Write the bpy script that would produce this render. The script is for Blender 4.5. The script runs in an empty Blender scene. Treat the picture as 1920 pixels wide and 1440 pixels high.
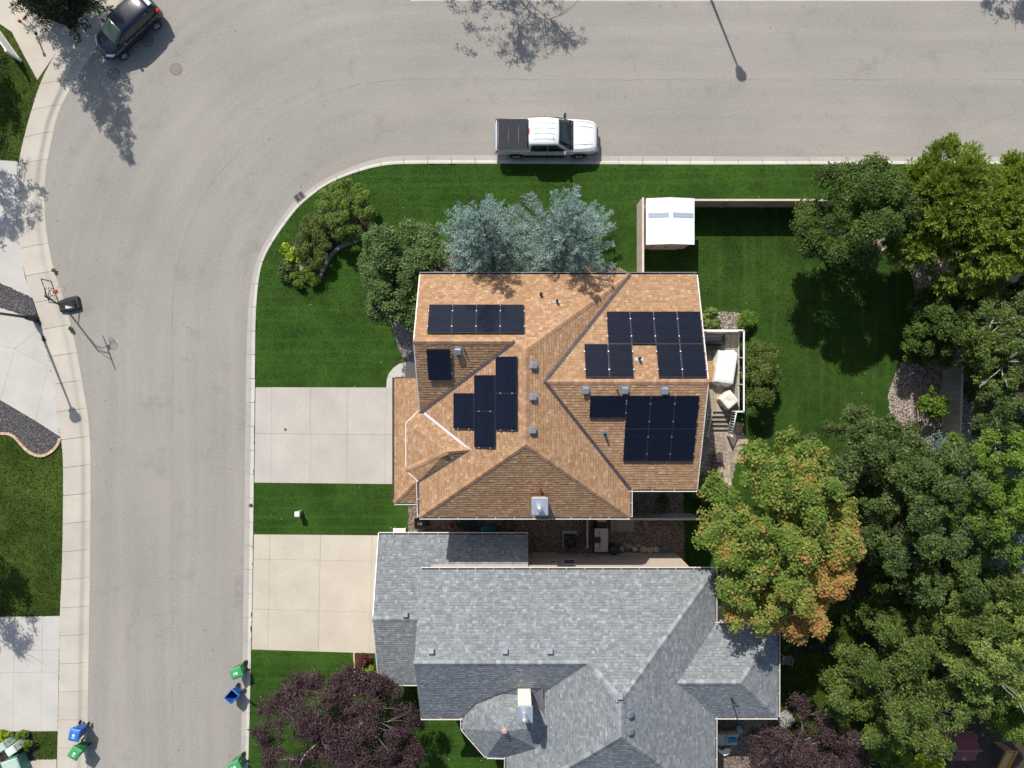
import bpy, math, random
import numpy as np
from mathutils import Vector, Matrix

# ------------------------------------------------------------------ camera, sky, sun, exposure
scene = bpy.context.scene
COL = scene.collection
CAM_H = 42.0            # drone height above the road, metres
F = 1333.0              # focal length in pixels of a 1920 px wide picture
cam_data = bpy.data.cameras.new('camera')
cam_data.sensor_width = 36.0
cam_data.lens = 36.0 * F / 1920.0
cam_data.clip_end = 2000.0
cam = bpy.data.objects.new('camera', cam_data)
cam.location = (0, 0, CAM_H)
COL.objects.link(cam)
scene.camera = cam

SUN_DIR = Vector((0.37, -0.93, -1.0)).normalized()      # the way the light travels
world = bpy.data.worlds.new('World')
scene.world = world
world.use_nodes = True
wn = world.node_tree
wn.nodes.clear()
sky = wn.nodes.new('ShaderNodeTexSky')
sky.sky_type = 'NISHITA'
sky.sun_disc = False
sky.sun_elevation = math.asin(-SUN_DIR.z)
sky.sun_rotation = math.atan2(-SUN_DIR.x, -SUN_DIR.y)
sky.air_density = 1.0
sky.dust_density = 1.6
sky.ozone_density = 1.0
bg = wn.nodes.new('ShaderNodeBackground')
bg.inputs['Strength'].default_value = 0.115
wo = wn.nodes.new('ShaderNodeOutputWorld')
wn.links.new(sky.outputs[0], bg.inputs['Color'])
wn.links.new(bg.outputs[0], wo.inputs['Surface'])
sun_data = bpy.data.lights.new('sun', 'SUN')
sun_data.energy = 4.6
sun_data.angle = math.radians(0.53)
sun_data.color = (1.0, 0.955, 0.89)
sun = bpy.data.objects.new('sun', sun_data)
sun.rotation_euler = SUN_DIR.to_track_quat('-Z', 'Y').to_euler()
sun.location = (-20, 40, 60)
COL.objects.link(sun)
scene.view_settings.view_transform = 'Standard'
scene.view_settings.look = 'None'
scene.view_settings.exposure = 0.13
scene.view_settings.gamma = 1.0
scene.view_settings.use_curve_mapping = False

random.seed(7)
RNG = np.random.default_rng(11)
PI = math.pi


# ------------------------------------------------------------------ helpers
def G(px, py, h=0.0):
    """Real place, at height h above the road, of a point seen at px, py in the photograph."""
    k = (CAM_H - h) / F
    return Vector(((px - 960) * k, (720 - py) * k, h))


def on_plane(px, py, plane):
    n, d = plane
    r = Vector(((px - 960) / F, (720 - py) / F, -1.0))
    o = Vector((0, 0, CAM_H))
    t = (d - n.dot(o)) / n.dot(r)
    return o + r * t


def plane3(a, b, c):
    n = (Vector(b) - Vector(a)).cross(Vector(c) - Vector(a)).normalized()
    if n.z < 0:
        n = -n
    return n, n.dot(Vector(a))


def _root(o):
    while o.parent:
        o = o.parent
    return o


def tag(o, label=None, cat=None, group=None, kind=None):
    if label: o['label'] = label
    if cat: o['category'] = cat
    if group: o['group'] = group
    if kind: o['kind'] = kind
    return o


def thing(name, label, cat, loc=(0, 0, 0), rotz=0.0, group=None):
    o = bpy.data.objects.new(name, None)
    o.location = loc
    o.rotation_euler = (0, 0, rotz)
    o.empty_display_size = 0.2
    COL.objects.link(o)
    return tag(o, label, cat, group)


def link_mesh(name, me, m=None, parent=None):
    o = bpy.data.objects.new(name, me)
    if m is not None and not me.materials:
        me.materials.append(m)
    COL.objects.link(o)
    if parent is not None:
        o.parent = parent
    return o


def copy_tree(o, parent=None):
    c = o.copy()
    COL.objects.link(c)
    c.parent = parent
    for ch in list(o.children):
        copy_tree(ch, c)
    return c


class MB:
    """Collects boxes, prisms and tubes; build() links them as one mesh object."""
    def __init__(self):
        self.v = []; self.f = []; self.s = []

    def add(self, vs, fs, smooth=False, M=None):
        b = len(self.v)
        for p in vs:
            p = Vector(p)
            if M is not None: p = M @ p
            self.v.append(p)
        for f in fs:
            self.f.append([i + b for i in f]); self.s.append(smooth)
        return self

    def box(self, c, s, rz=0.0, M=None, taper=1.0):
        x, y, z = s[0] / 2, s[1] / 2, s[2] / 2
        t = taper
        vs = [(-x, -y, -z), (x, -y, -z), (x, y, -z), (-x, y, -z), (-x * t, -y * t, z), (x * t, -y * t, z), (x * t, y * t, z), (-x * t, y * t, z)]
        R = Matrix.Translation(Vector(c)) @ Matrix.Rotation(rz, 4, 'Z')
        if M is not None: R = M @ R
        return self.add(vs, [(3, 2, 1, 0), (4, 5, 6, 7), (0, 1, 5, 4), (1, 2, 6, 5), (2, 3, 7, 6), (3, 0, 4, 7)], False, R)

    def prism(self, poly, z0, z1, M=None):
        p = [(a[0], a[1]) for a in poly]
        if sum(p[i][0] * p[(i + 1) % len(p)][1] - p[(i + 1) % len(p)][0] * p[i][1] for i in range(len(p))) < 0:
            p = p[::-1]
        n = len(p)
        vs = [(a, b, z0) for a, b in p] + [(a, b, z1) for a, b in p]
        fs = [list(range(n))[::-1], list(range(n, 2 * n))] + [(i, (i + 1) % n, n + (i + 1) % n, n + i) for i in range(n)]
        return self.add(vs, fs, False, M)

    def tube(self, pts, r, n=8, M=None, caps=True):
        pts = [Vector(p) for p in pts]
        rs = r if isinstance(r, (list, tuple)) else [r] * len(pts)
        vs = []; fs = []
        for i, p in enumerate(pts):
            d = (pts[min(i + 1, len(pts) - 1)] - pts[max(i - 1, 0)])
            d = d.normalized() if d.length > 1e-9 else Vector((0, 0, 1))
            a = Vector((0, 0, 1)) if abs(d.z) < 0.9 else Vector((1, 0, 0))
            u = d.cross(a).normalized(); w = d.cross(u)
            for k in range(n):
                t = 2 * PI * k / n
                vs.append(p + (u * math.cos(t) + w * math.sin(t)) * rs[i])
        for i in range(len(pts) - 1):
            for k in range(n):
                fs.append((i * n + k, i * n + (k + 1) % n, (i + 1) * n + (k + 1) % n, (i + 1) * n + k))
        self.add(vs, fs, True, M)
        if caps:
            b = len(self.v) - len(vs)
            self.f.append([b + k for k in range(n)][::-1]); self.s.append(False)
            e = b + (len(pts) - 1) * n
            self.f.append([e + k for k in range(n)]); self.s.append(False)
        return self

    def lathe(self, prof, n=16, M=None, smooth=True):
        vs = []; fs = []
        for r, z in prof:
            for k in range(n):
                t = 2 * PI * k / n
                vs.append((r * math.cos(t), r * math.sin(t), z))
        for i in range(len(prof) - 1):
            for k in range(n):
                fs.append((i * n + k, i * n + (k + 1) % n, (i + 1) * n + (k + 1) % n, (i + 1) * n + k))
        self.add(vs, fs, smooth, M)
        b = len(self.v) - len(vs)
        self.f.append([b + k for k in range(n)][::-1]); self.s.append(False)
        e = b + (len(prof) - 1) * n
        self.f.append([e + k for k in range(n)]); self.s.append(False)
        return self

    def loft(self, rings, smooth=True, M=None, cap=True):
        n = len(rings[0]); vs = [p for r in rings for p in r]; fs = []
        for i in range(len(rings) - 1):
            for k in range(n):
                fs.append((i * n + k, i * n + (k + 1) % n, (i + 1) * n + (k + 1) % n, (i + 1) * n + k))
        if cap:
            fs.append(tuple(range(n))[::-1]); fs.append(tuple(range((len(rings) - 1) * n, len(rings) * n)))
        return self.add(vs, fs, smooth, M)

    def mesh(self, name, off=Vector((0, 0, 0))):
        me = bpy.data.meshes.new(name)
        me.from_pydata([tuple(p - off) for p in self.v], [], self.f)
        me.polygons.foreach_set('use_smooth', self.s)
        me.update()
        return me

    def build(self, name, m=None, parent=None, local=False, bevel=0.0, sub=0):
        off = Vector((0, 0, 0))
        if parent is not None and not local:
            off = Vector(_root(parent).location)
        o = link_mesh(name, self.mesh(name, off), m, parent)
        if bevel:
            b = o.modifiers.new('bevel', 'BEVEL'); b.width = bevel; b.segments = 2; b.limit_method = 'ANGLE'; b.angle_limit = 0.6
        if sub:
            b = o.modifiers.new('sub', 'SUBSURF'); b.levels = sub; b.render_levels = sub
        return o


def fast_mesh(name, V, k, attrs=None, uv=None):
    """Mesh of n faces with k corners each, none shared."""
    V = np.ascontiguousarray(V, dtype=np.float32).reshape(-1, 3)
    n = len(V) // k
    me = bpy.data.meshes.new(name)
    me.vertices.add(n * k)
    me.vertices.foreach_set('co', V.ravel())
    me.loops.add(n * k)
    me.loops.foreach_set('vertex_index', np.arange(n * k, dtype=np.int32))
    me.polygons.add(n)
    me.polygons.foreach_set('loop_start', np.arange(0, n * k, k, dtype=np.int32))
    for an, av in (attrs or {}).items():
        at = me.attributes.new(an, 'FLOAT', 'FACE')
        at.data.foreach_set('value', np.ascontiguousarray(av, dtype=np.float32))
    me.update(calc_edges=True)
    return me


# ------------------------------------------------------------------ materials
def _new(name):
    m = bpy.data.materials.new(name)
    m.use_nodes = True
    nt = m.node_tree
    b = nt.nodes['Principled BSDF']
    return m, nt, b


def _n(nt, t, **kw):
    nd = nt.nodes.new(t)
    for k, v in kw.items(): setattr(nd, k, v)
    return nd


def _mix(nt, a, b, f, mode='MIX'):
    nd = nt.nodes.new('ShaderNodeMix'); nd.data_type = 'RGBA'; nd.blend_type = mode
    for i, x in ((0, f), (6, a), (7, b)):
        if hasattr(x, 'default_value') or hasattr(x, 'links'): nt.links.new(x, nd.inputs[i])
        else: nd.inputs[i].default_value = (x if i == 0 else (*x, 1) if len(x) == 3 else x)
    return nd.outputs[2]


def _pos(nt):
    return nt.nodes.new('ShaderNodeNewGeometry').outputs['Position']


def _noise(nt, vec, scale, detail=3.0, rough=0.6, sock='Fac'):
    nd = nt.nodes.new('ShaderNodeTexNoise'); nd.inputs['Scale'].default_value = scale
    nd.inputs['Detail'].default_value = detail; nd.inputs['Roughness'].default_value = rough
    if vec is not None: nt.links.new(vec, nd.inputs['Vector'])
    return nd.outputs[sock]


def _ramp(nt, fac, stops, interp='LINEAR'):
    nd = nt.nodes.new('ShaderNodeValToRGB'); cr = nd.color_ramp; cr.interpolation = interp
    while len(cr.elements) < len(stops): cr.elements.new(0.5)
    for e, (p, c) in zip(cr.elements, stops):
        e.position = p
        e.color = (*c, 1) if len(c) == 3 else c
    nt.links.new(fac, nd.inputs['Fac'])
    return nd.outputs['Color']


def _map(nt, v, a, b, c=0.0, d=1.0):
    nd = nt.nodes.new('ShaderNodeMapRange')
    nt.links.new(v, nd.inputs[0])
    for i, x in zip((1, 2, 3, 4), (a, b, c, d)): nd.inputs[i].default_value = x
    return nd.outputs[0]


def _bump(nt, b, h, strength, dist):
    nd = nt.nodes.new('ShaderNodeBump'); nd.inputs['Strength'].default_value = strength; nd.inputs['Distance'].default_value = dist
    nt.links.new(h, nd.inputs['Height']); nt.links.new(nd.outputs[0], b.inputs['Normal'])


def mat(name, c, rough=0.6, var=0.12, scale=6.0, bump=0.0, metal=0.0, spec=0.5, objrand=0.0, fine=0.0, coat=0.0):
    m, nt, b = _new(name)
    p = _pos(nt)
    lo = tuple(max(0, x * (1 - var)) for x in c); hi = tuple(min(1, x * (1 + var)) for x in c)
    col = _mix(nt, lo, hi, _map(nt, _noise(nt, p, scale, 4), 0.3, 0.7))
    if fine:
        g = _map(nt, _noise(nt, p, 55, 2), 0.3, 0.7, 1 - fine, 1 + fine)
        cc = nt.nodes.new('ShaderNodeCombineColor')
        for i in range(3): nt.links.new(g, cc.inputs[i])
        col = _mix(nt, col, cc.outputs[0], 1.0, 'MULTIPLY')
    if objrand:
        oi = nt.nodes.new('ShaderNodeObjectInfo')
        g = _map(nt, oi.outputs['Random'], 0, 1, 1 - objrand, 1 + objrand)
        cc = nt.nodes.new('ShaderNodeCombineColor')
        for i in range(3): nt.links.new(g, cc.inputs[i])
        col = _mix(nt, col, cc.outputs[0], 1.0, 'MULTIPLY')
    nt.links.new(col, b.inputs['Base Color'])
    b.inputs['Roughness'].default_value = rough
    b.inputs['Metallic'].default_value = metal
    b.inputs['Specular IOR Level'].default_value = spec
    if coat:
        b.inputs['Coat Weight'].default_value = coat; b.inputs['Coat Roughness'].default_value = 0.05
    if bump: _bump(nt, b, _noise(nt, p, scale * 5, 4), 0.6, bump)
    return m


def asphalt_mat():
    m, nt, b = _new('asphalt')
    p = _pos(nt)
    base = _ramp(nt, _noise(nt, p, 0.11, 5, 0.62), [(0.32, (0.282, 0.262, 0.228)), (0.5, (0.314, 0.293, 0.256)), (0.68, (0.345, 0.322, 0.282))])
    # worn wheel tracks that run with the street
    def mth(op, a, b=None):
        nd = nt.nodes.new('ShaderNodeMath'); nd.operation = op
        for i, x in enumerate((a, b)):
            if x is None: continue
            if isinstance(x, (int, float)): nd.inputs[i].default_value = x
            else: nt.links.new(x, nd.inputs[i])
        return nd.outputs[0]
    sx = nt.nodes.new('ShaderNodeSeparateXYZ'); nt.links.new(p, sx.inputs[0])
    dx = mth('MAXIMUM', mth('SUBTRACT', -6.2, sx.outputs[0]), 0.0); dy = mth('MAXIMUM', mth('SUBTRACT', sx.outputs[1], 4.1), 0.0)
    lane = mth('SQRT', mth('ADD', mth('MULTIPLY', dx, dx), mth('MULTIPLY', dy, dy)))     # metres across the street, measured round its bend
    cmb = nt.nodes.new('ShaderNodeCombineXYZ')
    nt.links.new(mth('MULTIPLY', lane, 1.1), cmb.inputs[0]); nt.links.new(mth('MULTIPLY', mth('ADD', sx.outputs[0], sx.outputs[1]), 0.06), cmb.inputs[1])
    st = _map(nt, _noise(nt, cmb.outputs[0], 1.0, 3), 0.35, 0.66, 0.0, 0.5)
    base = _mix(nt, base, (0.238, 0.226, 0.206), st)
    speck = _noise(nt, p, 11.0, 5, 0.85)
    base = _mix(nt, base, (0.15, 0.138, 0.126), _map(nt, speck, 0.50, 0.66, 0.0, 0.55))
    base = _mix(nt, base, (0.56, 0.53, 0.49), _map(nt, _noise(nt, p, 13.0, 5, 0.85), 0.52, 0.68, 0.0, 0.6))
    base = _mix(nt, base, (0.325, 0.29, 0.258), _map(nt, _noise(nt, p, 0.23, 4, 0.6), 0.5, 0.7, 0, 0.35))
    seam = mth('ABSOLUTE', mth('SUBTRACT', mth('ADD', lane, mth('MULTIPLY', _noise(nt, p, 0.8, 4, 0.7), 0.25)), 14.0))
    sk = mth('MULTIPLY', _map(nt, seam, 0.012, 0.05, 1.0, 0.0), _map(nt, _noise(nt, p, 0.35, 4, 0.7), 0.42, 0.6, 0.0, 0.4))
    base = _mix(nt, base, (0.14, 0.13, 0.12), sk)
    # hairline cracks where the street has settled
    wv = nt.nodes.new('ShaderNodeVectorMath'); wv.operation = 'MULTIPLY_ADD'
    nt.links.new(_noise(nt, p, 0.9, 4, 0.7, 'Color'), wv.inputs[0]); wv.inputs[1].default_value = (1.6, 1.6, 0); nt.links.new(p, wv.inputs[2])
    vc = nt.nodes.new('ShaderNodeTexVoronoi'); vc.feature = 'DISTANCE_TO_EDGE'; vc.inputs['Scale'].default_value = 0.16
    nt.links.new(wv.outputs[0], vc.inputs['Vector'])
    ck = nt.nodes.new('ShaderNodeMath'); ck.operation = 'MULTIPLY'
    nt.links.new(_map(nt, vc.outputs['Distance'], 0.002, 0.007, 1.0, 0.0), ck.inputs[0]); nt.links.new(_map(nt, _noise(nt, p, 0.17, 3), 0.5, 0.62, 0.0, 0.13), ck.inputs[1])
    base = _mix(nt, base, (0.10, 0.09, 0.08), ck.outputs[0])
    dr = nt.nodes.new('ShaderNodeTexVoronoi'); dr.inputs['Scale'].default_value = 0.75; nt.links.new(p, dr.inputs['Vector'])
    base = _mix(nt, base, (0.10, 0.09, 0.085), _map(nt, dr.outputs['Distance'], 0.02, 0.06, 0.6, 0.0))
    # dark stains and sealed patches
    sm = _noise(nt, p, 0.55, 6, 0.7)
    base = _mix(nt, base, (0.17, 0.155, 0.14), _map(nt, sm, 0.56, 0.78, 0.0, 0.5))
    nt.links.new(base, b.inputs['Base Color'])
    b.inputs['Roughness'].default_value = 0.9
    b.inputs['Specular IOR Level'].default_value = 0.25
    _bump(nt, b, speck, 0.5, 0.012)
    return m


def concrete_mat(name, c, stain=0.25, objrand=0.05):
    m, nt, b = _new(name)
    p = _pos(nt)
    col = _mix(nt, tuple(x * 0.9 for x in c), tuple(min(1, x * 1.08) for x in c), _map(nt, _noise(nt, p, 0.7, 5), 0.3, 0.7))
    col = _mix(nt, col, tuple(x * 0.68 for x in c), _map(nt, _noise(nt, p, 1.4, 7, 0.75), 0.54, 0.8, 0, stain * 1.5))
    col = _mix(nt, col, tuple(x * 0.6 for x in c), _map(nt, _noise(nt, p, 12, 5, 0.85), 0.50, 0.68, 0, 0.38))
    oi = nt.nodes.new('ShaderNodeObjectInfo')
    g = _map(nt, oi.outputs['Random'], 0, 1, 1 - objrand, 1 + objrand)
    cc = nt.nodes.new('ShaderNodeCombineColor')
    for i in range(3): nt.links.new(g, cc.inputs[i])
    col = _mix(nt, col, cc.outputs[0], 1.0, 'MULTIPLY')
    nt.links.new(col, b.inputs['Base Color'])
    b.inputs['Roughness'].default_value = 0.88
    b.inputs['Specular IOR Level'].default_value = 0.25
    _bump(nt, b, _noise(nt, p, 40, 4), 0.4, 0.006)
    return m


def grass_mat(name, dark, light, dry=0.0, stripes=None):
    m, nt, b = _new(name)
    p = _pos(nt)
    t = _noise(nt, p, 0.42, 6, 0.7)
    t2 = _noise(nt, p, 3.2, 5, 0.7)
    t3 = _noise(nt, p, 13.0, 5, 0.85)
    col = _mix(nt, tuple(x * 0.9 for x in dark), tuple(x * 1.12 for x in light), _map(nt, t, 0.36, 0.64))
    col = _mix(nt, col, tuple(x * 1.5 for x in light), _map(nt, t2, 0.55, 0.8, 0, 0.5))
    col = _mix(nt, col, tuple(x * 0.45 for x in dark), _map(nt, t3, 0.47, 0.72, 0, 0.6))
    if dry:
        col = _mix(nt, col, (0.16, 0.15, 0.06), _map(nt, _noise(nt, p, 0.9, 6, 0.75), 0.56, 0.8, 0, dry))
    fl = nt.nodes.new('ShaderNodeTexVoronoi'); fl.inputs['Scale'].default_value = 1.1; nt.links.new(p, fl.inputs['Vector'])
    col = _mix(nt, col, (0.45, 0.45, 0.33), _map(nt, fl.outputs['Distance'], 0.025, 0.05, 0.75, 0.0))
    if stripes:
        mp = nt.nodes.new('ShaderNodeMapping'); mp.inputs['Scale'].default_value = stripes
        nt.links.new(p, mp.inputs['Vector'])
        s = _map(nt, _noise(nt, mp.outputs[0], 1.0, 2, 0.4), 0.5, 0.64, 0, 0.26)
        col = _mix(nt, col, tuple(x * 1.55 for x in light), s)
    nt.links.new(col, b.inputs['Base Color'])
    b.inputs['Roughness'].default_value = 0.85
    b.inputs['Specular IOR Level'].default_value = 0.15
    _bump(nt, b, t3, 1.0, 0.05)
    return m


def pebble_mat(name, stops, scale=16.0, bump=0.03):
    m, nt, b = _new(name)
    p = _pos(nt)
    vo = nt.nodes.new('ShaderNodeTexVoronoi'); vo.inputs['Scale'].default_value = scale
    nt.links.new(p, vo.inputs['Vector'])
    sep = nt.nodes.new('ShaderNodeSeparateColor'); nt.links.new(vo.outputs['Color'], sep.inputs[0])
    col = _ramp(nt, sep.outputs[0], stops)
    col = _mix(nt, col, (0.03, 0.026, 0.022), _map(nt, vo.outputs['Distance'], 0.45, 0.8, 0, 0.8))
    nt.links.new(col, b.inputs['Base Color'])
    b.inputs['Roughness'].default_value = 0.85
    inv = _map(nt, vo.outputs['Distance'], 0.0, 0.8, 1.0, 0.0)
    _bump(nt, b, inv, 1.0, bump)
    return m


def island_mat(name, stops, rough=0.9, grain=0.25, moss=None, band=0.5):
    """One colour per loose piece, picked from the ramp."""
    m, nt, b = _new(name)
    g = nt.nodes.new('ShaderNodeNewGeometry')
    col = _ramp(nt, g.outputs['Random Per Island'], stops)
    p = g.outputs['Position']
    # printed shadow band along the top of some tabs
    at = nt.nodes.new('ShaderNodeAttribute'); at.attribute_name = 'course'
    rr = nt.nodes.new('ShaderNodeMath'); rr.operation = 'FRACT'
    r0 = nt.nodes.new('ShaderNodeMath'); r0.operation = 'MULTIPLY'; r0.inputs[1].default_value = 37.7
    nt.links.new(g.outputs['Random Per Island'], r0.inputs[0]); nt.links.new(r0.outputs[0], rr.inputs[0])
    bm = nt.nodes.new('ShaderNodeMath'); bm.operation = 'MULTIPLY'
    nt.links.new(_map(nt, at.outputs['Fac'], 0.66, 0.8, 0.0, 1.0), bm.inputs[0]); nt.links.new(_map(nt, rr.outputs[0], 0.35, 0.65, 0.0, band), bm.inputs[1])
    col = _mix(nt, col, tuple(x * 0.45 for x in stops[0][1]), bm.outputs[0])
    col = _mix(nt, col, (0.02, 0.018, 0.016), _map(nt, _noise(nt, p, 20, 4, 0.85), 0.48, 0.72, 0, grain))
    if moss:
        col = _mix(nt, col, moss, _map(nt, _noise(nt, p, 0.8, 5, 0.7), 0.55, 0.78, 0, 0.35))
    nt.links.new(col, b.inputs['Base Color'])
    b.inputs['Roughness'].default_value = rough
    b.inputs['Specular IOR Level'].default_value = 0.2
    _bump(nt, b, _noise(nt, p, 70, 3), 0.5, 0.006)
    return m


def leaf_mat(name, stops, rough=0.55, trans=0.3, spec=0.35):
    rough = min(0.75, rough + 0.1); spec *= 0.6
    if name in ('leaf_dark_green', 'leaf_mid_green', 'leaf_olive', 'leaf_pale_green', 'leaf_bright_green'):
        stops = [(a, (c[0] * 1.62, c[1] * 1.36, c[2] * 0.92)) for a, c in stops]
    elif name == 'leaf_olive2': pass
    elif name == 'leaf_grey_green': stops = [(a, (c[0] * 1.32, c[1] * 1.36, c[2] * 1.18)) for a, c in stops]
    elif name == 'needle_mugo': stops = [(a, (c[0] * 1.75, c[1] * 1.6, c[2] * 1.0)) for a, c in stops]
    elif name == 'leaf_maple': stops = [(a, tuple(min(1, x * 1.22) for x in c)) for a, c in stops]
    m, nt, b = _new(name)
    at = nt.nodes.new('ShaderNodeAttribute'); at.attribute_name = 'tint'
    col = _ramp(nt, at.outputs['Fac'], stops)
    nt.links.new(col, b.inputs['Base Color'])
    b.inputs['Roughness'].default_value = rough
    b.inputs['Specular IOR Level'].default_value = spec
    if trans:
        tr = nt.nodes.new('ShaderNodeBsdfTranslucent')
        c2 = _mix(nt, col, (1.35, 1.35, 0.75), 1.0, 'MULTIPLY')
        nt.links.new(c2, tr.inputs['Color'])
        mx = nt.nodes.new('ShaderNodeMixShader'); mx.inputs[0].default_value = trans
        nt.links.new(b.outputs[0], mx.inputs[1]); nt.links.new(tr.outputs[0], mx.inputs[2])
        nt.links.new(mx.outputs[0], nt.nodes['Material Output'].inputs['Surface'])
    return m


def glass_mat(name, c, rough=0.06, spec=0.7):
    m, nt, b = _new(name)
    b.inputs['Base Color'].default_value = (*c, 1)
    b.inputs['Roughness'].default_value = rough
    b.inputs['Specular IOR Level'].default_value = spec
    return m


def panel_mat():
    """Dark solar cells with thin busbars, laid out in the panel's own coordinates."""
    m, nt, b = _new('solar_cells')
    tc = nt.nodes.new('ShaderNodeTexCoord')
    br = nt.nodes.new('ShaderNodeTexBrick')
    br.offset = 0.0; br.squash = 1.0
    br.inputs['Scale'].default_value = 1.0
    br.inputs['Brick Width'].default_value = 0.56; br.inputs['Row Height'].default_value = 0.0925
    br.inputs['Mortar Size'].default_value = 0.0032; br.inputs['Mortar Smooth'].default_value = 0.2
    br.inputs['Color1'].default_value = (0.0045, 0.0062, 0.014, 1); br.inputs['Color2'].default_value = (0.0065, 0.009, 0.020, 1)
    br.inputs['Mortar'].default_value = (0.016, 0.018, 0.026, 1)
    nt.links.new(tc.outputs['Object'], br.inputs['Vector'])
    nt.links.new(br.outputs['Color'], b.inputs['Base Color'])
    b.inputs['Roughness'].default_value = 0.13
    b.inputs['Specular IOR Level'].default_value = 0.36
    return m


M = {}
M['asphalt'] = asphalt_mat()
M['concrete_walk'] = concrete_mat('concrete_walk', (0.50, 0.458, 0.385))
M['concrete_kerb'] = concrete_mat('concrete_kerb', (0.52, 0.495, 0.44), 0.4)
M['gutter_pan'] = concrete_mat('gutter_pan', (0.40, 0.375, 0.335), 0.6)
M['concrete_drive'] = concrete_mat('concrete_drive', (0.475, 0.441, 0.39), 0.4, 0.03)
M['concrete_cream'] = concrete_mat('concrete_cream', (0.525, 0.465, 0.378), 0.35, 0.03)
M['concrete_pale'] = concrete_mat('concrete_pale', (0.50, 0.475, 0.43), 0.2, 0.03)
M['lawn'] = grass_mat('lawn', (0.025, 0.064, 0.007), (0.040, 0.093, 0.011), dry=0.12, stripes=(0.05, 3.6, 1))
M['lawn_yard'] = grass_mat('lawn_yard', (0.026, 0.062, 0.008), (0.045, 0.095, 0.014), dry=0.12, stripes=(2.6, 0.10, 1))
M['lawn_rough'] = grass_mat('lawn_rough', (0.032, 0.062, 0.007), (0.066, 0.10, 0.015), dry=0.5)
M['soil'] = mat('soil', (0.045, 0.032, 0.022), 0.95, 0.4, 5, 0.03)
M['river_pebbles'] = pebble_mat('river_pebbles', [(0.1, (0.16, 0.12, 0.10)), (0.4, (0.30, 0.23, 0.18)), (0.7, (0.42, 0.35, 0.29)), (0.9, (0.55, 0.50, 0.45))], 15)
M['brown_gravel'] = pebble_mat('brown_gravel', [(0.1, (0.12, 0.085, 0.06)), (0.5, (0.24, 0.18, 0.13)), (0.9, (0.40, 0.32, 0.25))], 18)
M['dark_gravel'] = pebble_mat('dark_gravel', [(0.1, (0.035, 0.036, 0.042)), (0.5, (0.075, 0.078, 0.09)), (0.85, (0.15, 0.14, 0.14)), (0.97, (0.3, 0.22, 0.18))], 20)
M['grey_gravel'] = pebble_mat('grey_gravel', [(0.1, (0.08, 0.08, 0.085)), (0.5, (0.16, 0.16, 0.165)), (0.9, (0.34, 0.33, 0.32))], 18)
M['white_trim'] = mat('white_trim', (0.74, 0.73, 0.71), 0.45, 0.05, 3)
M['gutter_brown'] = mat('gutter_brown', (0.10, 0.075, 0.062), 0.6, 0.3, 4)
M['gutter_litter'] = mat('gutter_litter', (0.12, 0.085, 0.05), 0.9, 0.5, 9, 0.01)
M['flashing'] = mat('flashing', (0.105, 0.082, 0.082), 0.5, 0.25, 3, metal=0.3)
M['flashing_grey'] = mat('flashing_grey', (0.15, 0.145, 0.15), 0.6, 0.2, 2)
M['flashing_bright'] = mat('flashing_bright', (0.6, 0.58, 0.58), 0.35, 0.1, 3, metal=0.6)
M['stucco'] = mat('stucco', (0.50, 0.40, 0.32), 0.9, 0.05, 4, 0.004)
M['stucco_tan'] = mat('stucco_tan', (0.55, 0.45, 0.36), 0.9, 0.06, 4, 0.004)
M['black_metal'] = mat('black_metal', (0.012, 0.013, 0.015), 0.45, 0.2, 6)
M['black_plastic'] = mat('black_plastic', (0.016, 0.018, 0.021), 0.55, 0.25, 6)
M['grey_metal'] = mat('grey_metal', (0.34, 0.36, 0.38), 0.45, 0.1, 5, metal=0.4)
M['vent_blue'] = mat('vent_blue', (0.17, 0.20, 0.235), 0.5, 0.1, 5)
M['galvanised'] = mat('galvanised', (0.72, 0.76, 0.80), 0.32, 0.08, 5, metal=0.75)
M['alu'] = mat('alu', (0.75, 0.75, 0.76), 0.35, 0.05, 5, metal=0.8)
M['shingle_brown'] = island_mat('shingle_brown', [(0.0, (0.33, 0.188, 0.10)), (0.3, (0.375, 0.222, 0.122)), (0.65, (0.41, 0.25, 0.142)), (0.9, (0.445, 0.284, 0.168)), (1.0, (0.505, 0.338, 0.208))])
M['shingle_grey'] = island_mat('shingle_grey', [(0.0, (0.175, 0.192, 0.203)), (0.35, (0.215, 0.233, 0.244)), (0.75, (0.245, 0.263, 0.272)), (0.93, (0.285, 0.30, 0.306)), (1.0, (0.33, 0.342, 0.346))], grain=0.25, band=0.58, moss=(0.17, 0.185, 0.15))
M['roof_deck_brown'] = mat('roof_deck_brown', (0.10, 0.055, 0.03), 0.95, 0.2, 6)
M['roof_deck_grey'] = mat('roof_deck_grey', (0.06, 0.067, 0.073), 0.95, 0.2, 6)
M['cap_brown'] = mat('cap_brown', (0.385, 0.228, 0.128), 0.9, 0.15, 9, 0.004, objrand=0.2, fine=0.25)
M['cap_grey'] = mat('cap_grey', (0.245, 0.258, 0.265), 0.9, 0.1, 9, 0.004, objrand=0.3, fine=0.2)
M['solar'] = panel_mat()
M['panel_frame'] = mat('panel_frame', (0.05, 0.052, 0.058), 0.4, 0.1, 4, metal=0.5)
M['fence_tan'] = mat('fence_tan', (0.47, 0.38, 0.29), 0.75, 0.12, 3, 0.002, objrand=0.1)
M['fence_cream'] = mat('fence_cream', (0.62, 0.53, 0.44), 0.7, 0.08, 3, objrand=0.04)
M['fence_grey'] = mat('fence_grey', (0.30, 0.275, 0.25), 0.8, 0.15, 4, 0.003, objrand=0.12)
M['white_vinyl'] = mat('white_vinyl', (0.82, 0.82, 0.80), 0.5, 0.03, 3)
M['deck_wood'] = mat('deck_wood', (0.33, 0.28, 0.21), 0.85, 0.25, 7, 0.003, objrand=0.22)
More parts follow.
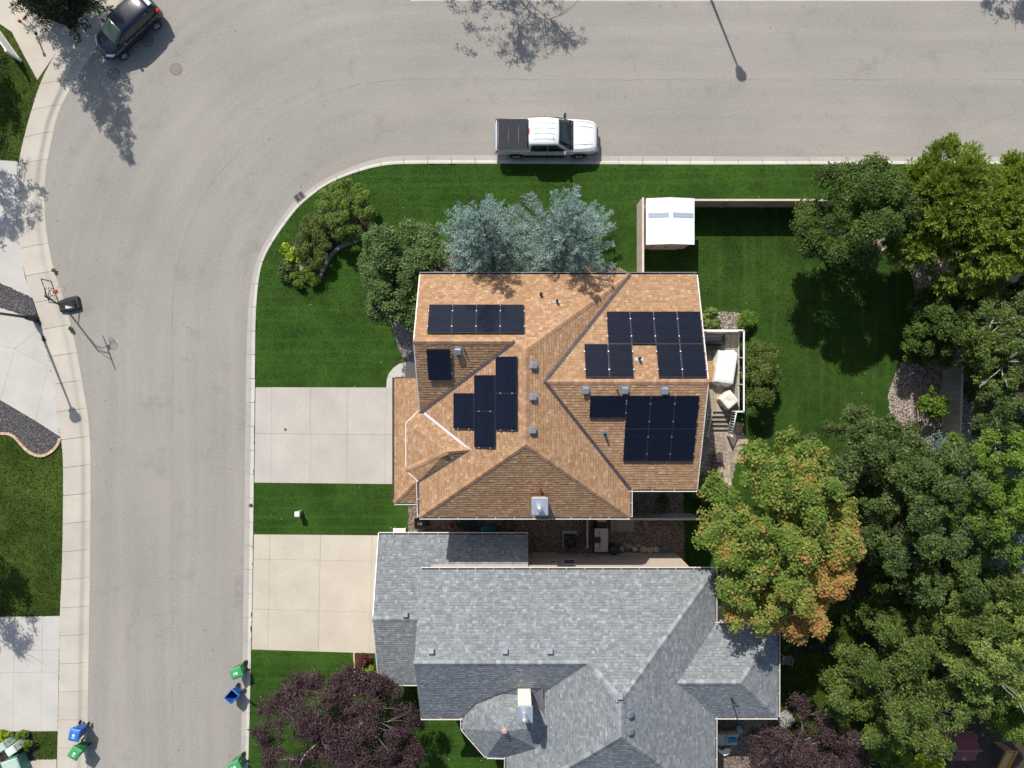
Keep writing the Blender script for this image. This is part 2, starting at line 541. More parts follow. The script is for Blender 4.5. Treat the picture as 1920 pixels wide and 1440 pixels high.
M['cedar'] = mat('cedar', (0.47, 0.27, 0.11), 0.7, 0.2, 7, objrand=0.12)
M['old_wood'] = mat('old_wood', (0.16, 0.13, 0.11), 0.85, 0.25, 7, 0.003, objrand=0.15)
M['canvas'] = mat('canvas', (0.80, 0.79, 0.76), 0.8, 0.04, 3, 0.004)
M['canvas_beige'] = mat('canvas_beige', (0.74, 0.68, 0.60), 0.8, 0.05, 3, 0.004)
M['glass'] = glass_mat('window_glass', (0.012, 0.016, 0.02))
M['bark'] = mat('bark', (0.11, 0.085, 0.065), 0.95, 0.3, 8, 0.01)
M['bark_pale'] = mat('bark_pale', (0.42, 0.38, 0.35), 0.9, 0.25, 8, 0.005)
M['bark_plum'] = mat('bark_plum', (0.27, 0.22, 0.215), 0.85, 0.25, 8, 0.004)
M['stone_tan'] = mat('stone_tan', (0.44, 0.36, 0.27), 0.9, 0.25, 4, 0.03, objrand=0.2)
M['stone_grey'] = mat('stone_grey', (0.27, 0.26, 0.25), 0.9, 0.25, 4, 0.03, objrand=0.2)
M['paver'] = mat('paver', (0.34, 0.27, 0.21), 0.92, 0.2, 5, 0.006, objrand=0.22)
M['edging_block'] = mat('edging_block', (0.24, 0.235, 0.24), 0.92, 0.15, 6, 0.006, objrand=0.25)
M['edging_tan'] = mat('edging_tan', (0.55, 0.40, 0.25), 0.9, 0.12, 6, 0.006, objrand=0.18)

# ------------------------------------------------------------------ ground, road, kerbs, pavements
def px_poly(pts, h):
    return [G(x, y, h) for x, y in pts]


def resample(path, n):
    P = [Vector(p) for p in path]
    L = [0.0]
    for a, b in zip(P, P[1:]): L.append(L[-1] + (b - a).length)
    out = []
    for i in range(n + 1):
        t = L[-1] * i / n
        k = min(max(j for j in range(len(L)) if L[j] <= t + 1e-9), len(P) - 2)
        u = (t - L[k]) / max(L[k + 1] - L[k], 1e-9)
        out.append(P[k].lerp(P[k + 1], u))
    return out


def smooth_path(pts, it=2):
    P = [Vector((p[0], p[1])) for p in pts]
    for _ in range(it):
        Q = [P[0]]
        for a, b in zip(P, P[1:]):
            Q += [a.lerp(b, 0.25), a.lerp(b, 0.75)]
        Q.append(P[-1]); P = Q
    return P


def ragged(poly, step=0.12, amp=0.035, seed=1):
    """Uneven edge for lawns and beds."""
    r = random.Random(seed); out = []
    n = len(poly)
    for i in range(n):
        a = Vector(poly[i]).to_2d(); b = Vector(poly[(i + 1) % n]).to_2d()
        d = b - a; L = d.length
        k = max(1, int(L / step))
        if L > 60 or L < 1e-6: out.append(a); continue
        nr = Vector((-d.y, d.x)) / L
        w = 0.0
        for j in range(k):
            w = w * 0.6 + r.uniform(-amp, amp)
            out.append(a + d * (j / k) + (nr * w if j else Vector((0, 0))))
    return out


def sheet(name, poly, z0, z1, m, label, cat, kind='structure', ragged_edge=None):
    if ragged_edge: poly = ragged(poly, 0.12, ragged_edge, len(poly))
    o = MB().prism(poly, z0, z1).build(name, m)
    return tag(o, label, cat, kind=kind)


g = MB().prism([(-700, -700), (700, -700), (700, 700), (-700, 700)], -0.6, -0.06).build('ground', M['soil'])
tag(g, 'bare brown soil ground under the whole neighbourhood', 'ground', kind='structure')

# road: one L-shaped sheet, inner edge under the kerb
W_OUT = [(163, 1440), (167, 1180), (169, 1080), (170.5, 860), (167, 790), (155, 720), (140, 635), (119, 555), (100, 507), (86, 432), (83, 370), (87, 310), (95, 272), (107, 215), (132, 165), (172, 100), (215, 45), (258, -5), (310, -60)]
W_IN = [(107, 1440), (111, 1270), (112, 1155), (116, 1080), (118, 990), (119, 860), (114, 820), (110, 787), (102, 720), (80, 615), (62, 560), (47, 520), (30, 410), (29, 360), (35, 302), (50, 237), (75, 155), (100, 107), (132, 55), (175, 5), (225, -55)]
K_OUT = [(452, 1440), (457, 1080), (461, 720), (464, 590), (471, 530), (480, 490), (491, 465), (505, 440), (527, 408), (552, 376), (574, 360), (605, 337), (647, 317), (692, 301), (727, 294), (764, 291), (960, 291), (1300, 293), (1600, 294), (1960, 294)]
K_IN = [(466, 1440), (471, 1220), (475, 1000), (478, 720), (479, 590), (485, 520), (495, 482), (517, 445), (538, 415), (560, 387), (580, 370), (610, 347), (650, 329), (695, 315), (727, 309), (764, 307), (960, 307), (1300, 309), (1600, 308), (1960, 308)]
w_out = [G(*p).to_2d() for p in W_OUT]
k_out = [G(*p).to_2d() for p in K_OUT]
road_poly = ([(-18.0, -120)] + [(p.x - 0.4, p.y) for p in w_out] + [(-15, 27), (-8, 23.4), (0, 22.75), (160, 22.75), (160, k_out[-1].y - 0.3)] +
             [(p.x + 0.25, p.y - 0.2) for p in k_out[::-1]] + [(k_out[0].x + 0.25, -120)])
road_poly[0] = (road_poly[1][0], -120)
o = MB().prism(road_poly, -0.05, 0.0).build('road', M['asphalt'])
tag(o, 'pale grey worn asphalt street curving round the corner lot', 'road', kind='structure')


def strip_piece(mb_out, mb_in, prof, gap=0.012):
    """A cast piece between two rails; prof is (share from outer to inner, height)."""
    mb = MB()
    A = list(mb_out); B = list(mb_in)
    d0 = (A[1] - A[0]).normalized() * gap; d1 = (A[-1] - A[-2]).normalized() * gap
    A[0] = A[0] + d0; B[0] = B[0] + d0; A[-1] = A[-1] - d1; B[-1] = B[-1] - d1
    rings = []
    for a, b in zip(A, B):
        top = [a.lerp(b, s).to_3d() + Vector((0, 0, z)) for s, z in prof]
        rings.append(top + [Vector((b.x, b.y, -0.3)), Vector((a.x, a.y, -0.3))])
    mb.loft(rings, smooth=False)
    return mb


kerb = thing('kerb', 'pale concrete kerb and gutter round the corner lot', 'kerb', G(480, 560))
kerb['kind'] = 'structure'
ext_o = [(446, 1560)] + K_OUT + [(2100, 294)]
ext_i = [(460, 1560)] + K_IN + [(2100, 308)]
NS = 62; SUBD = 4
ro = resample([G(*p).to_2d() for p in smooth_path(ext_o, 2)], NS * SUBD)
ri_src = [G(p[0], p[1], 0.1).to_2d() for p in smooth_path(ext_i, 2)]
ri = []
for i, a in enumerate(ro):                      # nearest point of the inner rail
    best = None
    for u, v in zip(ri_src, ri_src[1:]):
        d = v - u; t = max(0, min(1, (a - u).dot(d) / max(d.length_squared, 1e-9)))
        q = u + d * t
        if best is None or (q - a).length < best[0]: best = ((q - a).length, q)
    ri.append(best[1])
kprof = [(0.0, 0.004), (0.55, 0.012), (0.63, 0.03), (0.72, 0.115), (0.80, 0.128), (1.0, 0.13)]
drain_c = G(562, 372).to_2d()
for i in range(NS):
    a, b = ro[i * SUBD:(i + 1) * SUBD + 1], ri[i * SUBD:(i + 1) * SUBD + 1]
    pr = kprof
    mid = a[2]
    if (724 < 720 - mid.y * F / CAM_H < 910 or 1002 < 720 - mid.y * F / CAM_H < 1222) and mid.x < -14:
        pr = [(0.0, 0.004), (0.5, 0.012), (0.62, 0.04), (0.8, 0.075), (1.0, 0.115)]     # dropped kerb at the driveways
    m_ = [u.lerp(v, 0.58) for u, v in zip(a, b)]
    sg = strip_piece(m_, b, [((s_ - 0.58) / 0.42, z_) for s_, z_ in [(0.58, 0.02)] + [q_ for q_ in pr if q_[0] > 0.6]]).build('kerb_segment', M['concrete_kerb'], kerb)
    strip_piece(a, m_, [(0, 0.004), (1, 0.014)]).build('gutter_pan', M['gutter_pan'], sg)

pav = thing('sidewalk', 'cream concrete sidewalk slabs with rolled kerb along the left street edge', 'sidewalk', G(140, 900))
pav['kind'] = 'structure'
NP = 33
wo_s = smooth_path([(160, 1560)] + W_OUT + [(345, -95)], 1); wi_s = smooth_path([(105, 1560)] + W_IN + [(262, -95)], 1)
po = resample([G(*p).to_2d() for p in wo_s], NP * 3); pi_ = resample([G(p[0], p[1], 0.12).to_2d() for p in wi_s], NP * 3)
pprof = [(0.0, 0.006), (0.17, 0.012), (0.22, 0.035), (0.31, 0.105), (0.38, 0.122), (1.0, 0.135)]
for i in range(NP):
    strip_piece(po[i * 3:i * 3 + 4], pi_[i * 3:i * 3 + 4], pprof, 0.011).build('slab', M['concrete_walk'], pav)
north = thing('sidewalk', 'pale concrete sidewalk strip along the top edge of the street', 'sidewalk', (6, 22.9, 0))
north['kind'] = 'structure'
for i in range(30):
    x0 = -6 + i * 1.5
    strip_piece([Vector((x0, 22.6)), Vector((x0 + 1.5, 22.6))], [Vector((x0, 24.2)), Vector((x0 + 1.5, 24.2))], pprof, 0.011).build('slab', M['concrete_walk'], north)

# lots
lawn_edge = [G(p[0], p[1], 0.12).to_2d() for p in smooth_path(ext_i, 2)]
lot = [Vector((x, y)) for x, y in [(lawn_edge[0].x, -60), ]] + lawn_edge + [Vector((70, lawn_edge[-1].y)), Vector((70, -60))]
sheet('lawn', ragged(lot, 0.13, 0.05, 5), -0.3, 0.12, M['lawn'], 'mown green lawn of the corner lot and its neighbour', 'lawn')
yard = px_poly([(1308, 388), (1515, 388), (1720, 500), (1725, 620), (1710, 655), (1680, 695), (1664, 742), (1673, 782), (1692, 806), (1725, 830), (1560, 960), (1400, 900), (1395, 780), (1310, 620)], 0.125)
sheet('yard_lawn', yard, 0.0, 0.128, M['lawn_yard'], 'fenced back yard lawn beside the shed', 'lawn')
south_turf = px_poly([(790, 1300), (1330, 1300), (1330, 1500), (790, 1500)], 0.125)
sheet('side_lawn', px_poly([(1330, 1060), (1640, 1060), (1680, 1460), (1330, 1460)], 0.125), 0.0, 0.129, M['lawn_rough'], 'shaded patchy grass behind the grey roofed house', 'lawn')
# left of the street
west = [Vector((-60, -60)), Vector((pi_[0].x, -60))] + pi_ + [Vector((-22, 32)), Vector((-60, 32))]
sheet('verge_lawn', west, -0.3, 0.11, M['lawn_rough'], 'patchy sunlit grass of the lots left of the street', 'lawn')
sheet('far_lawn', [(-90, 30), (-16, 30), (-8, 24.2), (120, 24.2), (120, 120), (-90, 120)], -0.3, 0.085, M['lawn'], 'lawn beyond the sidewalk at the top of the street', 'lawn')


def slabs(name, quads, z, m, label, cat='driveway', gap=0.012):
    """A paved area of cast panels; each panel is a piece of its own."""
    c = sum((G(*p, z) for q in quads for p in q), Vector()) / sum(len(q) for q in quads)
    root = thing(name, label, cat, (c.x, c.y, 0)); root['kind'] = 'structure'
    for q in quads:
        P = [G(x, y, z).to_2d() for x, y in q]
        cc = sum(P, Vector((0, 0))) / len(P)
        P = [p + (cc - p).normalized() * gap * 0.6 for p in P]
        MB().prism(P, -0.1, z).build('slab', m, root)
    return root


def grid_quads(xs, ys):
    """xs: list of (x at top, x at bottom); ys: list of (y at left, y at right)."""
    out = []
    x0 = [a for a, b in xs]; x1 = [b for a, b in xs]
    ymin, ymax = ys[0][0], ys[-1][0]
    def pt(i, j):
        t = (ys[j][0] - ymin) / (ymax - ymin)
        x = x0[i] + (x1[i] - x0[i]) * t
        s = (x - x0[0]) / (x0[-1] - x0[0])
        return (x, ys[j][0] + (ys[j][1] - ys[j][0]) * s)
    for i in range(len(xs) - 1):
        for j in range(len(ys) - 1):
            out.append([pt(i, j), pt(i + 1, j), pt(i + 1, j + 1), pt(i, j + 1)])
    return out


q = grid_quads([(479, 477), (509.5, 508.5), (582, 581), (652.5, 650.5), (724, 722), (760, 760)], [(726, 726.5), (813, 815.5), (905, 908)])
slabs('driveway', q, 0.135, M['concrete_drive'], 'pale grey concrete driveway of the brown roofed house')
q = grid_quads([(476, 472), (506, 502), (601, 597), (698, 693), (730, 728)], [(1002, 1004), (1048, 1053), (1142, 1149), (1218, 1226)])
slabs('driveway', q, 0.135, M['concrete_cream'], 'cream concrete driveway of the grey roofed house')
curve = [(724, 727), (725, 712), (729, 700), (737, 690), (748, 682), (762, 678), (800, 676), (800, 727)]
slabs('walkway', [curve], 0.133, M['concrete_pale'], 'rounded concrete walk beside the driveway of the brown house', 'path')
# left driveways
q = grid_quads([(-80, -80), (-10, -30), (45, 30)], [(302, 302), (400, 408), (520, 560)])
slabs('driveway', [[(-90, 296), (34, 302), (29, 360), (30, 410), (-90, 412)], [(-90, 412), (30, 410), (47, 520), (63, 562), (20, 545), (-90, 500)]], 0.13, M['concrete_pale'], 'concrete driveway under tree shade left of the basketball hoop')
slabs('driveway', [[(-90, 545), (0, 570), (60, 590), (80, 612), (27, 654), (-90, 630)], [(-90, 630), (27, 654), (0, 750), (-90, 700)], [(80, 612), (102, 718), (90, 686), (27, 654)], [(102, 718), (111, 787), (114, 820), (66, 789), (90, 686)], [(27, 654), (90, 686), (66, 789), (0, 750)]], 0.13, M['concrete_pale'], 'wide pale concrete driveway beside the left street lamp')
q = grid_quads([(-80, -80), (-26, -30), (27, 24), (80, 77), (112, 108)], [(1158, 1155), (1219, 1219), (1262, 1260), (1372, 1371)])
slabs('driveway', q, 0.13, M['concrete_pale'], 'concrete driveway with tree shadow at the lower left')
slabs('driveway', [[(-90, 1427), (106, 1424), (106, 1580), (-90, 1580)]], 0.13, M['concrete_walk'], 'narrow concrete apron behind the utility boxes')
slabs('driveway', [[(-60, -60), (-60, 40), (0, 45), (22, 60), (40, 95), (70, 150), (99, 108), (131, 56), (120, 45), (60, 0), (30, -60)]], 0.13, M['concrete_walk'], 'tan concrete drive near the dark parked car')

# planting beds
def bed(name, pts, z, m, label, it=2, amp=0.03, closed_smooth=True):
    P = [Vector((p[0], p[1])) for p in pts]
    for _ in range(it):
        Q = []
        for a, b in zip(P, P[1:] + P[:1]): Q += [a.lerp(b, 0.25), a.lerp(b, 0.75)]
        P = Q
    poly = ragged([G(p.x, p.y, z).to_2d() for p in P], 0.1, amp, 9)
    o = MB().prism(poly, 0.0, z).build(name, m)
    return tag(o, label, 'bed', kind='structure')


bed('gravel_bed', [(-90, 500), (0, 530), (61, 558), (70, 596), (60, 596), (0, 577), (-90, 550)], 0.138, M['dark_gravel'], 'dark gravel wedge beside the left street lamp', 0)
BED2 = [(-60, 715), (0, 750), (111, 818), (109, 832), (98, 846), (75, 857), (52, 848), (38, 832), (28, 818), (12, 813), (-60, 815)]
bed('gravel_bed', BED2, 0.138, M['dark_gravel'], 'dark gravel bed with tan block edging on the left', 0)
bed('soil_bed', [(-60, 1374), (66, 1372), (68, 1426), (-60, 1430)], 0.135, M['soil'], 'dark planting soil around the green utility boxes', 0)
bed('soil_bed', [(60, -60), (30, -5), (60, 25), (110, 42), (132, 52), (175, 2), (230, -60)], 0.14, M['soil'], 'dark soil bed under the spruce at top left', 1)
ISLAND = [(700, 425), (690, 440), (672, 450), (650, 458), (632, 466), (616, 482), (606, 505), (592, 530), (560, 536), (535, 520), (530, 490), (545, 455), (575, 420), (610, 390), (650, 360), (690, 380)]
bed('soil_bed', ISLAND, 0.15, M['soil'], 'curved garden bed on the front lawn corner', 2)
bed('gravel_bed', [(732, 600), (745, 598), (775, 600), (800, 640), (800, 690), (775, 680), (758, 676), (745, 650)], 0.137, M['grey_gravel'], 'grey gravel strip curving along the front of the brown house', 1)
bed('gravel_bed', [(860, 470), (1000, 455), (1130, 490), (1170, 505), (1200, 530), (1200, 570), (800, 570), (800, 500)], 0.137, M['brown_gravel'], 'gravel bed below the two blue spruces', 1)
bed('gravel_bed', [(1300, 590), (1335, 586), (1365, 583), (1395, 590), (1400, 640), (1300, 640)], 0.14, M['river_pebbles'], 'pebble bed between the two deck shrubs', 1)
bed('gravel_bed', [(1500, 385), (1518, 383), (1640, 380), (1830, 380), (1830, 900), (1740, 860), (1715, 835), (1688, 806), (1668, 776), (1664, 740), (1682, 692), (1712, 652), (1722, 615), (1716, 540), (1706, 505), (1640, 460), (1512, 430)], 0.14, M['river_pebbles'], 'curved pebble bed between back lawn and east fence', 1)
bed('gravel_bed', [(765, 950), (1280, 900), (1285, 1050), (765, 1050)], 0.14, M['brown_gravel'], 'brown gravel side yard between the two houses', 0)
bed('soil_bed', [(666, 1226), (697, 1226), (705, 1300), (664, 1300)], 0.14, M['soil'], 'small soil bed at the corner of the cream driveway', 0)
bed('soil_bed', [(1330, 1070), (1500, 1070), (1500, 1190), (1330, 1190)], 0.142, M['soil'], 'bare soil below the orange and green maple', 1)
bed('soil_bed', [(1325, 1330), (1460, 1330), (1455, 1470), (1325, 1470)], 0.145, M['brown_gravel'], 'shaded gravel patio behind the grey house', 0)
bed('soil_bed', [(1830, 380), (2100, 380), (2100, 1600), (1640, 1600), (1620, 1240), (1560, 1000), (1700, 880), (1830, 900)], 0.136, M['soil'], 'dark woodland soil under the trees on the right', 1)

# block edging
def edging(path, z, size, m, label, it=2):
    P = resample([G(p[0], p[1], z).to_2d() for p in smooth_path(path, it)], 400)
    root = thing('garden_edging', label, 'edging', P[200].to_3d())
    L = 0.0; last = P[0]; nextd = size[0] / 2
    for a, b in zip(P, P[1:]):
        L += (b - a).length
        if L >= nextd:
            nextd += size[0] * 1.06
            ang = math.atan2((b - a).y, (b - a).x)
            MB().box((b.x, b.y, z), (size[0], size[1], size[2]), ang + random.uniform(-0.06, 0.06)).build('block', m, root, bevel=0.012)


edging([(704, 420), (697, 436), (680, 447), (655, 456), (636, 464), (620, 478), (608, 500), (598, 522)], 0.16, (0.15, 0.22, 0.12), M['edging_block'], 'grey concrete block edging on the house side of the front garden bed')
edging([(-40, 815), (10, 812), (26, 817), (40, 834), (56, 850), (78, 857), (99, 846), (110, 832), (113, 820)], 0.15, (0.16, 0.16, 0.1), M['edging_tan'], 'tan block edging round the dark gravel on the left')
edging([(664, 1224), (665, 1305)], 0.15, (0.3, 0.1, 0.1), M['edging_tan'], 'low tan edging beside the red shrub at the cream driveway', 0)

# metal covers in the street
def manhole(px, py, label, dark=False):
    root = thing('manhole_cover', label, 'manhole', G(px, py), group='round covers in the street')
    m1 = M['iron'] ; m2 = M['iron2']
    MB().lathe([(0.36, 0.001), (0.36, 0.006), (0.31, 0.008)], 28, Matrix.Translation(G(px, py)), False).build('ring', m2, root)
    mb = MB().lathe([(0.30, 0.002), (0.30, 0.010), (0.02, 0.010)], 28, Matrix.Translation(G(px, py)), False)
    mb.build('cover', m1, root)
    mb = MB()
    for k in range(10):
        for r in (0.12, 0.22):
            a = 2 * PI * k / 10 + r * 7
            mb.box(G(px, py) + Vector((r * math.cos(a), r * math.sin(a), 0.012)), (0.06, 0.035, 0.006), a)
    mb.build('tread', m2, root)['kind'] = 'stuff'


M['iron'] = mat('iron', (0.25, 0.215, 0.19), 0.8, 0.3, 14, 0.004)
M['iron2'] = mat('iron2', (0.155, 0.13, 0.118), 0.8, 0.3, 14, 0.004)
manhole(330, 130, 'brown round manhole cover in the sunny street right of the dark car')
manhole(213, 138, 'round manhole cover at the tip of the dark car shadow')
manhole(277, 77, 'round manhole cover in the shadow beside the dark car')
d = thing('storm_drain', 'dark rusty storm drain grate set in the curved kerb', 'drain', G(562, 372))
Rm = Matrix.Translation(G(563, 371)) @ Matrix.Rotation(math.radians(36), 4, 'Z')
mb = MB()
for s in (-1, 1):
    mb.box((0, s * 0.30, 0.02), (0.62, 0.06, 0.03), 0, Rm); mb.box((s * 0.30, 0, 0.02), (0.06, 0.56, 0.03), 0, Rm)
mb.box((0, 0, 0.02), (0.05, 0.56, 0.03), 0, Rm)
mb.build('frame', M['iron'], d)
for k in range(9):
    MB().box((0, -0.24 + k * 0.06, 0.018), (0.56, 0.022, 0.02), 0, Rm).build('bar', M['iron2'], d)
MB().box((0, 0, 0.008), (0.6, 0.58, 0.006), 0, Rm).build('pit', M['black_metal'], d)
root = thing('valve_cover', 'small round valve cover in the grey concrete driveway', 'valve cover', G(535, 805, 0.135))
MB().lathe([(0.075, 0.134), (0.075, 0.141), (0.02, 0.142)], 14, Matrix.Translation(G(535, 805, 0.135).to_2d().to_3d())).build('lid', M['iron2'], root)
MB().lathe([(0.095, 0.134), (0.095, 0.138), (0.07, 0.138)], 14, Matrix.Translation(G(535, 805, 0.135).to_2d().to_3d())).build('rim', M['iron'], root)
# patched strip of asphalt by the kerb
tag(MB().prism([G(440, 1078), G(457, 1078), G(457, 1141), G(439, 1141)], -0.01, 0.004).build('asphalt_patch', mat('patch', (0.265, 0.242, 0.228), 0.95, 0.15, 3, 0.01, fine=0.3)), 'rectangular asphalt patch beside the cream driveway kerb', 'patch', kind='structure')


def pip(P, poly):
    x, y = P[:, 0], P[:, 1]; inside = np.zeros(len(P), bool)
    n = len(poly); j = n - 1
    for i in range(n):
        xi, yi = poly[i][0], poly[i][1]; xj, yj = poly[j][0], poly[j][1]
        c = ((yi > y) != (yj > y)) & (x < (xj - xi) * (y - yi) / (yj - yi + 1e-12) + xi)
        inside ^= c; j = i
    return inside


def blades(name, inc, exc, n, z, m, label, hgt=(0.025, 0.05), wid=(0.015, 0.03)):
    lo = np.min([[p[0], p[1]] for p in inc], 0); hi = np.max([[p[0], p[1]] for p in inc], 0)
    P = RNG.uniform(lo, hi, (n, 2))
    k = pip(P, inc)
    for e in exc: k &= ~pip(P, e)
    P = P[k]; n = len(P)
    a = RNG.uniform(0, 2 * PI, n); w = RNG.uniform(*wid, n); h = RNG.uniform(*hgt, n)
    lean = RNG.uniform(-0.06, 0.06, (n, 2))
    V = np.zeros((n, 3, 3))
    V[:, 0, 0] = P[:, 0] - np.cos(a) * w; V[:, 0, 1] = P[:, 1] - np.sin(a) * w
    V[:, 1, 0] = P[:, 0] + np.cos(a) * w; V[:, 1, 1] = P[:, 1] + np.sin(a) * w
    V[:, 2, :2] = P + lean; V[:, 0, 2] = V[:, 1, 2] = z; V[:, 2, 2] = z + h
    o = link_mesh(name, fast_mesh(name, V, 3, {'tint': RNG.random(n)}), m)
    return tag(o, label, 'grass', kind='stuff')


M['blade'] = leaf_mat('blade', [(0, (0.018, 0.05, 0.006)), (0.6, (0.039, 0.094, 0.011)), (1, (0.076, 0.137, 0.024))], 0.7, 0.25, 0.15)
M['blade_dry'] = leaf_mat('blade_dry', [(0, (0.02, 0.05, 0.006)), (0.6, (0.05, 0.085, 0.014)), (0.9, (0.10, 0.12, 0.03)), (1, (0.17, 0.15, 0.06))], 0.7, 0.25, 0.15)
drv = [px_poly([(470, 724), (800, 724), (800, 909), (470, 908)], 0.12), px_poly([(470, 1000), (740, 1002), (740, 1228), (466, 1220)], 0.12)]
hs = [px_poly([(790, 540), (1300, 540), (1300, 900), (790, 950)], 0.12), px_poly([(720, 940), (1300, 940), (1300, 1400), (720, 1260)], 0.12)]
isl = px_poly(ISLAND, 0.15)
front = lawn_edge[3:-3] + [Vector((36, -23)), Vector((lawn_edge[3].x, -23))]
front = [p for p in lawn_edge if -24 < p.y and p.x < 31] + [Vector((31, -23.5)), Vector((-15.7, -23.5))]
blades('lawn_grass', front, drv + hs + [isl, px_poly([(1305, 388), (1960, 388), (1960, 1600), (1305, 1600)], 0.12), px_poly([(728, 600), (800, 600), (800, 725), (724, 725)], 0.12)], 260000, 0.12, M['blade'], 'short mown grass of the corner lot')
blades('yard_grass', yard, [px_poly([(1300, 580), (1400, 580), (1400, 790), (1300, 790)], 0.12)], 60000, 0.127, M['blade'], 'short mown grass of the back yard')
wx = [Vector((-31.5, -23.5)), Vector((-26.5, -23.5))] + [p for p in pi_ if abs(p.y) < 24] + [Vector((-31.5, 23))]
wex = [px_poly(p, 0.12) for p in ([(-90, 296), (34, 302), (47, 520), (62, 560), (102, 720), (112, 820), (98, 846), (75, 857), (52, 848), (28, 820), (-90, 815)], [(-90, 1158), (112, 1155), (108, 1371), (66, 1372), (68, 1426), (110, 1424), (110, 1500), (-90, 1500)], [(-60, -60), (-60, 40), (0, 45), (22, 60), (40, 95), (70, 150), (200, 0), (60, -60)])]
blades('verge_grass', wx, wex, 60000, 0.11, M['blade_dry'], 'patchy grass left of the street', (0.05, 0.11))
blades('shade_grass', px_poly([(1440, 1150), (1640, 1150), (1680, 1460), (1440, 1460)], 0.12), [], 25000, 0.128, M['blade_dry'], 'loose grass in the shade behind the grey house', (0.05, 0.12))

# ------------------------------------------------------------------ roofs
def clip_rect(poly, u0, u1, v0, v1):
    for ax, lim, sgn in ((0, u0, 1), (0, u1, -1), (1, v0, 1), (1, v1, -1)):
        out = []
        n = len(poly)
        for i in range(n):
            a, b = poly[i], poly[(i + 1) % n]
            da, db = (a[ax] - lim) * sgn, (b[ax] - lim) * sgn
            if da >= 0: out.append(a)
            if (da >= 0) != (db >= 0):
                t = da / (da - db)
                out.append((a[0] + (b[0] - a[0]) * t, a[1] + (b[1] - a[1]) * t))
        poly = out
        if len(poly) < 3: return []
    return poly


class Face:
    """A roof plane: z-function in plan, plan polygon, and its own axes."""
    def __init__(self, pts3):
        self.p = [Vector(p) for p in pts3]
        n = Vector()
        for i in range(len(self.p)):
            a, b = self.p[i], self.p[(i + 1) % len(self.p)]
            n += a.cross(b)
        n.normalize()
        if n.z < 0: n = -n; self.p = self.p[::-1]
        self.n = n
        up = Vector((-n.x, -n.y, 0)).normalized()
        self.u = up.cross(Vector((0, 0, 1))).normalized()      # along the eave
        self.w = n.cross(self.u).normalized()
        if self.w.z < 0: self.w = -self.w; self.u = -self.u
        self.o = min(self.p, key=lambda q: q.z)
        self.plane = (n, n.dot(self.p[0]))

    def shingles(self, mb_v, mb_f, mb_c, exposure=0.145, tw=(0.10, 0.25), thick=0.019, rnd=None):
        loc = [((q - self.o).dot(self.u), (q - self.o).dot(self.w)) for q in self.p]
        umin = min(a for a, b in loc); umax = max(a for a, b in loc)
        vmax = max(b for a, b in loc); vmin = min(b for a, b in loc)
        v = vmin
        while v < vmax:
            u = umin - rnd.uniform(0, 0.3)
            while u < umax:
                w = rnd.uniform(*tw)
                pc = clip_rect(loc, u + 0.003, u + w - 0.003, v, v + exposure)
                if len(pc) >= 3:
                    ar = abs(sum(pc[i][0] * pc[(i + 1) % len(pc)][1] - pc[(i + 1) % len(pc)][0] * pc[i][1] for i in range(len(pc)))) / 2
                    if ar > 0.0006:
                        t = thick * rnd.uniform(0.6, 1.25)
                        b = len(mb_v); n = len(pc)
                        for a, c in pc:
                            s = (c - v) / exposure
                            mb_v.append(self.o + self.u * a + self.w * c + self.n * (t * (1 - s) + 0.003))
                        for a, c in pc:
                            mb_v.append(self.o + self.u * a + self.w * c - self.n * 0.002)
                        mb_c += [(c - v) / exposure for a, c in pc] * 2
                        mb_f.append([b + i for i in range(n)])
                        for i in range(n):
                            j = (i + 1) % n
                            if pc[i][1] < v + 0.9 * exposure or pc[j][1] < v + 0.9 * exposure:
                                mb_f.append([b + n + i, b + n + j, b + j, b + i])
                u += w
            v += exposure


def roof_part(house, faces, deckm, shm, seed, exposure=0.145, tw=(0.10, 0.25), thick=0.019):
    off = Vector(house.location)
    deck = MB()
    for f in faces:
        n = len(f.p)
        top = [q - f.n * 0.002 for q in f.p]; bot = [q - Vector((0, 0, 0.16)) for q in f.p]
        deck.add(top + bot, [list(range(n)), list(range(n, 2 * n))[::-1]] + [(n + i, n + (i + 1) % n, (i + 1) % n, i) for i in range(n)])
    roof = deck.build('roof', deckm, house)
    rnd = random.Random(seed)
    for f in faces:
        V = []; Fc = []; Cc = []
        f.shingles(V, Fc, Cc, exposure, tw, thick, rnd)
        me = bpy.data.meshes.new('shingles')
        me.from_pydata([tuple(p - off) for p in V], [], Fc)
        me.attributes.new('course', 'FLOAT', 'POINT').data.foreach_set('value', Cc)
        me.update()
        o = link_mesh('shingles', me, shm, roof)
        o['kind'] = 'stuff'
    return roof


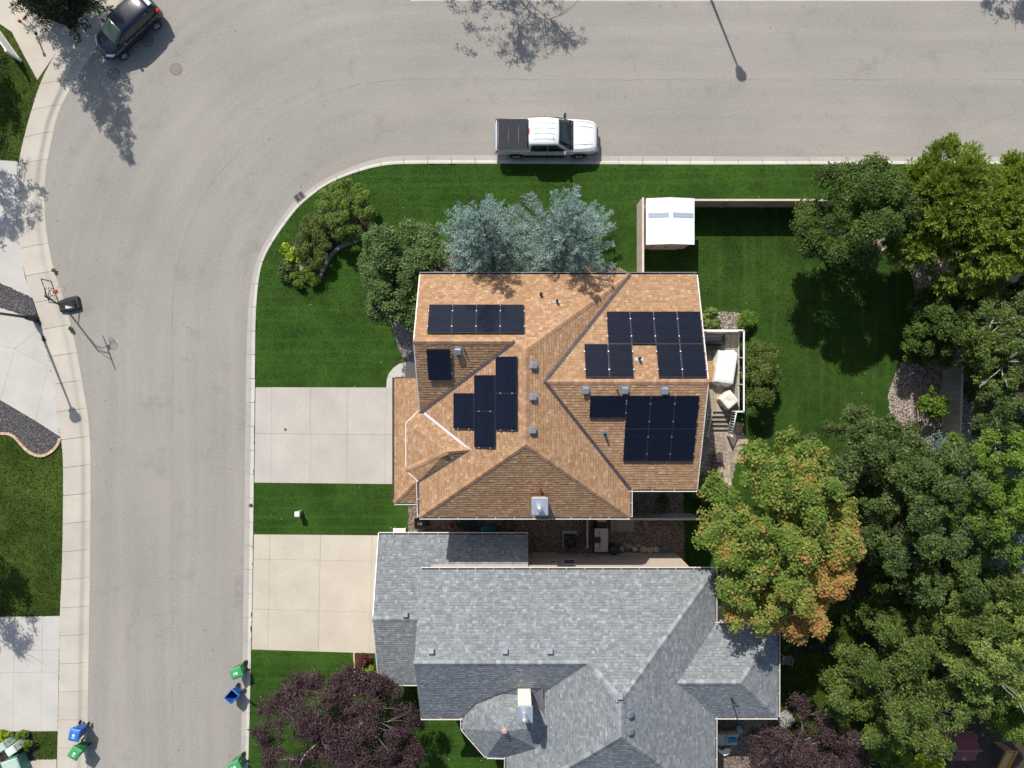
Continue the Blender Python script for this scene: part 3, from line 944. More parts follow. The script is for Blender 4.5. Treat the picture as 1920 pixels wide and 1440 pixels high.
def ridge_caps(roof, a, b, n1, n2, m, w=0.15, step=0.2, lift=0.02):
    """Folded cap shingles along a hip or ridge; n1, n2 are the normals of the planes on either side."""
    a = Vector(a); b = Vector(b); d = b - a; L = d.length; d.normalize()
    s1 = d.cross(n1).normalized(); s2 = d.cross(n2).normalized()
    if s1.dot(n2) > 0 and False: pass
    up = (n1 + n2).normalized()
    # directions down each plane
    def down(n):
        s = d.cross(n).normalized()
        return s if s.dot(up) <= 0 else -s
    s1, s2 = down(n1), down(n2)
    if s1.dot(s2) > 0.5: s2 = -s2
    k = max(1, int(L / step)); off = Vector(_root(roof).location)
    for i in range(k):
        p0 = a + d * (L * i / k - 0.02); p1 = a + d * (L * (i + 1) / k + 0.03)
        t0 = lift + 0.018; t1 = lift + 0.004
        mb = MB()
        ww = w * random.uniform(0.92, 1.08)
        vs = [p0 + s1 * ww + n1 * t0, p0 + up * (t0 + 0.012), p0 + s2 * ww + n2 * t0, p1 + s1 * ww + n1 * t1, p1 + up * (t1 + 0.012), p1 + s2 * ww + n2 * t1]
        lo = [p0 + s1 * ww, p0, p0 + s2 * ww, p1 + s1 * ww, p1, p1 + s2 * ww]
        mb.add(vs + lo, [(0, 1, 4, 3), (1, 2, 5, 4), (0, 6, 7, 1), (1, 7, 8, 2), (3, 4, 10, 9), (4, 5, 11, 10), (0, 3, 9, 6), (2, 8, 11, 5)])
        mb.build('ridge_cap', m, roof)


def gutter(house, a, b, out, m_in, m_lip, hang=1.05, w=0.13, litter=None):
    """Open eave gutter from a to b; out points away from the roof."""
    a = Vector(a); b = Vector(b); out = Vector(out).normalized(); d = (b - a); L = d.length; d.normalize()
    up = Vector((0, 0, 1))
    mb = MB()
    def bar(o0, o1, z0, z1):
        vs = []
        for p in (a, b):
            vs += [p + out * o0 + up * z0, p + out * o1 + up * z0, p + out * o1 + up * z1, p + out * o0 + up * z1]
        mb.add(vs, [(0, 1, 5, 4), (1, 2, 6, 5), (2, 3, 7, 6), (3, 0, 4, 7), (3, 2, 1, 0), (4, 5, 6, 7)])
    bar(w - 0.028, w, -0.12, 0.012)
    g = mb.build('gutter', m_lip, house)
    mb = MB(); bar(0.0, w - 0.028, -0.115, -0.06)
    mb.build('gutter_bed', m_in, g)
    k = max(2, int(L / hang)); mb = MB()
    ang = math.atan2(out.y, out.x)
    for i in range(k + 1):
        p = a + d * (L * i / k * 0.99 + 0.01) + out * (w / 2)
        MB().box(p + up * 0.003, (w + 0.02, 0.022, 0.012), ang).build('gutter_hanger', m_lip, g)
    return g


def box_vent(house, pos, face, size, m, name='roof_vent'):
    """Square roof vent with a sloped hood."""
    R = Matrix.Translation(pos) @ Matrix((( *face.u, 0), (*face.w, 0), (*face.n, 0), (0, 0, 0, 1))).transposed()
    s = size
    mb = MB().box((0, 0, 0.02), (s * 1.25, s * 1.35, 0.012), 0, R)
    mb.box((0, 0, 0.09), (s * 0.8, s * 0.8, 0.14), 0, R)
    v = mb.build(name, m, house)
    MB().box((0, 0, 0.19), (s, s * 1.02, 0.09), 0, R, 0.88).build('hood', m, v, bevel=0.02)
    return v


def pipe_vent(house, pos, face, h=0.35, r=0.055, m=None, plate=None):
    R = Matrix.Translation(pos) @ Matrix((( *face.u, 0), (*face.w, 0), (*face.n, 0), (0, 0, 0, 1))).transposed()
    mb = MB().lathe([(r, -0.1), (r, h), (r * 0.75, h), (r * 0.75, h - 0.06)], 12, Matrix.Translation(pos))
    v = mb.build('vent_pipe', m or M['black_plastic'], house)
    if plate: MB().box((0, 0.05, 0.022), (0.42, 0.16, 0.01), 0, R).build('flashing_plate', plate, v)
    return v


def strip(house, a, b, n, w, m, name='valley_flashing', lift=0.022, side=None):
    a = Vector(a); b = Vector(b); d = (b - a).normalized()
    s = Vector(side) if side is not None else d.cross(Vector((0, 0, 1))).normalized()
    up = Vector((0, 0, 1))
    vs = [a + s * w / 2 + up * lift, a - s * w / 2 + up * lift, b - s * w / 2 + up * lift, b + s * w / 2 + up * lift]
    vs += [p - up * 0.03 for p in vs]
    return MB().add(vs, [(0, 1, 2, 3), (4, 7, 6, 5), (0, 4, 5, 1), (1, 5, 6, 2), (2, 6, 7, 3), (3, 7, 4, 0)]).build(name, m, house)


def window(house, c, w, h, normal, wm=None, mull=True):
    """Framed window on a wall; normal is the outward direction in plan."""
    n = Vector(normal).normalized(); ang = math.atan2(n.y, n.x) - PI / 2
    R = Matrix.Translation(Vector(c)) @ Matrix.Rotation(ang, 4, 'Z')
    mb = MB()
    t = 0.05
    mb.box((0, 0.006, h / 2 - t / 2), (w, 0.028, t), 0, R); mb.box((0, 0.006, -h / 2 + t / 2), (w, 0.028, t), 0, R)
    mb.box((-w / 2 + t / 2, 0.006, 0), (t, 0.028, h - 2 * t), 0, R); mb.box((w / 2 - t / 2, 0.006, 0), (t, 0.028, h - 2 * t), 0, R)
    if mull: mb.box((0, 0.006, 0), (w - 2 * t, 0.024, 0.04), 0, R)
    f = mb.build('window', wm or M['white_trim'], house)
    MB().box((0, 0.002, 0), (w - 2 * t, 0.016, h - 2 * t), 0, R).build('pane', M['glass'], f)
    MB().box((0, 0.012, -h / 2 - 0.02), (w + 0.04, 0.03, 0.03), 0, R).build('sill', wm or M['white_trim'], f)
    return f


# ---- brown roofed house -----------------------------------------------------------------
EB = 6.3
def zN(y): return EB + (5.49 - y) * 0.646
def zS(y): return EB + (y + 6.67) * 0.648
def zW(x): return EB + (x + 4.63) * 0.473
def zE(x): return EB + (5.92 - x) * 0.473
def zGs(y): return 8.55 - (2.0 - y) * 0.646
def zWN(y): return EB + (5.49 - y) * 0.385
def zWS(y): return EB + (y + 5.28) * 0.385
house = thing('brown_house', 'house with tan brown shingle roof carrying the solar panels', 'house', (0.6, -0.6, 0.1))
A = Vector((-4.63, 5.49, EB)); NE = Vector((5.92, 5.49, EB)); RN = Vector((0.65, 1.62, 8.8)); RS = Vector((0.65, -2.81, 8.8))
G1 = Vector((-4.63, 2.0, zN(2.0))); G2 = Vector((0.127, 2.0, zN(2.0))); GV = Vector((-4.63, -1.48, EB))
SW = Vector((-4.63, -6.67, EB)); SE = Vector((5.92, -6.67, EB))
WR1 = Vector((1.545, 0.105, 8.37)); WR2 = Vector((9.3, 0.105, 8.37)); WNE = Vector((9.3, 5.49, EB)); WSE = Vector((9.3, -5.28, EB)); WV = Vector((5.92, -5.28, EB))
fN = Face([A, NE, RN, G2, G1]); fG = Face([G1, G2, GV]); fW = Face([G2, RN, RS, SW, GV]); fS = Face([RS, SE, SW])
fE = Face([RN, NE, WR1, WV, SE, RS]); fWN = Face([NE, WNE, WR2, WR1]); fWS = Face([WR1, WR2, WSE, WV])
# turret bay over the garage
TH = 7.5
T1 = G(785, 771, EB); T2 = G(762, 793, EB); T3 = G(762, 881, EB); T4 = G(785, 902, EB); TQ = G(838, 847, TH); TR = G(881, 843, TH + 0.02)
tN = Face([T1, TQ, TR]); tNW = Face([T1, T2, TQ]); tWf = Face([T2, T3, TQ]); tSW = Face([T3, T4, TQ]); tS = Face([T4, TR, TQ])
# low skirt roof over the garage front
def zK(x): return 3.0 + (x + 6.44) * 0.5
K1 = Vector((-6.44, 0.35, 3.0)); K2 = Vector((-4.2, 0.35, zK(-4.2))); K3 = Vector((-6.44, -6.5, 3.0)); K4 = Vector((-4.2, -4.26, zK(-4.2))); K5 = Vector((-4.2, -6.5, 3.0))
kW = Face([K1, K2, K4, K3]); kS = Face([K3, K4, K5])
roof = roof_part(house, [fN, fG, fW, fS, fE, fWN, fWS, tN, tNW, tWf, tSW, tS, kW, kS], M['roof_deck_brown'], M['shingle_brown'], 3)
cb = M['cap_brown']
for a, b, p, q_ in ((RN, RS, fW, fE), (RN, NE, fN, fE), (RN, G2, fN, fW), (G1, G2, fN, fG), (RS, SW, fW, fS), (RS, SE, fE, fS), (WR1, WR2, fWN, fWS), (TQ, TR, tN, tS), (T3, TQ, tWf, tSW), (K3, K4, kW, kS)):
    ridge_caps(roof, a, b, p.n, q_.n, cb, 0.14 if p is not tNW else 0.1)
for a, b in ((NE, WR1), (WV, WR1), (GV, G2)):
    strip(house, a, b, None, 0.16, M['flashing'], lift=0.06)
strip(house, T1 + Vector((0.3, -.1, 0.15)), TR, None, 0.12, M['flashing_bright'], lift=0.03)
strip(house, T4, TR, None, 0.14, M['flashing'], lift=0.03)
for a, b in ((T1, T2), (T2, T3), (T3, T4)):
    strip(house, a, b, None, 0.10, M['white_trim'], 'gutter', lift=0.012)
gl, gi = M['white_trim'], M['gutter_brown']
gutter(house, A, WNE, (0, 1, 0), gi, M['grey_metal'], 1.6)
gutter(house, SW, SE, (0, -1, 0), gi, gl, 0.95)
gutter(house, WV, WSE, (0, -1, 0), gi, gl, 0.95)
gutter(house, WV, SE, (1, 0, 0), gi, gl, 0.8)
gutter(house, T4, SW, (-1, 0, 0), gi, gl, 1.2)
gutter(house, K1, K3, (-1, 0, 0), gi, M['gutter_brown'], 1.2)
gutter(house, K3, K5, (0, -1, 0), gi, gl, 0.9)
strip(house, K1, K2, None, 0.08, M['gutter_brown'], 'drip_edge', lift=0.02)
strip(house, A, G1, None, 0.06, M['white_trim'], 'drip_edge', lift=0.018); strip(house, G1, GV, None, 0.06, M['white_trim'], 'drip_edge', lift=0.018)
strip(house, WNE, WR2, None, 0.05, M['white_trim'], 'drip_edge', lift=0.018); strip(house, WR2, WSE, None, 0.05, M['white_trim'], 'drip_edge', lift=0.018)
# walls
w = MB()
w.prism([(-4.2, 5.05), (5.5, 5.05), (5.5, 5.05), (8.9, 5.05), (8.9, -4.85), (5.5, -4.85), (5.5, -6.25), (-4.2, -6.25)], 0.0, EB - 0.12)
w.add([(8.9, 5.05, EB - .12), (8.9, -4.85, EB - .12), (8.9, 0.105, 8.2)], [(0, 1, 2)])
w.add([(-4.2, 5.05, EB - .12), (-4.2, -1.3, EB - .12), (-4.2, 2.0, 8.4)], [(0, 1, 2)])
w.build('wall', M['stucco'], house)
w = MB(); w.prism([(-5.9, -0.1), (-4.2, -0.1), (-4.2, -6.0), (-5.9, -6.0)], 0.0, 2.95)
w.prism([(T1.x, T1.y - .1), (T2.x + .15, T2.y - .1), (T3.x + .15, T3.y + .1), (T4.x, T4.y + .1)], 3.2, EB - 0.1)
w.build('garage_wall', M['stucco'], house)
gd = MB()
for k in range(5): gd.box((-5.93, -3.1, 0.36 + k * 0.45), (0.05, 4.8, 0.43))
gd.build('garage_door', M['white_trim'], house)
for c, ww, hh, n in (((-4.2, 3.4, 4.7), 1.2, 1.4, (-1, 0)), ((T2.x + .13, (T2.y + T3.y) / 2, 4.9), 1.6, 1.3, (-1, 0)), ((2.5, 5.05, 4.8), 1.3, 1.3, (0, 1)), ((-2, 5.05, 1.9), 1.5, 1.4, (0, 1)), ((7.2, 5.05, 4.8), 1.2, 1.2, (0, 1)), ((8.9, -2.6, 4.8), 1.4, 1.3, (1, 0)), ((8.9, 2.8, 4.8), 1.4, 1.3, (1, 0)), ((1.5, -6.25, 4.6), 1.0, 1.0, (0, -1)), ((-2.5, -6.25, 4.6), 1.0, 1.0, (0, -1)), ((7.4, -4.85, 4.6), 1.0, 1.0, (0, -1))):
    window(house, c, ww, hh, n)
dr = MB().box((8.93, 1.0, 1.75), (0.06, 1.7, 2.1)).build('patio_door', M['white_trim'], house)
MB().box((8.97, 1.0, 1.75), (0.02, 1.5, 1.9)).build('pane', M['glass'], dr)
dr = MB().box((-4.23, 1.2, 1.25), (0.06, 1.0, 2.1)).build('front_door', M['cedar'], house)
MB().lathe([(0.03, -0.03), (0.03, 0.03)], 8, Matrix.Translation((-4.29, 0.85, 1.2))).build('handle', M['alu'], dr)
# roof fittings
for px, py in ((998, 683), (997, 742), (996, 804)):
    box_vent(house, on_plane(px, py + 2, fE.plane), fE, 0.33, M['grey_metal'])
for px, py in ((1098, 728), (1171, 728), (1246, 729)):
    box_vent(house, on_plane(px, py + 2, fWS.plane), fWS, 0.33, M['grey_metal'])
box_vent(house, on_plane(859, 656, fG.plane), fG, 0.32, M['grey_metal'])
pipe_vent(house, on_plane(1014, 552, fN.plane), fN, 0.3, 0.07)
for px, py, f in ((1044, 565, fN), (1198, 672, fWN), (1134, 814, fWS)):
    pipe_vent(house, on_plane(px, py, f.plane), f, 0.4, 0.06, None, M['grey_metal'])
pipe_vent(house, on_plane(871, 657, fG.plane), fG, 0.2, 0.035); pipe_vent(house, on_plane(1157, 731, fWS.plane), fWS, 0.2, 0.035)
pipe_vent(house, on_plane(1011, 912, fS.plane), fS, 0.3, 0.075, mat('rust_pipe', (0.22, 0.12, 0.085), 0.7, 0.2, 5))
# chimney chase standing on the south slope
cp = G(1012, 949, 7.9)
ch = MB().box((cp.x, cp.y, 7.05), (0.68, 0.72, 1.75)).build('chimney', M['stucco'], house)
MB().box((cp.x, cp.y, 7.96), (0.80, 0.84, 0.10)).build('chimney_cap', M['galvanised'], ch, bevel=0.015)
MB().lathe([(0.11, 7.98), (0.11, 8.30), (0.15, 8.32), (0.15, 8.40), (0.06, 8.46)], 14, Matrix.Translation((cp.x - 0.02, cp.y - 0.05, 0))).build('flue', M['galvanised'], ch)
p0 = on_plane(1010, 931, fS.plane)
MB().box((p0.x, p0.y + 0.02, p0.z + 0.1), (0.72, 0.30, 0.22)).build('cricket', M['roof_deck_brown'], ch)

# ---- solar panels -----------------------------------------------------------------------
PW, PL, PT = 1.134, 1.722, 0.035
def panel_proto(gx, gy):
    t = thing('solar_panel', 'solar panel', 'solar panel')
    fr = MB()
    for s in (-1, 1):
        fr.box((s * (gx / 2 - 0.009), 0, 0), (0.018, gy, PT)); fr.box((0, s * (gy / 2 - 0.009), 0), (gx - 0.036, 0.018, PT))
    fr.build('frame', M['panel_frame'], t, local=True)
    MB().box((0, 0, -0.002), (gx - 0.034, gy - 0.034, PT - 0.012)).build('cell_sheet', M['solar'], t, local=True)
    rl = MB()
    for s in (-1, 1): rl.box((0, s * gy * 0.27, -0.045), (gx, 0.04, 0.05))
    rl.build('mounting_rail', M['alu'], t, local=True)
    cl = MB()
    for s in (-1, 1):
        for r in (-1, 1): cl.box((r * (gx / 2 + 0.012), s * gy * 0.27, 0.008), (0.045, 0.055, 0.05))
    cl.build('clamp', M['alu'], t, local=True)
    return t


def put_panel(src, face, pos, label, group):
    o = copy_tree(src)
    R = Matrix((( *face.u, 0), (*face.w, 0), (*face.n, 0), (0, 0, 0, 1))).transposed()
    o.matrix_world = Matrix.Translation(pos + face.n * 0.12) @ R @ Matrix.Rotation(random.uniform(-.006, .006), 4, 'X') @ Matrix.Rotation(random.uniform(-.006, .006), 4, 'Y')
    tag(o, label, 'solar panel', group)


def grid_at(face, px, py, cells, pw, pl, labels, group, src):
    c = on_plane(px, py, face.plane)
    ux = face.u if face.u.x > 0 or (abs(face.u.x) < 1e-6 and face.u.y > 0) else -face.u
    wd = face.w
    for (i, j), lb in zip(cells, labels):
        put_panel(src, face, c + ux * i * (pw + 0.018) + wd * j * (pl + 0.018), lb, group)


pp = panel_proto(PW, PL); pl_ = panel_proto(PL, PW)
ordn = ['leftmost', 'second from left', 'third from left', 'rightmost']
grid_at(fN, 893, 600.5, [(-1.5, 0), (-0.5, 0), (0.5, 0), (1.5, 0)], PW, PL, [s + ' of the four solar panels in a row near the spruces' for s in ordn], 'solar panels on the brown roof', pp)
grid_at(fG, 824, 682, [(0, 0)], PW, PL, ['lone solar panel on the dark west gable slope'], 'solar panels on the brown roof', pp)
# west slope: columns step along the slope, panels lie with their short side up the slope
cW = on_plane(911, 771, fW.plane); uy = Vector((0, 1, 0))
wcells = [(0.0, 0.5, 'upper panel of the middle column in the stepped west solar group'), (0.0, -0.5, 'lower panel of the middle column in the stepped west solar group'),
          (1.0, 1.0, 'upper panel of the right column in the stepped west solar group'), (1.0, 0.0, 'lower panel of the right column in the stepped west solar group'),
          (-1.0, 0.0, 'single left panel of the stepped west solar group')]
for j, i, lb in wcells:
    put_panel(pl_, fW, cW + fW.w * j * (PW + 0.018) + uy * i * (PL + 0.018), lb, 'solar panels on the brown roof')
cc = on_plane(1226.5, 616, fWN.plane); ux = Vector((1, 0, 0)); wd = fWN.w if fWN.w.y < 0 else -fWN.w
for k in range(4):
    put_panel(pp, fWN, cc + ux * (k - 1.5) * (PW + 0.018), ordn[k] + ' panel in the upper row of the right hand blue solar group', 'solar panels on the brown roof')
for k, lb in ((-2.5, 'left panel of the lower pair beside the roof pipe, at its left'), (-1.5, 'right panel of the lower pair at the left of the roof pipe'), (0.5, 'left panel of the lower pair at the right of the roof pipe'), (1.5, 'bottom right corner panel of the blue solar group by the deck')):
    put_panel(pp, fWN, cc + ux * k * (PW + 0.018) + wd * (PL + 0.018), lb, 'solar panels on the brown roof')
cs = on_plane(1237.5, 802.5, fWS.plane); wu = fWS.w
for j, rn in ((0.5, 'upper'), (-0.5, 'lower')):
    for i, cn in ((-1, 'left'), (0, 'middle'), (1, 'right')):
        put_panel(pp, fWS, cs + ux * i * (PW + 0.018) + wu * j * (PL + 0.018), '%s %s panel of the black block of six on the south slope' % (rn, cn), 'solar panels on the brown roof')
put_panel(pl_, fWS, cs - ux * (1.5 * (PW + 0.018) + PL / 2 + 0.012) + wu * (PL + 0.009 - PW / 2), 'sideways black panel left of the block of six on the south slope', 'solar panels on the brown roof')
for o in (pp, pl_):
    for c in list(o.children): bpy.data.objects.remove(c)
    bpy.data.objects.remove(o)

# ---- grey roofed house ------------------------------------------------------------------
EG = 4.9
gh = thing('grey_house', 'low house with grey shingle roof beside the solar house', 'house', (3.0, -14.5, 0.1))
def V3(x, y, z): return Vector((x, y, z))
N1 = V3(-4.75, -9.7, EG); N2 = V3(10.58, -9.7, EG); AP = V3(5.15, -14.95, 8.44); R2 = V3(3.71, -13.55, 7.5); R1 = V3(-4.75, -13.55, 7.5)
S1 = V3(-4.75, -17.4, EG); S2 = V3(-0.28, -17.4, EG); A2 = V3(5.15, -16.64, 8.44); B1 = V3(-0.28, -21.88, EG); B2 = V3(10.58, -21.88, EG)
Wn = V3(10.58, -12.58, EG); Wr = V3(8.28, -14.97, 6.4); Ws = V3(10.58, -17.37, EG); We1 = V3(13.86, -12.58, EG); We2 = V3(13.86, -17.37, EG); Wre = V3(11.46, -14.97, 6.4)
gN = Face([N1, N2, AP, R2, R1]); gS = Face([R1, R2, S2, S1]); gW = Face([R2, AP, A2, B1, S2]); gE = Face([AP, N2, Wn, Wr, Ws, B2, A2]); gSS = Face([A2, B2, B1])
gwN = Face([Wn, We1, Wre, Wr]); gwS = Face([Wr, Wre, We2, Ws]); gwE = Face([We1, We2, Wre])
def zGN(y): return 2.6 + (-8.36 - y) * 0.40
def zGS(y): return 2.6 + (y + 16.6) * 0.40
ga1 = V3(-7.4, -8.36, 2.6); ga2 = V3(0.89, -8.36, 2.6)
gaN = Face([ga1, ga2, V3(0.89, -9.93, zGN(-9.93)), V3(-4.6, -9.93, zGN(-9.93)), V3(-4.6, -12.48, zGN(-12.48)), V3(-7.4, -12.48, zGN(-12.48))])
gaS = Face([V3(-7.4, -12.48, 4.248), V3(-4.3, -12.48, 4.248), V3(-4.3, -16.6, 2.6), V3(-7.4, -16.6, 2.6)])
# turret
tc = G(946, 1371, 7.1)
ring = [V3(-2.56, -17.45, EG + .02), V3(-2.56, -18.0, EG), V3(-1.32, -19.42, EG), V3(-0.37, -19.45, EG), V3(1.3, -18.6, EG + .9), V3(1.9, -17.2, EG + 1.3), V3(1.0, -15.75, EG + 1.15), V3(-0.5, -15.55, EG + 1.1), V3(-1.9, -16.4, EG + .6)]
tf = [Face([ring[i], ring[(i + 1) % 9], tc]) for i in range(9)]
roofg = roof_part(gh, [gN, gS, gW, gE, gSS, gwN, gwS, gwE, gaN, gaS] + tf, M['roof_deck_grey'], M['shingle_grey'], 5, 0.145, (0.10, 0.24), 0.02)
cg = M['cap_grey']
for a, b, p, q_ in ((R1, R2, gN, gS), (R2, AP, gN, gW), (N2, AP, gN, gE), (AP, A2, gW, gE), (A2, B1, gW, gSS), (A2, B2, gE, gSS), (Wr, Wre, gwN, gwS), (Wre, We1, gwN, gwE), (Wre, We2, gwS, gwE), (V3(-7.4, -12.48, 4.248), V3(-4.5, -12.48, 4.248), gaN, gaS)):
    ridge_caps(roofg, a, b, p.n, q_.n, cg, 0.15, 0.22)
gi2 = M['gutter_litter']
gutter(gh, N1, N2, (0, 1, 0), gi2, gl, 0.92)
gutter(gh, ga1, ga2, (0, 1, 0), gi2, gl, 0.8)
gutter(gh, V3(-7.4, -16.6, 2.6), V3(-4.6, -16.6, 2.6), (0, -1, 0), gi2, gl, 1.0)
gutter(gh, S1, V3(-2.6, -17.4, EG), (0, -1, 0), gi2, gl, 1.0)
gutter(gh, Ws, We2, (0, -1, 0), gi2, gl, 0.9)
gutter(gh, We1, We2, (1, 0, 0), gi2, gl, 1.0)
gutter(gh, Wn, We1, (0, 1, 0), gi2, gl, 1.0)
gutter(gh, Ws, B2, (1, 0, 0), gi2, gl, 1.0)
gutter(gh, N2, Wn, (1, 0, 0), gi2, gl, 1.0)
gutter(gh, V3(-0.28, -19.5, EG), B1, (-1, 0, 0), gi2, gl, 1.0)
for i in (0, 1, 2):
    a, b = ring[i], ring[i + 1]; dd = (b - a).normalized()
    gutter(gh, a, b, (dd.y, -dd.x, 0) if i != 5 else (0, 0, 1), gi2, gl, 0.8)
strip(gh, ga1 + V3(0, .1, 0), V3(-7.4, -12.48, 4.248), None, 0.05, M['white_trim'], 'drip_edge', lift=0.02)
strip(gh, V3(-7.4, -12.48, 4.248), V3(-7.4, -16.6, 2.6), None, 0.05, M['white_trim'], 'drip_edge', lift=0.02)
# membrane lining the valleys round the turret
mem = MB()
pts = [G(866, 1346, EG + .1), G(890, 1318, 5.6), G(930, 1300, 6.0), G(975, 1286, 6.3), G(1018, 1288, 6.3), G(1020, 1330, 6.0), G(1012, 1372, 5.7), G(975, 1405, 5.3), G(950, 1420, EG + .06)]
surf = []
for p in pts:
    z1 = gS.plane[1] - gS.n.x * p.x - gS.n.y * p.y; z1 /= gS.n.z
    z2 = (gW.plane[1] - gW.n.x * p.x - gW.n.y * p.y) / gW.n.z
    surf.append(V3(p.x, p.y, max(z1, z2, EG) + 0.035))
cen = V3(-0.1, -16.9, 5.1)
mem.add(surf + [cen], [(i, i + 1, len(surf)) for i in range(len(surf) - 1)])
mem.build('valley_membrane', M['flashing_grey'], gh)
MB().lathe([(0.15, 7.05), (0.17, 7.10), (0.13, 7.16), (0.05, 7.18)], 12, Matrix.Translation((tc.x, tc.y, 0))).build('turret_finial', mat('finial', (0.42, 0.29, 0.25), 0.6, 0.15, 6), gh)
# walls
w = MB()
w.prism([(-4.4, -9.95), (9.65, -9.95), (9.65, -12.85), (13.4, -12.85), (13.4, -17.0), (10.1, -17.0), (10.1, -21.4), (0.1, -21.4), (0.1, -19.1), (-1.2, -19.1), (-2.3, -17.9), (-2.3, -17.05), (-4.4, -17.05)], 0.0, EG - 0.12)
w.build('wall', M['stucco_tan'], gh)
w = MB(); w.prism([(-7.0, -8.7), (0.6, -8.7), (0.6, -9.9), (-4.4, -9.9), (-4.4, -16.25), (-7.0, -16.25)], 0.0, 2.5)
w.add([(-7.0, -8.7, 2.5), (-7.0, -16.25, 2.5), (-7.0, -12.48, 4.1)], [(0, 1, 2)])
w.add([(-4.5, -10.0, EG - .1), (-4.5, -17.05, EG - .1), (-4.5, -13.55, 7.3)], [(0, 1, 2)])
w.build('garage_wall', M['stucco_tan'], gh)
w = MB(); w.box((2.75, -9.935, 0.22), (13.7, 0.05, 0.45)); w.build('foundation', M['stone_grey'], gh)
strip(gh, V3(-4.45, -9.88, zGN(-9.88) + .05), V3(0.88, -9.88, zGN(-9.88) + .05), None, 0.14, M['flashing_bright'], 'wall_flashing', lift=0.03)
gd = MB()
for k in range(4): gd.box((-7.03, -12.4, 0.35 + k * 0.5), (0.05, 5.2, 0.48))
gd.build('garage_door', M['white_trim'], gh)
for c, ww, hh in (((2.28, -9.95, 2.25), 0.46, 0.62), ((3.2, -9.95, 2.25), 0.72, 0.9)):
    window(gh, c, ww, hh, (0, 1))
for x in (1.9, 6.85): window(gh, (x, -9.92, 0.32), 1.35, 0.36, (0, 1), mull=False)
window(gh, (13.4, -15, 2.2), 1.6, 1.3, (1, 0)); window(gh, (-1.8, -18.5, 2.3), 1.0, 1.5, (-0.75, -0.66)); window(gh, (5.0, -21.4, 2.3), 1.8, 1.4, (0, -1))
mb = MB()
for x, z in ((-1.95 + 0.1, 3.75), (5.9, 3.6)):
    mb.box((x, -9.93, z), (0.28, 0.06, 0.16))
mb.build('wall_vent', M['grey_metal'], gh)
mb = MB().box((4.45, -9.9, 1.55), (0.22, 0.18, 0.34)); mb.tube([(4.3, -9.88, 1.4), (4.2, -9.88, 0.8), (4.15, -9.88, 0.2)], 0.025, 6); mb.build('meter_box', M['grey_metal'], gh)
# fittings
for px, py, f in ((809, 1222, gN), (947, 1222, gN), (1031, 1222, gN), (1162, 1307, gN), (1178, 1336, gE), (1178, 1368, gE), (761, 1152, gaN)):
    box_vent(gh, on_plane(px, py + 1, f.plane), f, 0.30, M['vent_blue'])
p = on_plane(1371, 1309, gwS.plane)
v = MB().tube([p - V3(0, 0, .1), p + V3(0, 0, 0.9)], 0.04, 8).build('vent_pipe', M['black_plastic'], gh)
MB().tube([p + V3(-.1, 0, .9), p + V3(.1, 0, .9)], 0.035, 8).build('cap', M['black_plastic'], v)
cp = G(984, 1340, 8.4)
ch = MB().box((cp.x, cp.y + 0.02, 6.75), (0.64, 0.66, 3.1)).build('chimney', mat('chimney_cream', (0.80, 0.73, 0.65), 0.9, 0.04, 4), gh)
MB().box((cp.x, cp.y, 8.35), (0.76, 0.78, 0.10)).build('chimney_cap', M['galvanised'], ch, bevel=0.015)
MB().lathe([(0.12, 8.38), (0.12, 8.75), (0.165, 8.77), (0.17, 8.9), (0.10, 9.02), (0.03, 9.05)], 16, Matrix.Translation((cp.x - 0.02, cp.y - 0.03, 0))).build('flue', M['galvanised'], ch)

# ------------------------------------------------------------------ trees and plants
def unit(a):
    return a / np.maximum(np.linalg.norm(a, axis=-1, keepdims=True), 1e-9)


def diamonds(B, D, Nn, L, W):
    """Leaf-shaped quads from base B along D, lying across Nn."""
    S = unit(np.cross(D, Nn)) * W[:, None]
    mid = B + D * (L * 0.45)[:, None]
    V = np.stack([B, mid + S, B + D * L[:, None], mid - S], 1)
    return V


def leaf_clumps(rng, C, R, nl, leaf, up=0.7, flat=0.75, aspect=0.32, ctint=None, tvar=0.55):
    n = len(C)
    idx = np.repeat(np.arange(n), nl)
    d = unit(rng.normal(size=(n * nl, 3)))
    d[:, 2] = np.where(d[:, 2] < -0.3, -d[:, 2], d[:, 2])
    rr = R[idx] * rng.random(n * nl) ** 0.45
    P = C[idx] + d * rr[:, None] * np.array([1, 1, flat])
    Nn = unit(d * 0.5 + np.array([0, 0, up]) + rng.normal(size=(n * nl, 3)) * 0.45)
    t = rng.normal(size=(n * nl, 3))
    D = unit(t - Nn * (t * Nn).sum(1, keepdims=True))
    L = leaf * rng.uniform(0.65, 1.35, n * nl)
    V = diamonds(P, D, Nn, L, L * aspect)
    ct = rng.random(n) if ctint is None else ctint
    tint = np.clip(ct[idx] * (1 - tvar) + rng.random(n * nl) * tvar, 0, 1)
    return V, tint


def needles(rng, P, D, L, k, nl, nw, spread=0.75, tint0=None):
    n = len(P)
    idx = np.repeat(np.arange(n), k)
    Dd = D[idx]
    r = rng.normal(size=(n * k, 3)); r = unit(r - Dd * (r * Dd).sum(1, keepdims=True))
    dirn = unit(Dd * 0.75 + r * spread)
    B = P[idx] + Dd * (L[idx] * rng.random(n * k))[:, None]
    ln = nl * rng.uniform(0.7, 1.2, n * k)
    Nn = unit(np.cross(dirn, Dd + 1e-3) + np.array([0, 0, 0.4]))
    V = diamonds(B, dirn, Nn, ln, np.full(n * k, nw))
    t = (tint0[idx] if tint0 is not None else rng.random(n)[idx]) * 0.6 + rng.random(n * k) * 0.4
    return V, np.clip(t, 0, 1)


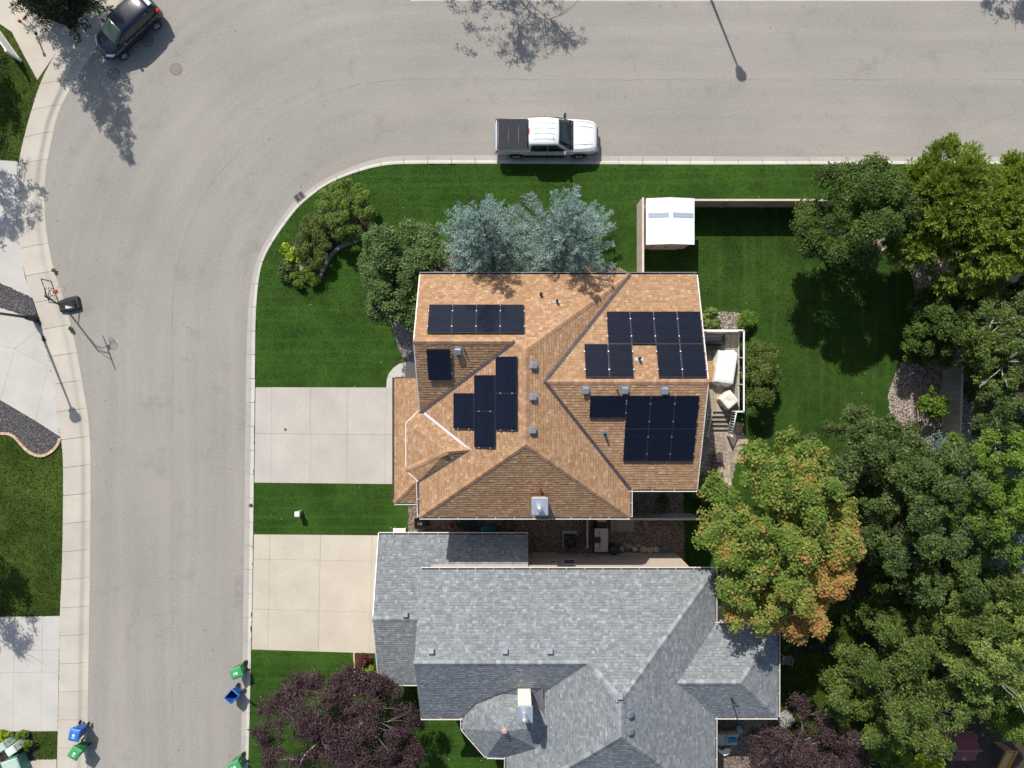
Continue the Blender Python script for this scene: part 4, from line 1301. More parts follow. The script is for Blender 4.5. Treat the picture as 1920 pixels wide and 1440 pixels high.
def crown_points(rng, C, r, n, zmin=-0.35, lobes=7, lob=0.28, inner=0.45, lsize=0.34):
    """Clump centres on the surface of many uneven boughs, so the outline is broken and gaps stay open."""
    r = np.array(r, float); C = np.array(C)
    k = int(0.62 * 4 / lsize ** 2 * 0.5) + lobes
    ld = unit(rng.normal(size=(k * 4, 3))); ld = ld[ld[:, 2] > zmin][:k]
    reach = (1 - lsize * 0.75) * (1 - lob * rng.random(len(ld)) ** 1.5)
    LC = C + ld * r * reach[:, None]
    la = lsize * rng.uniform(0.6, 1.25, len(ld))
    j = rng.integers(0, len(LC), n)
    dd = unit(rng.normal(size=(n, 3)) + ld[j] * 0.9 + np.array([0, 0, 0.5]))
    P = LC[j] + dd * r * np.array([1, 1, 0.8]) * (la[j] * (0.55 + 0.45 * rng.random(n) ** 0.6))[:, None]
    m = rng.random(n) < 0.16
    P[m] = C + unit(rng.normal(size=(n, 3)))[m] * r * (0.55 * rng.random((n, 1)))[m]
    return P, unit((P - C) / r)


def limb(mb, a, b, r0, r1, rng, n=6, sag=0.12, seg=5):
    a = np.array(a, float); b = np.array(b, float); L = np.linalg.norm(b - a)
    pts = []; rs = []
    off = rng.normal(size=3) * L * 0.07
    for i in range(seg + 1):
        t = i / seg
        p = a * (1 - t) + b * t
        p = p + off * math.sin(PI * t)
        p[2] += sag * L * math.sin(PI * t) * 0.6
        pts.append(p); rs.append(r0 * (1 - t) + r1 * t)
    mb.tube(pts, rs, n, caps=False)
    return pts


def tree(name, label, px, py, hm, r, ncl, cr, nl, leaf, m, bark, seed, cat='tree', group=None, lobes=7, lob=0.28, up=0.7, aspect=0.32,
         nlimb=7, tw=0.14, tintf=None, tvar=0.55, inner=0.45, zmin=-0.35, twigs=0, twig_r=0.012, base=None, flat=0.75, lsize=0.25):
    rng = np.random.default_rng(seed)
    C = G(px, py, hm)
    ncl = int(ncl * 1.9); cr *= 0.72; nl = int(nl * 0.62); leaf *= 0.82
    if group == 'trees crowding the right side' and base is None: base = G(px, py, hm * 0.35).to_2d()
    b = Vector((C.x, C.y, 0.1)) if base is None else Vector((base[0], base[1], 0.1))
    t = thing(name, label, cat, b, group=group)
    if group == 'trees crowding the right side':
        r = (r[0] * 1.2, r[1] * 1.2, r[2] * 1.45); zmin = -0.85; ncl = int(ncl * 1.45); lsize = 0.15; cr *= 0.85
    P, d = crown_points(rng, C, r, ncl, zmin, lobes, lob, inner, lsize)
    R = cr * rng.uniform(0.7, 1.3, len(P))
    ct = None
    if tintf is not None: ct = np.clip(tintf(P, d, rng), 0, 1)
    V, tn = leaf_clumps(rng, P, R, nl, leaf, up, flat, aspect, ct, tvar)
    o3 = np.array(b)
    link_mesh('crown', fast_mesh('crown', V - o3, 4, {'tint': tn}), m, t)
    mb = MB()
    fork = np.array([C.x, C.y, max(0.3, C.z - r[2] * 0.75)])
    limb(mb, b, fork, tw, tw * 0.7, rng, 8, 0)
    sel = rng.choice(len(P), min(nlimb, len(P)), replace=False)
    ends = []
    for i in sel:
        q = fork + (P[i] - fork) * 0.7
        pts = limb(mb, fork, q, tw * 0.5, tw * 0.12, rng, 6)
        ends += pts[2:]
    ends = np.array(ends) if ends else np.array([fork])
    if twigs:
        sel = rng.choice(len(P), min(twigs, len(P)), replace=False)
        for i in sel:
            j = np.argmin(np.linalg.norm(ends - P[i], axis=1) + rng.random(len(ends)) * 0.5)
            q = P[i] + (d[i] + np.array([0, 0, 0.35])) * R[i] * rng.uniform(0.4, 1.2)
            pts = limb(mb, ends[j], q, twig_r * 1.6, twig_r * 0.5, rng, 4, 0.1, 4)
            for _ in range(2):
                s = pts[rng.integers(1, 4)]
                e = s + (q - ends[j]) * 0.35 + rng.normal(size=3) * R[i] * 0.5
                mb.tube([s, (s + e) / 2 + rng.normal(size=3) * 0.03, e], [twig_r * 0.8, twig_r * 0.6, twig_r * 0.3], 4, caps=False)
    mb.build('trunk', bark, t)
    return t


def spruce(name, label, bx, by, h, R, m, bark, seed, nwh=26, nb=9, k=7, nl=0.085, nw=0.013, shape=0.75, group=None, z0=0.4, droop=0.18, step=0.13, dens=1.0, var=(0.72, 1.15), side=0.46):
    rng = np.random.default_rng(seed)
    b = Vector((bx, by, 0.1))
    t = thing(name, label, 'tree', b, group=group)
    P = []; D = []; L = []; T = []  # T is needle tint: pale tips, inner shade between branches painted in
    mb = MB()
    mb.tube([b, (bx, by, h * 0.5), (bx, by, h * 0.97)], [0.16, 0.1, 0.02], 8, caps=False)
    for wv in range(nwh):
        f = wv / (nwh - 1)
        z = z0 + (h - z0) * f ** 0.9
        Lb = R * max(0.05, (1 - f) ** shape)
        n = max(4, int(nb * (0.5 + 0.5 * (1 - f)) * rng.uniform(0.8, 1.2)))
        a0 = rng.uniform(0, 2 * PI)
        for q in range(n):
            a = a0 + 2 * PI * q / n + rng.normal() * 0.2
            l = Lb * rng.uniform(*var)
            dirh = np.array([math.cos(a), math.sin(a), 0])
            rise = 0.25 * f - droop * (1 - f)
            base = np.array([bx, by, z + rng.uniform(-.15, .15)])
            ns = max(3, int(l / step))
            tip = None
            for s in range(1, ns + 1):
                u = s / ns
                p = base + dirh * l * u + np.array([0, 0, l * (rise * u + 0.16 * u * u)])
                # the shoot itself
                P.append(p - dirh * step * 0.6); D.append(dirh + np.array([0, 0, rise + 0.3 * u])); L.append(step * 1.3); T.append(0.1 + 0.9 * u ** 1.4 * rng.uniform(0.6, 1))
                if u > 0.25:
                    wl = min(side, l * 0.36) * (1.2 - u * 0.8)
                    for sd in (-1, 1):
                        if rng.random() < 0.9 * dens:
                            ang = a + sd * rng.uniform(0.6, 1.0)
                            dd = np.array([math.cos(ang), math.sin(ang), rng.uniform(-.1, .25)])
                            m2 = max(1, int(wl / 0.16))
                            for v in range(m2):
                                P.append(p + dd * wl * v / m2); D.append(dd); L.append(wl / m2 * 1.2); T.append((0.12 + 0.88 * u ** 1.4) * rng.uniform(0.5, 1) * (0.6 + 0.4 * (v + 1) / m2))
            if q % 2 == 0 and Lb > 0.5:
                mb.tube([base, base + dirh * l * 0.5 + np.array([0, 0, l * rise * .5]), base + dirh * l * 0.9 + np.array([0, 0, l * (rise * .9 + .12)])], [0.03, 0.02, 0.008], 4, caps=False)
    P = np.array(P); D = unit(np.array(D)); L = np.array(L); T = np.array(T)
    V, tn = needles(rng, P, D, L, k, nl, nw, 0.75, T)
    link_mesh('crown', fast_mesh('crown', V - np.array(b), 4, {'tint': tn}), m, t)
    mb.build('trunk', bark, t)
    return t


def tuft_bush(name, label, px, py, hm, r, n, k, nl, nw, m, seed, up=0.9, group=None, cat='shrub', lob=0.25, spread=0.8):
    """Bush of upright shoots: pines, junipers."""
    rng = np.random.default_rng(seed)
    C = G(px, py, hm)
    b = Vector((C.x, C.y, 0.12))
    t = thing(name, label, cat, b, group=group)
    pup, _ = crown_points(rng, C, r, max(12, n // 14), -0.2, 9, lob, 0.75)
    j = rng.integers(0, len(pup), n)
    dd = unit(rng.normal(size=(n, 3))); dd[:, 2] = np.abs(dd[:, 2])
    pr = min(r) * 0.26
    P = pup[j] + dd * pr * np.array([1, 1, 0.7])
    D = unit(dd * 0.6 + np.array([0, 0, up]) + rng.normal(size=(n, 3)) * 0.25)
    V, tn = needles(rng, P, D, np.full(n, nl), k, nl, nw, spread, rng.random(len(pup))[j] * 0.5 + rng.random(n) * 0.5)
    link_mesh('foliage', fast_mesh('foliage', V - np.array(b), 4, {'tint': tn}), m, t)
    mb = MB()
    for i in range(0, len(pup), 2):
        limb(mb, b, pup[i], 0.03, 0.01, rng, 5)
    mb.build('stem', M['bark'], t)
    return t


def bush(name, label, px, py, hm, r, ncl, cr, nl, leaf, m, seed, group=None, cat='shrub', **kw):
    rng = np.random.default_rng(seed)
    C = G(px, py, hm)
    b = Vector((C.x, C.y, 0.12))
    t = thing(name, label, cat, b, group=group)
    P, d = crown_points(rng, C, r, ncl, -0.2, 6, kw.get('lob', 0.22), 0.55, kw.get('lsize', 0.34))
    V, tn = leaf_clumps(rng, P, cr * rng.uniform(0.7, 1.3, len(P)), nl, leaf, kw.get('up', 0.7), 0.75, kw.get('aspect', 0.34), None, 0.6)
    link_mesh('foliage', fast_mesh('foliage', V - np.array(b), 4, {'tint': tn}), m, t)
    mb = MB()
    for i in range(0, len(P), max(1, len(P) // 8)):
        limb(mb, b, P[i], 0.025, 0.008, rng, 5)
    mb.build('stem', M['bark'], t)
    return t


LM = {}
LM['blue'] = leaf_mat('needle_blue', [(0, (0.035, 0.06, 0.052)), (0.45, (0.18, 0.27, 0.24)), (0.8, (0.34, 0.45, 0.405)), (1, (0.52, 0.58, 0.51))], 0.6, 0.12, 0.25)  # lowest stop carries the painted shade of the inner crown
LM['mugo'] = leaf_mat('needle_mugo', [(0, (0.03, 0.06, 0.016)), (0.5, (0.075, 0.13, 0.036)), (1, (0.17, 0.235, 0.08))], 0.6, 0.15)
LM['spruce_dark'] = leaf_mat('needle_dark', [(0, (0.012, 0.026, 0.014)), (0.6, (0.03, 0.055, 0.026)), (1, (0.07, 0.10, 0.05))], 0.6, 0.1)
LM['feather'] = leaf_mat('needle_lime', [(0, (0.05, 0.085, 0.010)), (0.5, (0.15, 0.215, 0.026)), (0.85, (0.25, 0.32, 0.045)), (1, (0.34, 0.40, 0.08))], 0.6, 0.3)
LM['grey_green'] = leaf_mat('leaf_grey_green', [(0, (0.025, 0.045, 0.014)), (0.5, (0.07, 0.115, 0.036)), (0.85, (0.12, 0.175, 0.06)), (1, (0.2, 0.25, 0.12))], 0.5, 0.25, 0.45)
LM['dark_green'] = leaf_mat('leaf_dark_green', [(0, (0.016, 0.036, 0.010)), (0.5, (0.04, 0.08, 0.022)), (0.9, (0.075, 0.13, 0.035)), (1, (0.14, 0.18, 0.045))], 0.5, 0.25, 0.35)
LM['mid_green'] = leaf_mat('leaf_mid_green', [(0, (0.022, 0.045, 0.012)), (0.5, (0.055, 0.10, 0.026)), (0.9, (0.11, 0.165, 0.05)), (1, (0.17, 0.22, 0.08))], 0.45, 0.28, 0.45)
LM['olive'] = leaf_mat('leaf_olive', [(0, (0.016, 0.036, 0.012)), (0.5, (0.042, 0.08, 0.027)), (0.85, (0.08, 0.128, 0.048)), (1, (0.14, 0.19, 0.08))], 0.42, 0.25, 0.5)
LM['bright_green'] = leaf_mat('leaf_bright_green', [(0, (0.025, 0.06, 0.010)), (0.5, (0.07, 0.145, 0.025)), (1, (0.15, 0.25, 0.055))], 0.5, 0.3, 0.35)
LM['pale_green'] = leaf_mat('leaf_pale_green', [(0, (0.04, 0.075, 0.025)), (0.5, (0.10, 0.17, 0.055)), (1, (0.21, 0.29, 0.11))], 0.5, 0.3, 0.35)
LM['lime'] = leaf_mat('leaf_lime', [(0, (0.08, 0.14, 0.008)), (0.5, (0.22, 0.32, 0.02)), (1, (0.42, 0.50, 0.05))], 0.5, 0.3, 0.3)
LM['maple'] = leaf_mat('leaf_maple', [(0, (0.04, 0.09, 0.015)), (0.28, (0.095, 0.165, 0.028)), (0.5, (0.19, 0.225, 0.045)), (0.66, (0.29, 0.245, 0.065)), (0.84, (0.36, 0.19, 0.07)), (1, (0.42, 0.13, 0.06))], 0.5, 0.3, 0.3)
LM['plum'] = leaf_mat('leaf_plum', [(0, (0.024, 0.013, 0.016)), (0.5, (0.066, 0.037, 0.042)), (0.85, (0.125, 0.075, 0.078)), (1, (0.2, 0.14, 0.135))], 0.5, 0.2, 0.4)
LM['red_shrub'] = leaf_mat('leaf_red', [(0, (0.05, 0.012, 0.01)), (0.6, (0.13, 0.035, 0.025)), (1, (0.2, 0.08, 0.05))], 0.5, 0.25, 0.3)

# the two blue spruces in front of the house
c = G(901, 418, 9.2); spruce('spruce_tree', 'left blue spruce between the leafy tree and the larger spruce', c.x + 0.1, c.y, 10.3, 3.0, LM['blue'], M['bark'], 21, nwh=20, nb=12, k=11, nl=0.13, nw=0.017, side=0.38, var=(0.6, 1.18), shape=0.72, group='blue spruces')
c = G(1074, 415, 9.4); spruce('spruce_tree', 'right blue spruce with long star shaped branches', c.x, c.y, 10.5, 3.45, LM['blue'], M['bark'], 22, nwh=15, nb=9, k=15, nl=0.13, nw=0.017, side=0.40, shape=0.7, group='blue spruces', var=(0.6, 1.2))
tree('leafy_tree', 'grey green leafy tree touching the front left corner of the brown roof', 757, 515, 4.2, (2.5, 2.95, 2.2), 420, 0.44, 120, 0.15, LM['grey_green'], M['bark'], 31, lob=0.35, twigs=20, zmin=-0.6)
bush('mugo_pine', 'large round mugo pine in the front garden bed', 648, 396, 1.15, (1.62, 1.72, 1.2), 360, 0.21, 110, 0.12, LM['mugo'], 41, lob=0.08, up=0.35, aspect=0.16, lsize=0.17)
bush('shrub', 'dark juniper shrub behind the boulder in the front bed', 588, 462, 0.8, (0.9, 1.4, 0.8), 90, 0.25, 130, 0.08, LM['mid_green'], 42, lob=0.3)
bush('shrub', 'fine leaved green shrub between the mugo pine and the lime hosta', 598, 432, 0.7, (1.0, 0.9, 0.7), 55, 0.25, 130, 0.08, LM['mid_green'], 47, lob=0.3)
bush('hosta', 'lime yellow hosta at the street side of the front bed', 552, 470, 0.4, (0.62, 0.8, 0.36), 30, 0.2, 40, 0.17, LM['lime'], 43, aspect=0.42)
bush('shrub', 'low olive shrub at the left tip of the front bed', 541, 505, 0.3, (0.6, 0.7, 0.34), 32, 0.2, 90, 0.09, LM['olive'], 44)
bush('shrub', 'low yellow green shrub at the lower tip of the front bed', 575, 522, 0.35, (0.85, 0.55, 0.4), 36, 0.2, 110, 0.09, LM['bright_green'], 45)
bush('shrub', 'light green variegated shrub against the house beside the deck', 1332, 598, 0.6, (0.48, 0.48, 0.5), 24, 0.2, 50, 0.15, LM['pale_green'], 46, aspect=0.4)
bush('shrub', 'round green shrub at the lawn corner of the deck', 1391, 601, 0.55, (0.72, 0.52, 0.5), 30, 0.2, 110, 0.10, LM['bright_green'], 48)
tree('bush_tree', 'dense dark shrub along the right side of the deck', 1424, 705, 1.5, (1.0, 2.1, 1.3), 150, 0.34, 120, 0.12, LM['mid_green'], M['bark'], 49, cat='shrub', lob=0.4, tw=0.06)
bush('shrub', 'green shrub in shade at the back corner of the brown house', 1322, 915, 1.0, (0.6, 0.7, 0.8), 40, 0.25, 90, 0.12, LM['bright_green'], 50)
bush('shrub', 'red leaved barberry beside the cream driveway', 683, 1239, 0.35, (0.38, 0.36, 0.35), 22, 0.16, 80, 0.08, LM['red_shrub'], 51)
bush('shrub', 'round lime green shrub below the red barberry', 687, 1263, 0.4, (0.44, 0.44, 0.4), 26, 0.17, 90, 0.09, LM['lime'], 52)

# plum trees
def plum_tint(P, d, rng): return rng.random(len(P)) * 0.9
tree('plum_tree', 'purple leaved plum tree with pale twigs below the grey garage', 634, 1382, 3.4, (4.7, 3.8, 1.9), 900, 0.46, 84, 0.11, LM['plum'], M['bark_plum'], 66, lob=0.2, lobes=60, lsize=0.17, twigs=120, twig_r=0.010, nlimb=14, up=0.5, tintf=plum_tint, base=G(690, 1345, 0).to_2d(), inner=0.3)
tree('plum_tree', 'purple leaved plum tree with pale twigs at the bottom right', 1508, 1420, 3.2, (3.3, 3.3, 1.8), 420, 0.45, 85, 0.115, LM['plum'], M['bark_plum'], 62, lob=0.3, lobes=14, lsize=0.2, twigs=150, twig_r=0.011, nlimb=14, up=0.5, tintf=plum_tint, inner=0.3)

# maple
def maple_tint(P, d, rng):
    q = (P - P.mean(0)) / P.std(0)
    sp = np.sin(P[:, 0] * 1.9 + 1) * np.sin(P[:, 1] * 1.7 + 2)
    return 0.10 + 0.20 * rng.random(len(P)) + 0.46 * (rng.random(len(P)) < 0.18) + 0.26 * np.clip(sp, 0, 1) + 0.62 * np.clip(q[:, 0] * 0.55 - q[:, 1] * 0.55 - 0.2, 0, 1.4)
tree('maple_tree', 'green and orange maple turning colour between the two houses', 1458, 1008, 7.2, (4.0, 5.1, 2.8), 600, 0.5, 120, 0.16, LM['maple'], M['bark'], 75, lob=0.42, lobes=44, lsize=0.13, twigs=30, tintf=maple_tint, tvar=0.4, aspect=0.36, inner=0.55)

# trees on the right
tree('leafy_tree', 'round dark green tree at the end of the back yard fence', 1602, 408, 5.0, (2.9, 3.0, 2.5), 520, 0.5, 115, 0.14, LM['dark_green'], M['bark'], 81, lob=0.18, zmin=-0.7)
rngf = np.random.default_rng(82)


def feather_tree(name, label, px, py, hm, r, n, m, seed, k=9, nl=0.24, nw=0.03):
    rng = np.random.default_rng(seed)
    C = G(px, py, hm); b = Vector((C.x, C.y, 0.1))
    t = thing(name, label, 'tree', b)
    P, d = crown_points(rng, C, r, n, -0.35, 12, 0.4, 0.5)
    Pp = []; Dd = []; Ll = []; T = []
    for i in range(len(P)):
        hd = unit(d[i] * np.array([1, 1, 0.25]) + rng.normal(size=3) * 0.3 * np.array([1, 1, 0.3]) + np.array([0, 0, 0.1]))
        tt = rng.random()
        for q in range(rng.integers(4, 8)):
            dd = unit(hd + rng.normal(size=3) * np.array([0.6, 0.6, 0.25]))
            for s in range(3):
                Pp.append(P[i] + dd * 0.2 * s); Dd.append(dd); Ll.append(0.22); T.append(tt * 0.5 + 0.2 * s + rng.random() * 0.2)
    V, tn = needles(rng, np.array(Pp), unit(np.array(Dd)), np.array(Ll), k, nl, nw, 0.6, np.array(T))
    link_mesh('crown', fast_mesh('crown', V - np.array(b), 4, {'tint': tn}), m, t)
    mb = MB(); fork = np.array([C.x, C.y, C.z - r[2] * 0.6])
    limb(mb, b, fork, 0.2, 0.14, rng, 8, 0)
    for i in rng.choice(len(P), 26, replace=False): limb(mb, fork, P[i], 0.07, 0.012, rng, 5)
    mb.build('trunk', M['bark'], t)
    return t


feather_tree('larch_tree', 'feathery yellow green tree at the right above the street kerb', 1795, 412, 4.6, (4.3, 3.9, 2.6), 680, LM['feather'], 82)
feather_tree('larch_tree', 'feathery yellow green tree cut by the right edge of the picture', 1945, 400, 4.6, (2.6, 3.2, 2.6), 260, LM['feather'], 83)
G2_ = 'trees crowding the right side'
tree('leafy_tree', 'small dark leafy tree in the pebble bed against the east fence', 1745, 618, 2.6, (1.3, 1.9, 1.2), 170, 0.42, 110, 0.15, LM['dark_green'], M['bark'], 84, group=G2_, lob=0.4, tw=0.07)
bush('shrub', 'bright green sapling leaning over the pebble bed', 1745, 755, 1.6, (0.9, 0.9, 0.6), 26, 0.25, 45, 0.16, LM['bright_green'], 85, lob=0.5)
tree('birch_tree', 'loose tree with white bare branches beyond the east fence', 1888, 645, 5.6, (1.9, 2.3, 1.6), 200, 0.45, 85, 0.15, LM['mid_green'], M['bark_pale'], 86, group=G2_, lob=0.5, nlimb=9, twigs=40, twig_r=0.028, inner=0.3)
tree('birch_tree', 'loose tree with a forked white branch at the right edge', 1915, 795, 6.2, (1.9, 2.3, 1.6), 140, 0.45, 80, 0.14, LM['olive'], M['bark_pale'], 87, group=G2_, lob=0.5, nlimb=9, twigs=34, twig_r=0.03, inner=0.3)
tree('leafy_tree', 'dark green tree at the bottom of the back lawn', 1625, 872, 5.2, (2.9, 2.7, 2.3), 290, 0.48, 110, 0.15, LM['olive'], M['bark'], 88, group=G2_, lob=0.4)
tree('leafy_tree', 'large dull green tree right of the maple', 1735, 975, 6.6, (3.2, 3.5, 2.8), 380, 0.5, 115, 0.15, LM['olive'], M['bark'], 89, group=G2_, lob=0.42, twigs=16)
tree('leafy_tree', 'brighter green tree below the fence end at the right', 1852, 925, 6.8, (2.3, 2.8, 2.4), 250, 0.46, 110, 0.15, LM['bright_green'], M['bark'], 90, group=G2_, lob=0.4)
c = G(1925, 1040, 7.0); spruce('spruce_tree', 'silvery blue spruce at the right edge of the picture', c.x + 0.4, c.y, 8.5, 2.2, LM['blue'], M['bark'], 91, nwh=20, nb=8, k=6, nl=0.15, nw=0.02, shape=0.65)
c = G(1880, 905, 6.5); spruce('spruce_tree', 'bluish spruce peeping out beside the brighter green tree', c.x + 0.6, c.y + 0.6, 7.0, 1.8, LM['blue'], M['bark'], 96, nwh=16, nb=8, k=6, nl=0.15, nw=0.02, shape=0.65)
tree('leafy_tree', 'blue green tree in the middle of the right lower corner', 1835, 1130, 6.2, (2.6, 2.5, 2.2), 250, 0.46, 105, 0.14, LM['mid_green'], M['bark'], 92, group=G2_, lob=0.4)
tree('leafy_tree', 'pale green tree spreading at the right lower edge', 1865, 1225, 7.2, (2.9, 2.2, 2.1), 240, 0.46, 105, 0.15, LM['pale_green'], M['bark_pale'], 93, group=G2_, lob=0.45, twigs=14, twig_r=0.02)
tree('leafy_tree', 'wide glossy green tree beside the patio behind the grey house', 1700, 1272, 5.4, (3.7, 3.1, 2.3), 460, 0.52, 100, 0.15, LM['mid_green'], M['bark'], 94, group=G2_, lob=0.35, twigs=36, twig_r=0.011)
tree('leafy_tree', 'dark tree over the maroon canopy at the bottom right', 1915, 1330, 5.8, (1.5, 1.4, 1.4), 120, 0.45, 95, 0.15, LM['bright_green'], M['bark_pale'], 95, group=G2_, lob=0.45, twigs=12, twig_r=0.025)
tree('leafy_tree', 'small dark understorey tree left of the dull green tree', 1700, 1140, 3.2, (2.0, 1.6, 1.4), 110, 0.42, 100, 0.14, LM['dark_green'], M['bark'], 97, group=G2_, lob=0.4, tw=0.08)
bush('shrub', 'lime green shrub at the bottom edge beside the plum tree', 1665, 1425, 0.9, (1.3, 0.9, 0.6), 50, 0.3, 90, 0.14, LM['bright_green'], 99)
bush('shrub', 'bright green shrub in the bottom edge left of the canopy', 1730, 1432, 0.9, (1.2, 0.6, 0.6), 40, 0.3, 90, 0.14, LM['lime'], 100)
tree('leafy_tree', 'dark tree by the white wall at the right edge', 1900, 585, 4.5, (1.6, 1.8, 1.6), 110, 0.42, 95, 0.14, LM['olive'], M['bark'], 101, group=G2_, lob=0.4, tw=0.09)

G3_ = 'understorey shrubs in the wood'
for i, (px, py, hh_, rr_, mm, lb) in enumerate(((1655, 1045, 0.9, 1.5, 'dark_green', 'dark shrub in the gap right of the maple'), (1690, 1085, 1.2, 1.6, 'olive', 'dull shrub in the dark gap below the dull green tree'), (1790, 1060, 1.3, 1.6, 'dark_green', 'dark shrub hidden between the two big right hand trees'), (1880, 1130, 1.2, 1.5, 'olive', 'dull shrub under the silvery spruce'), (1775, 1180, 1.2, 1.5, 'dark_green', 'dark shrub between the glossy tree and the blue green tree'), (1850, 560, 1.2, 1.5, 'dark_green', 'dark shrub beyond the fence below the feathery tree'), (1850, 715, 1.2, 1.6, 'olive', 'dull shrub beyond the east fence between the birches'), (1880, 870, 1.2, 1.5, 'dark_green', 'dark shrub beyond the lower end of the east fence'), (1770, 560, 0.9, 1.1, 'dark_green', 'dark shrub in the pebble bed at the fence corner'), (1770, 880, 1.1, 1.4, 'olive', 'dull shrub at the lower end of the pebble bed'), (1620, 1150, 0.8, 1.0, 'dark_green', 'low shrub on the shaded grass right of the maple'), (1850, 1310, 1.2, 1.3, 'dark_green', 'dark shrub above the maroon canopy'), (1640, 1370, 0.8, 1.0, 'mid_green', 'green shrub between plum tree and glossy tree'))):
    bush('shrub', lb, px, py, hh_, (rr_, rr_ * 0.9, hh_ * 0.8), 60, 0.36, 90, 0.13, LM[mm], 200 + i, group=G3_, lob=0.4)

tree('leafy_tree', 'dark leafy tree just beyond the upper east fence', 1812, 605, 3.8, (1.5, 2.0, 1.4), 150, 0.42, 100, 0.14, LM['dark_green'], M['bark'], 131, group=G2_, lob=0.4, tw=0.08)
# trees that stand beside the picture and throw their shadow into it
c = G(132, 8)
spruce('spruce_tree', 'dark spruce at top left shading the street beside the dark car', c.x - 0.2, c.y + 0.2, 10.2, 2.5, LM['spruce_dark'], M['bark'], 111, nwh=26, nb=8, k=6, nl=0.16, nw=0.028, shape=0.8)
def off_tree(label, sx, sy, h, r, seed, ncl=150, lf=0.16, m='mid_green', cr=0.45):
    """Crown at height h whose shadow centre falls at sx, sy on the ground."""
    s = G(sx, sy, 0)
    x = s.x - 0.37 * h; y = s.y + 0.93 * h
    p = Vector((x, y, h))
    k = F / (CAM_H - h)
    tree('leafy_tree', label, 960 + x * k, 720 - y * k, h, r, ncl, cr, 42, lf, LM[m], M['bark'], seed, lob=0.55, tw=0.12, lsize=0.2, twigs=60, twig_r=0.02)


off_tree('leafy tree beyond the top edge shading the street above the white truck', 965, 0, 5.0, (5.2, 3.7, 2.0), 112, 230, 0.11, cr=0.34)
off_tree('leafy tree left of the picture shading the concrete driveway', 8, 380, 5.2, (2.4, 2.6, 1.8), 113, 90, 0.16, cr=0.38)
off_tree('leafy tree left of the picture shading the grass and lower driveway', 8, 1150, 5.5, (2.0, 3.4, 2.0), 114, 130)
off_tree('leafy tree beyond the top right corner of the picture', 1900, -20, 5.0, (2.0, 1.8, 1.6), 115, 90)
off_tree('leafy tree left of the picture shading the grass beside the white fence', -12, 190, 5.0, (1.6, 2.6, 1.8), 117, 110)
bush('shrub', 'yellow green shrub in the bed beside the utility boxes', 10, 1378, 0.3, (0.32, 0.3, 0.3), 14, 0.14, 60, 0.1, LM['lime'], 116)
bush('shrub', 'small leafy plant above the pale utility box', 42, 1378, 0.3, (0.3, 0.26, 0.3), 14, 0.14, 60, 0.1, LM['bright_green'], 118)
bush('shrub', 'leafy plant to the right of the pale utility box', 55, 1394, 0.3, (0.24, 0.34, 0.3), 14, 0.14, 60, 0.1, LM['bright_green'], 119)
c = G(-22, 1410, 0); spruce('spruce_tree', 'small blue spruce cut by the left edge near the utility boxes', c.x, c.y, 2.8, 1.1, LM['blue'], M['bark'], 120, nwh=12, nb=7, k=6, nl=0.1, nw=0.015)
# weeds in the pavement joints
for px, py, rr, lb in ((101, 506, 0.16, 'green weed in the sidewalk joint above the basketball hoop'), (73, 605, 0.24, 'grass tuft at the foot of the left street lamp'), (134, 618, 0.2, 'strip of weeds in the gutter below the basketball hoop'), (83, 634, 0.14, 'small weed at the sidewalk edge below the lamp'), (470, 948, 0.12, 'small weed growing in the kerb joint')):
    bush('weed', lb, px, py, 0.12, (rr * 0.6, rr, 0.08), 8, 0.06, 30, 0.06, LM['mid_green'], int(px), cat='weed')
bush('hosta', 'dark leafy plant in shade behind the side fence', 1248, 935, 0.35, (0.35, 0.45, 0.3), 14, 0.16, 50, 0.12, LM['dark_green'], 121, cat='plant')
bush('hosta', 'pale striped plant beside the grey roof corner under the maple', 1350, 1142, 0.5, (0.35, 0.45, 0.4), 16, 0.16, 60, 0.14, LM['pale_green'], 122, cat='plant')

# ------------------------------------------------------------------ vehicles
M['paint_white'] = mat('paint_white', (0.80, 0.81, 0.82), 0.28, 0.01, 2, coat=0.6)
M['paint_black'] = mat('paint_black', (0.006, 0.010, 0.020), 0.22, 0.05, 2, coat=0.8)
M['auto_glass'] = glass_mat('auto_glass', (0.010, 0.020, 0.024), 0.05, 0.8)
M['auto_glass_green'] = glass_mat('auto_glass_green', (0.05, 0.075, 0.06), 0.08, 0.7)
M['rubber'] = mat('rubber', (0.012, 0.012, 0.013), 0.8, 0.2, 12)
M['chrome'] = mat('chrome', (0.6, 0.61, 0.63), 0.2, 0.03, 4, metal=0.9)
M['tonneau'] = mat('tonneau', (0.036, 0.039, 0.045), 0.8, 0.12, 4, spec=0.2)
M['red_lamp'] = mat('red_lamp', (0.45, 0.012, 0.01), 0.2, 0.05, 4, coat=0.5)
M['clear_lamp'] = mat('clear_lamp', (0.72, 0.76, 0.8), 0.12, 0.05, 4, metal=0.4, coat=0.6)


def half_ring(x, prof):
    """Closed cross-section from a half profile (y, z) listed from the keel outward and up to the centre line."""
    r = [Vector((x, -y, z)) for y, z in prof]
    l = [Vector((x, y, z)) for y, z in prof[::-1] if y > 1e-6]
    return r + l


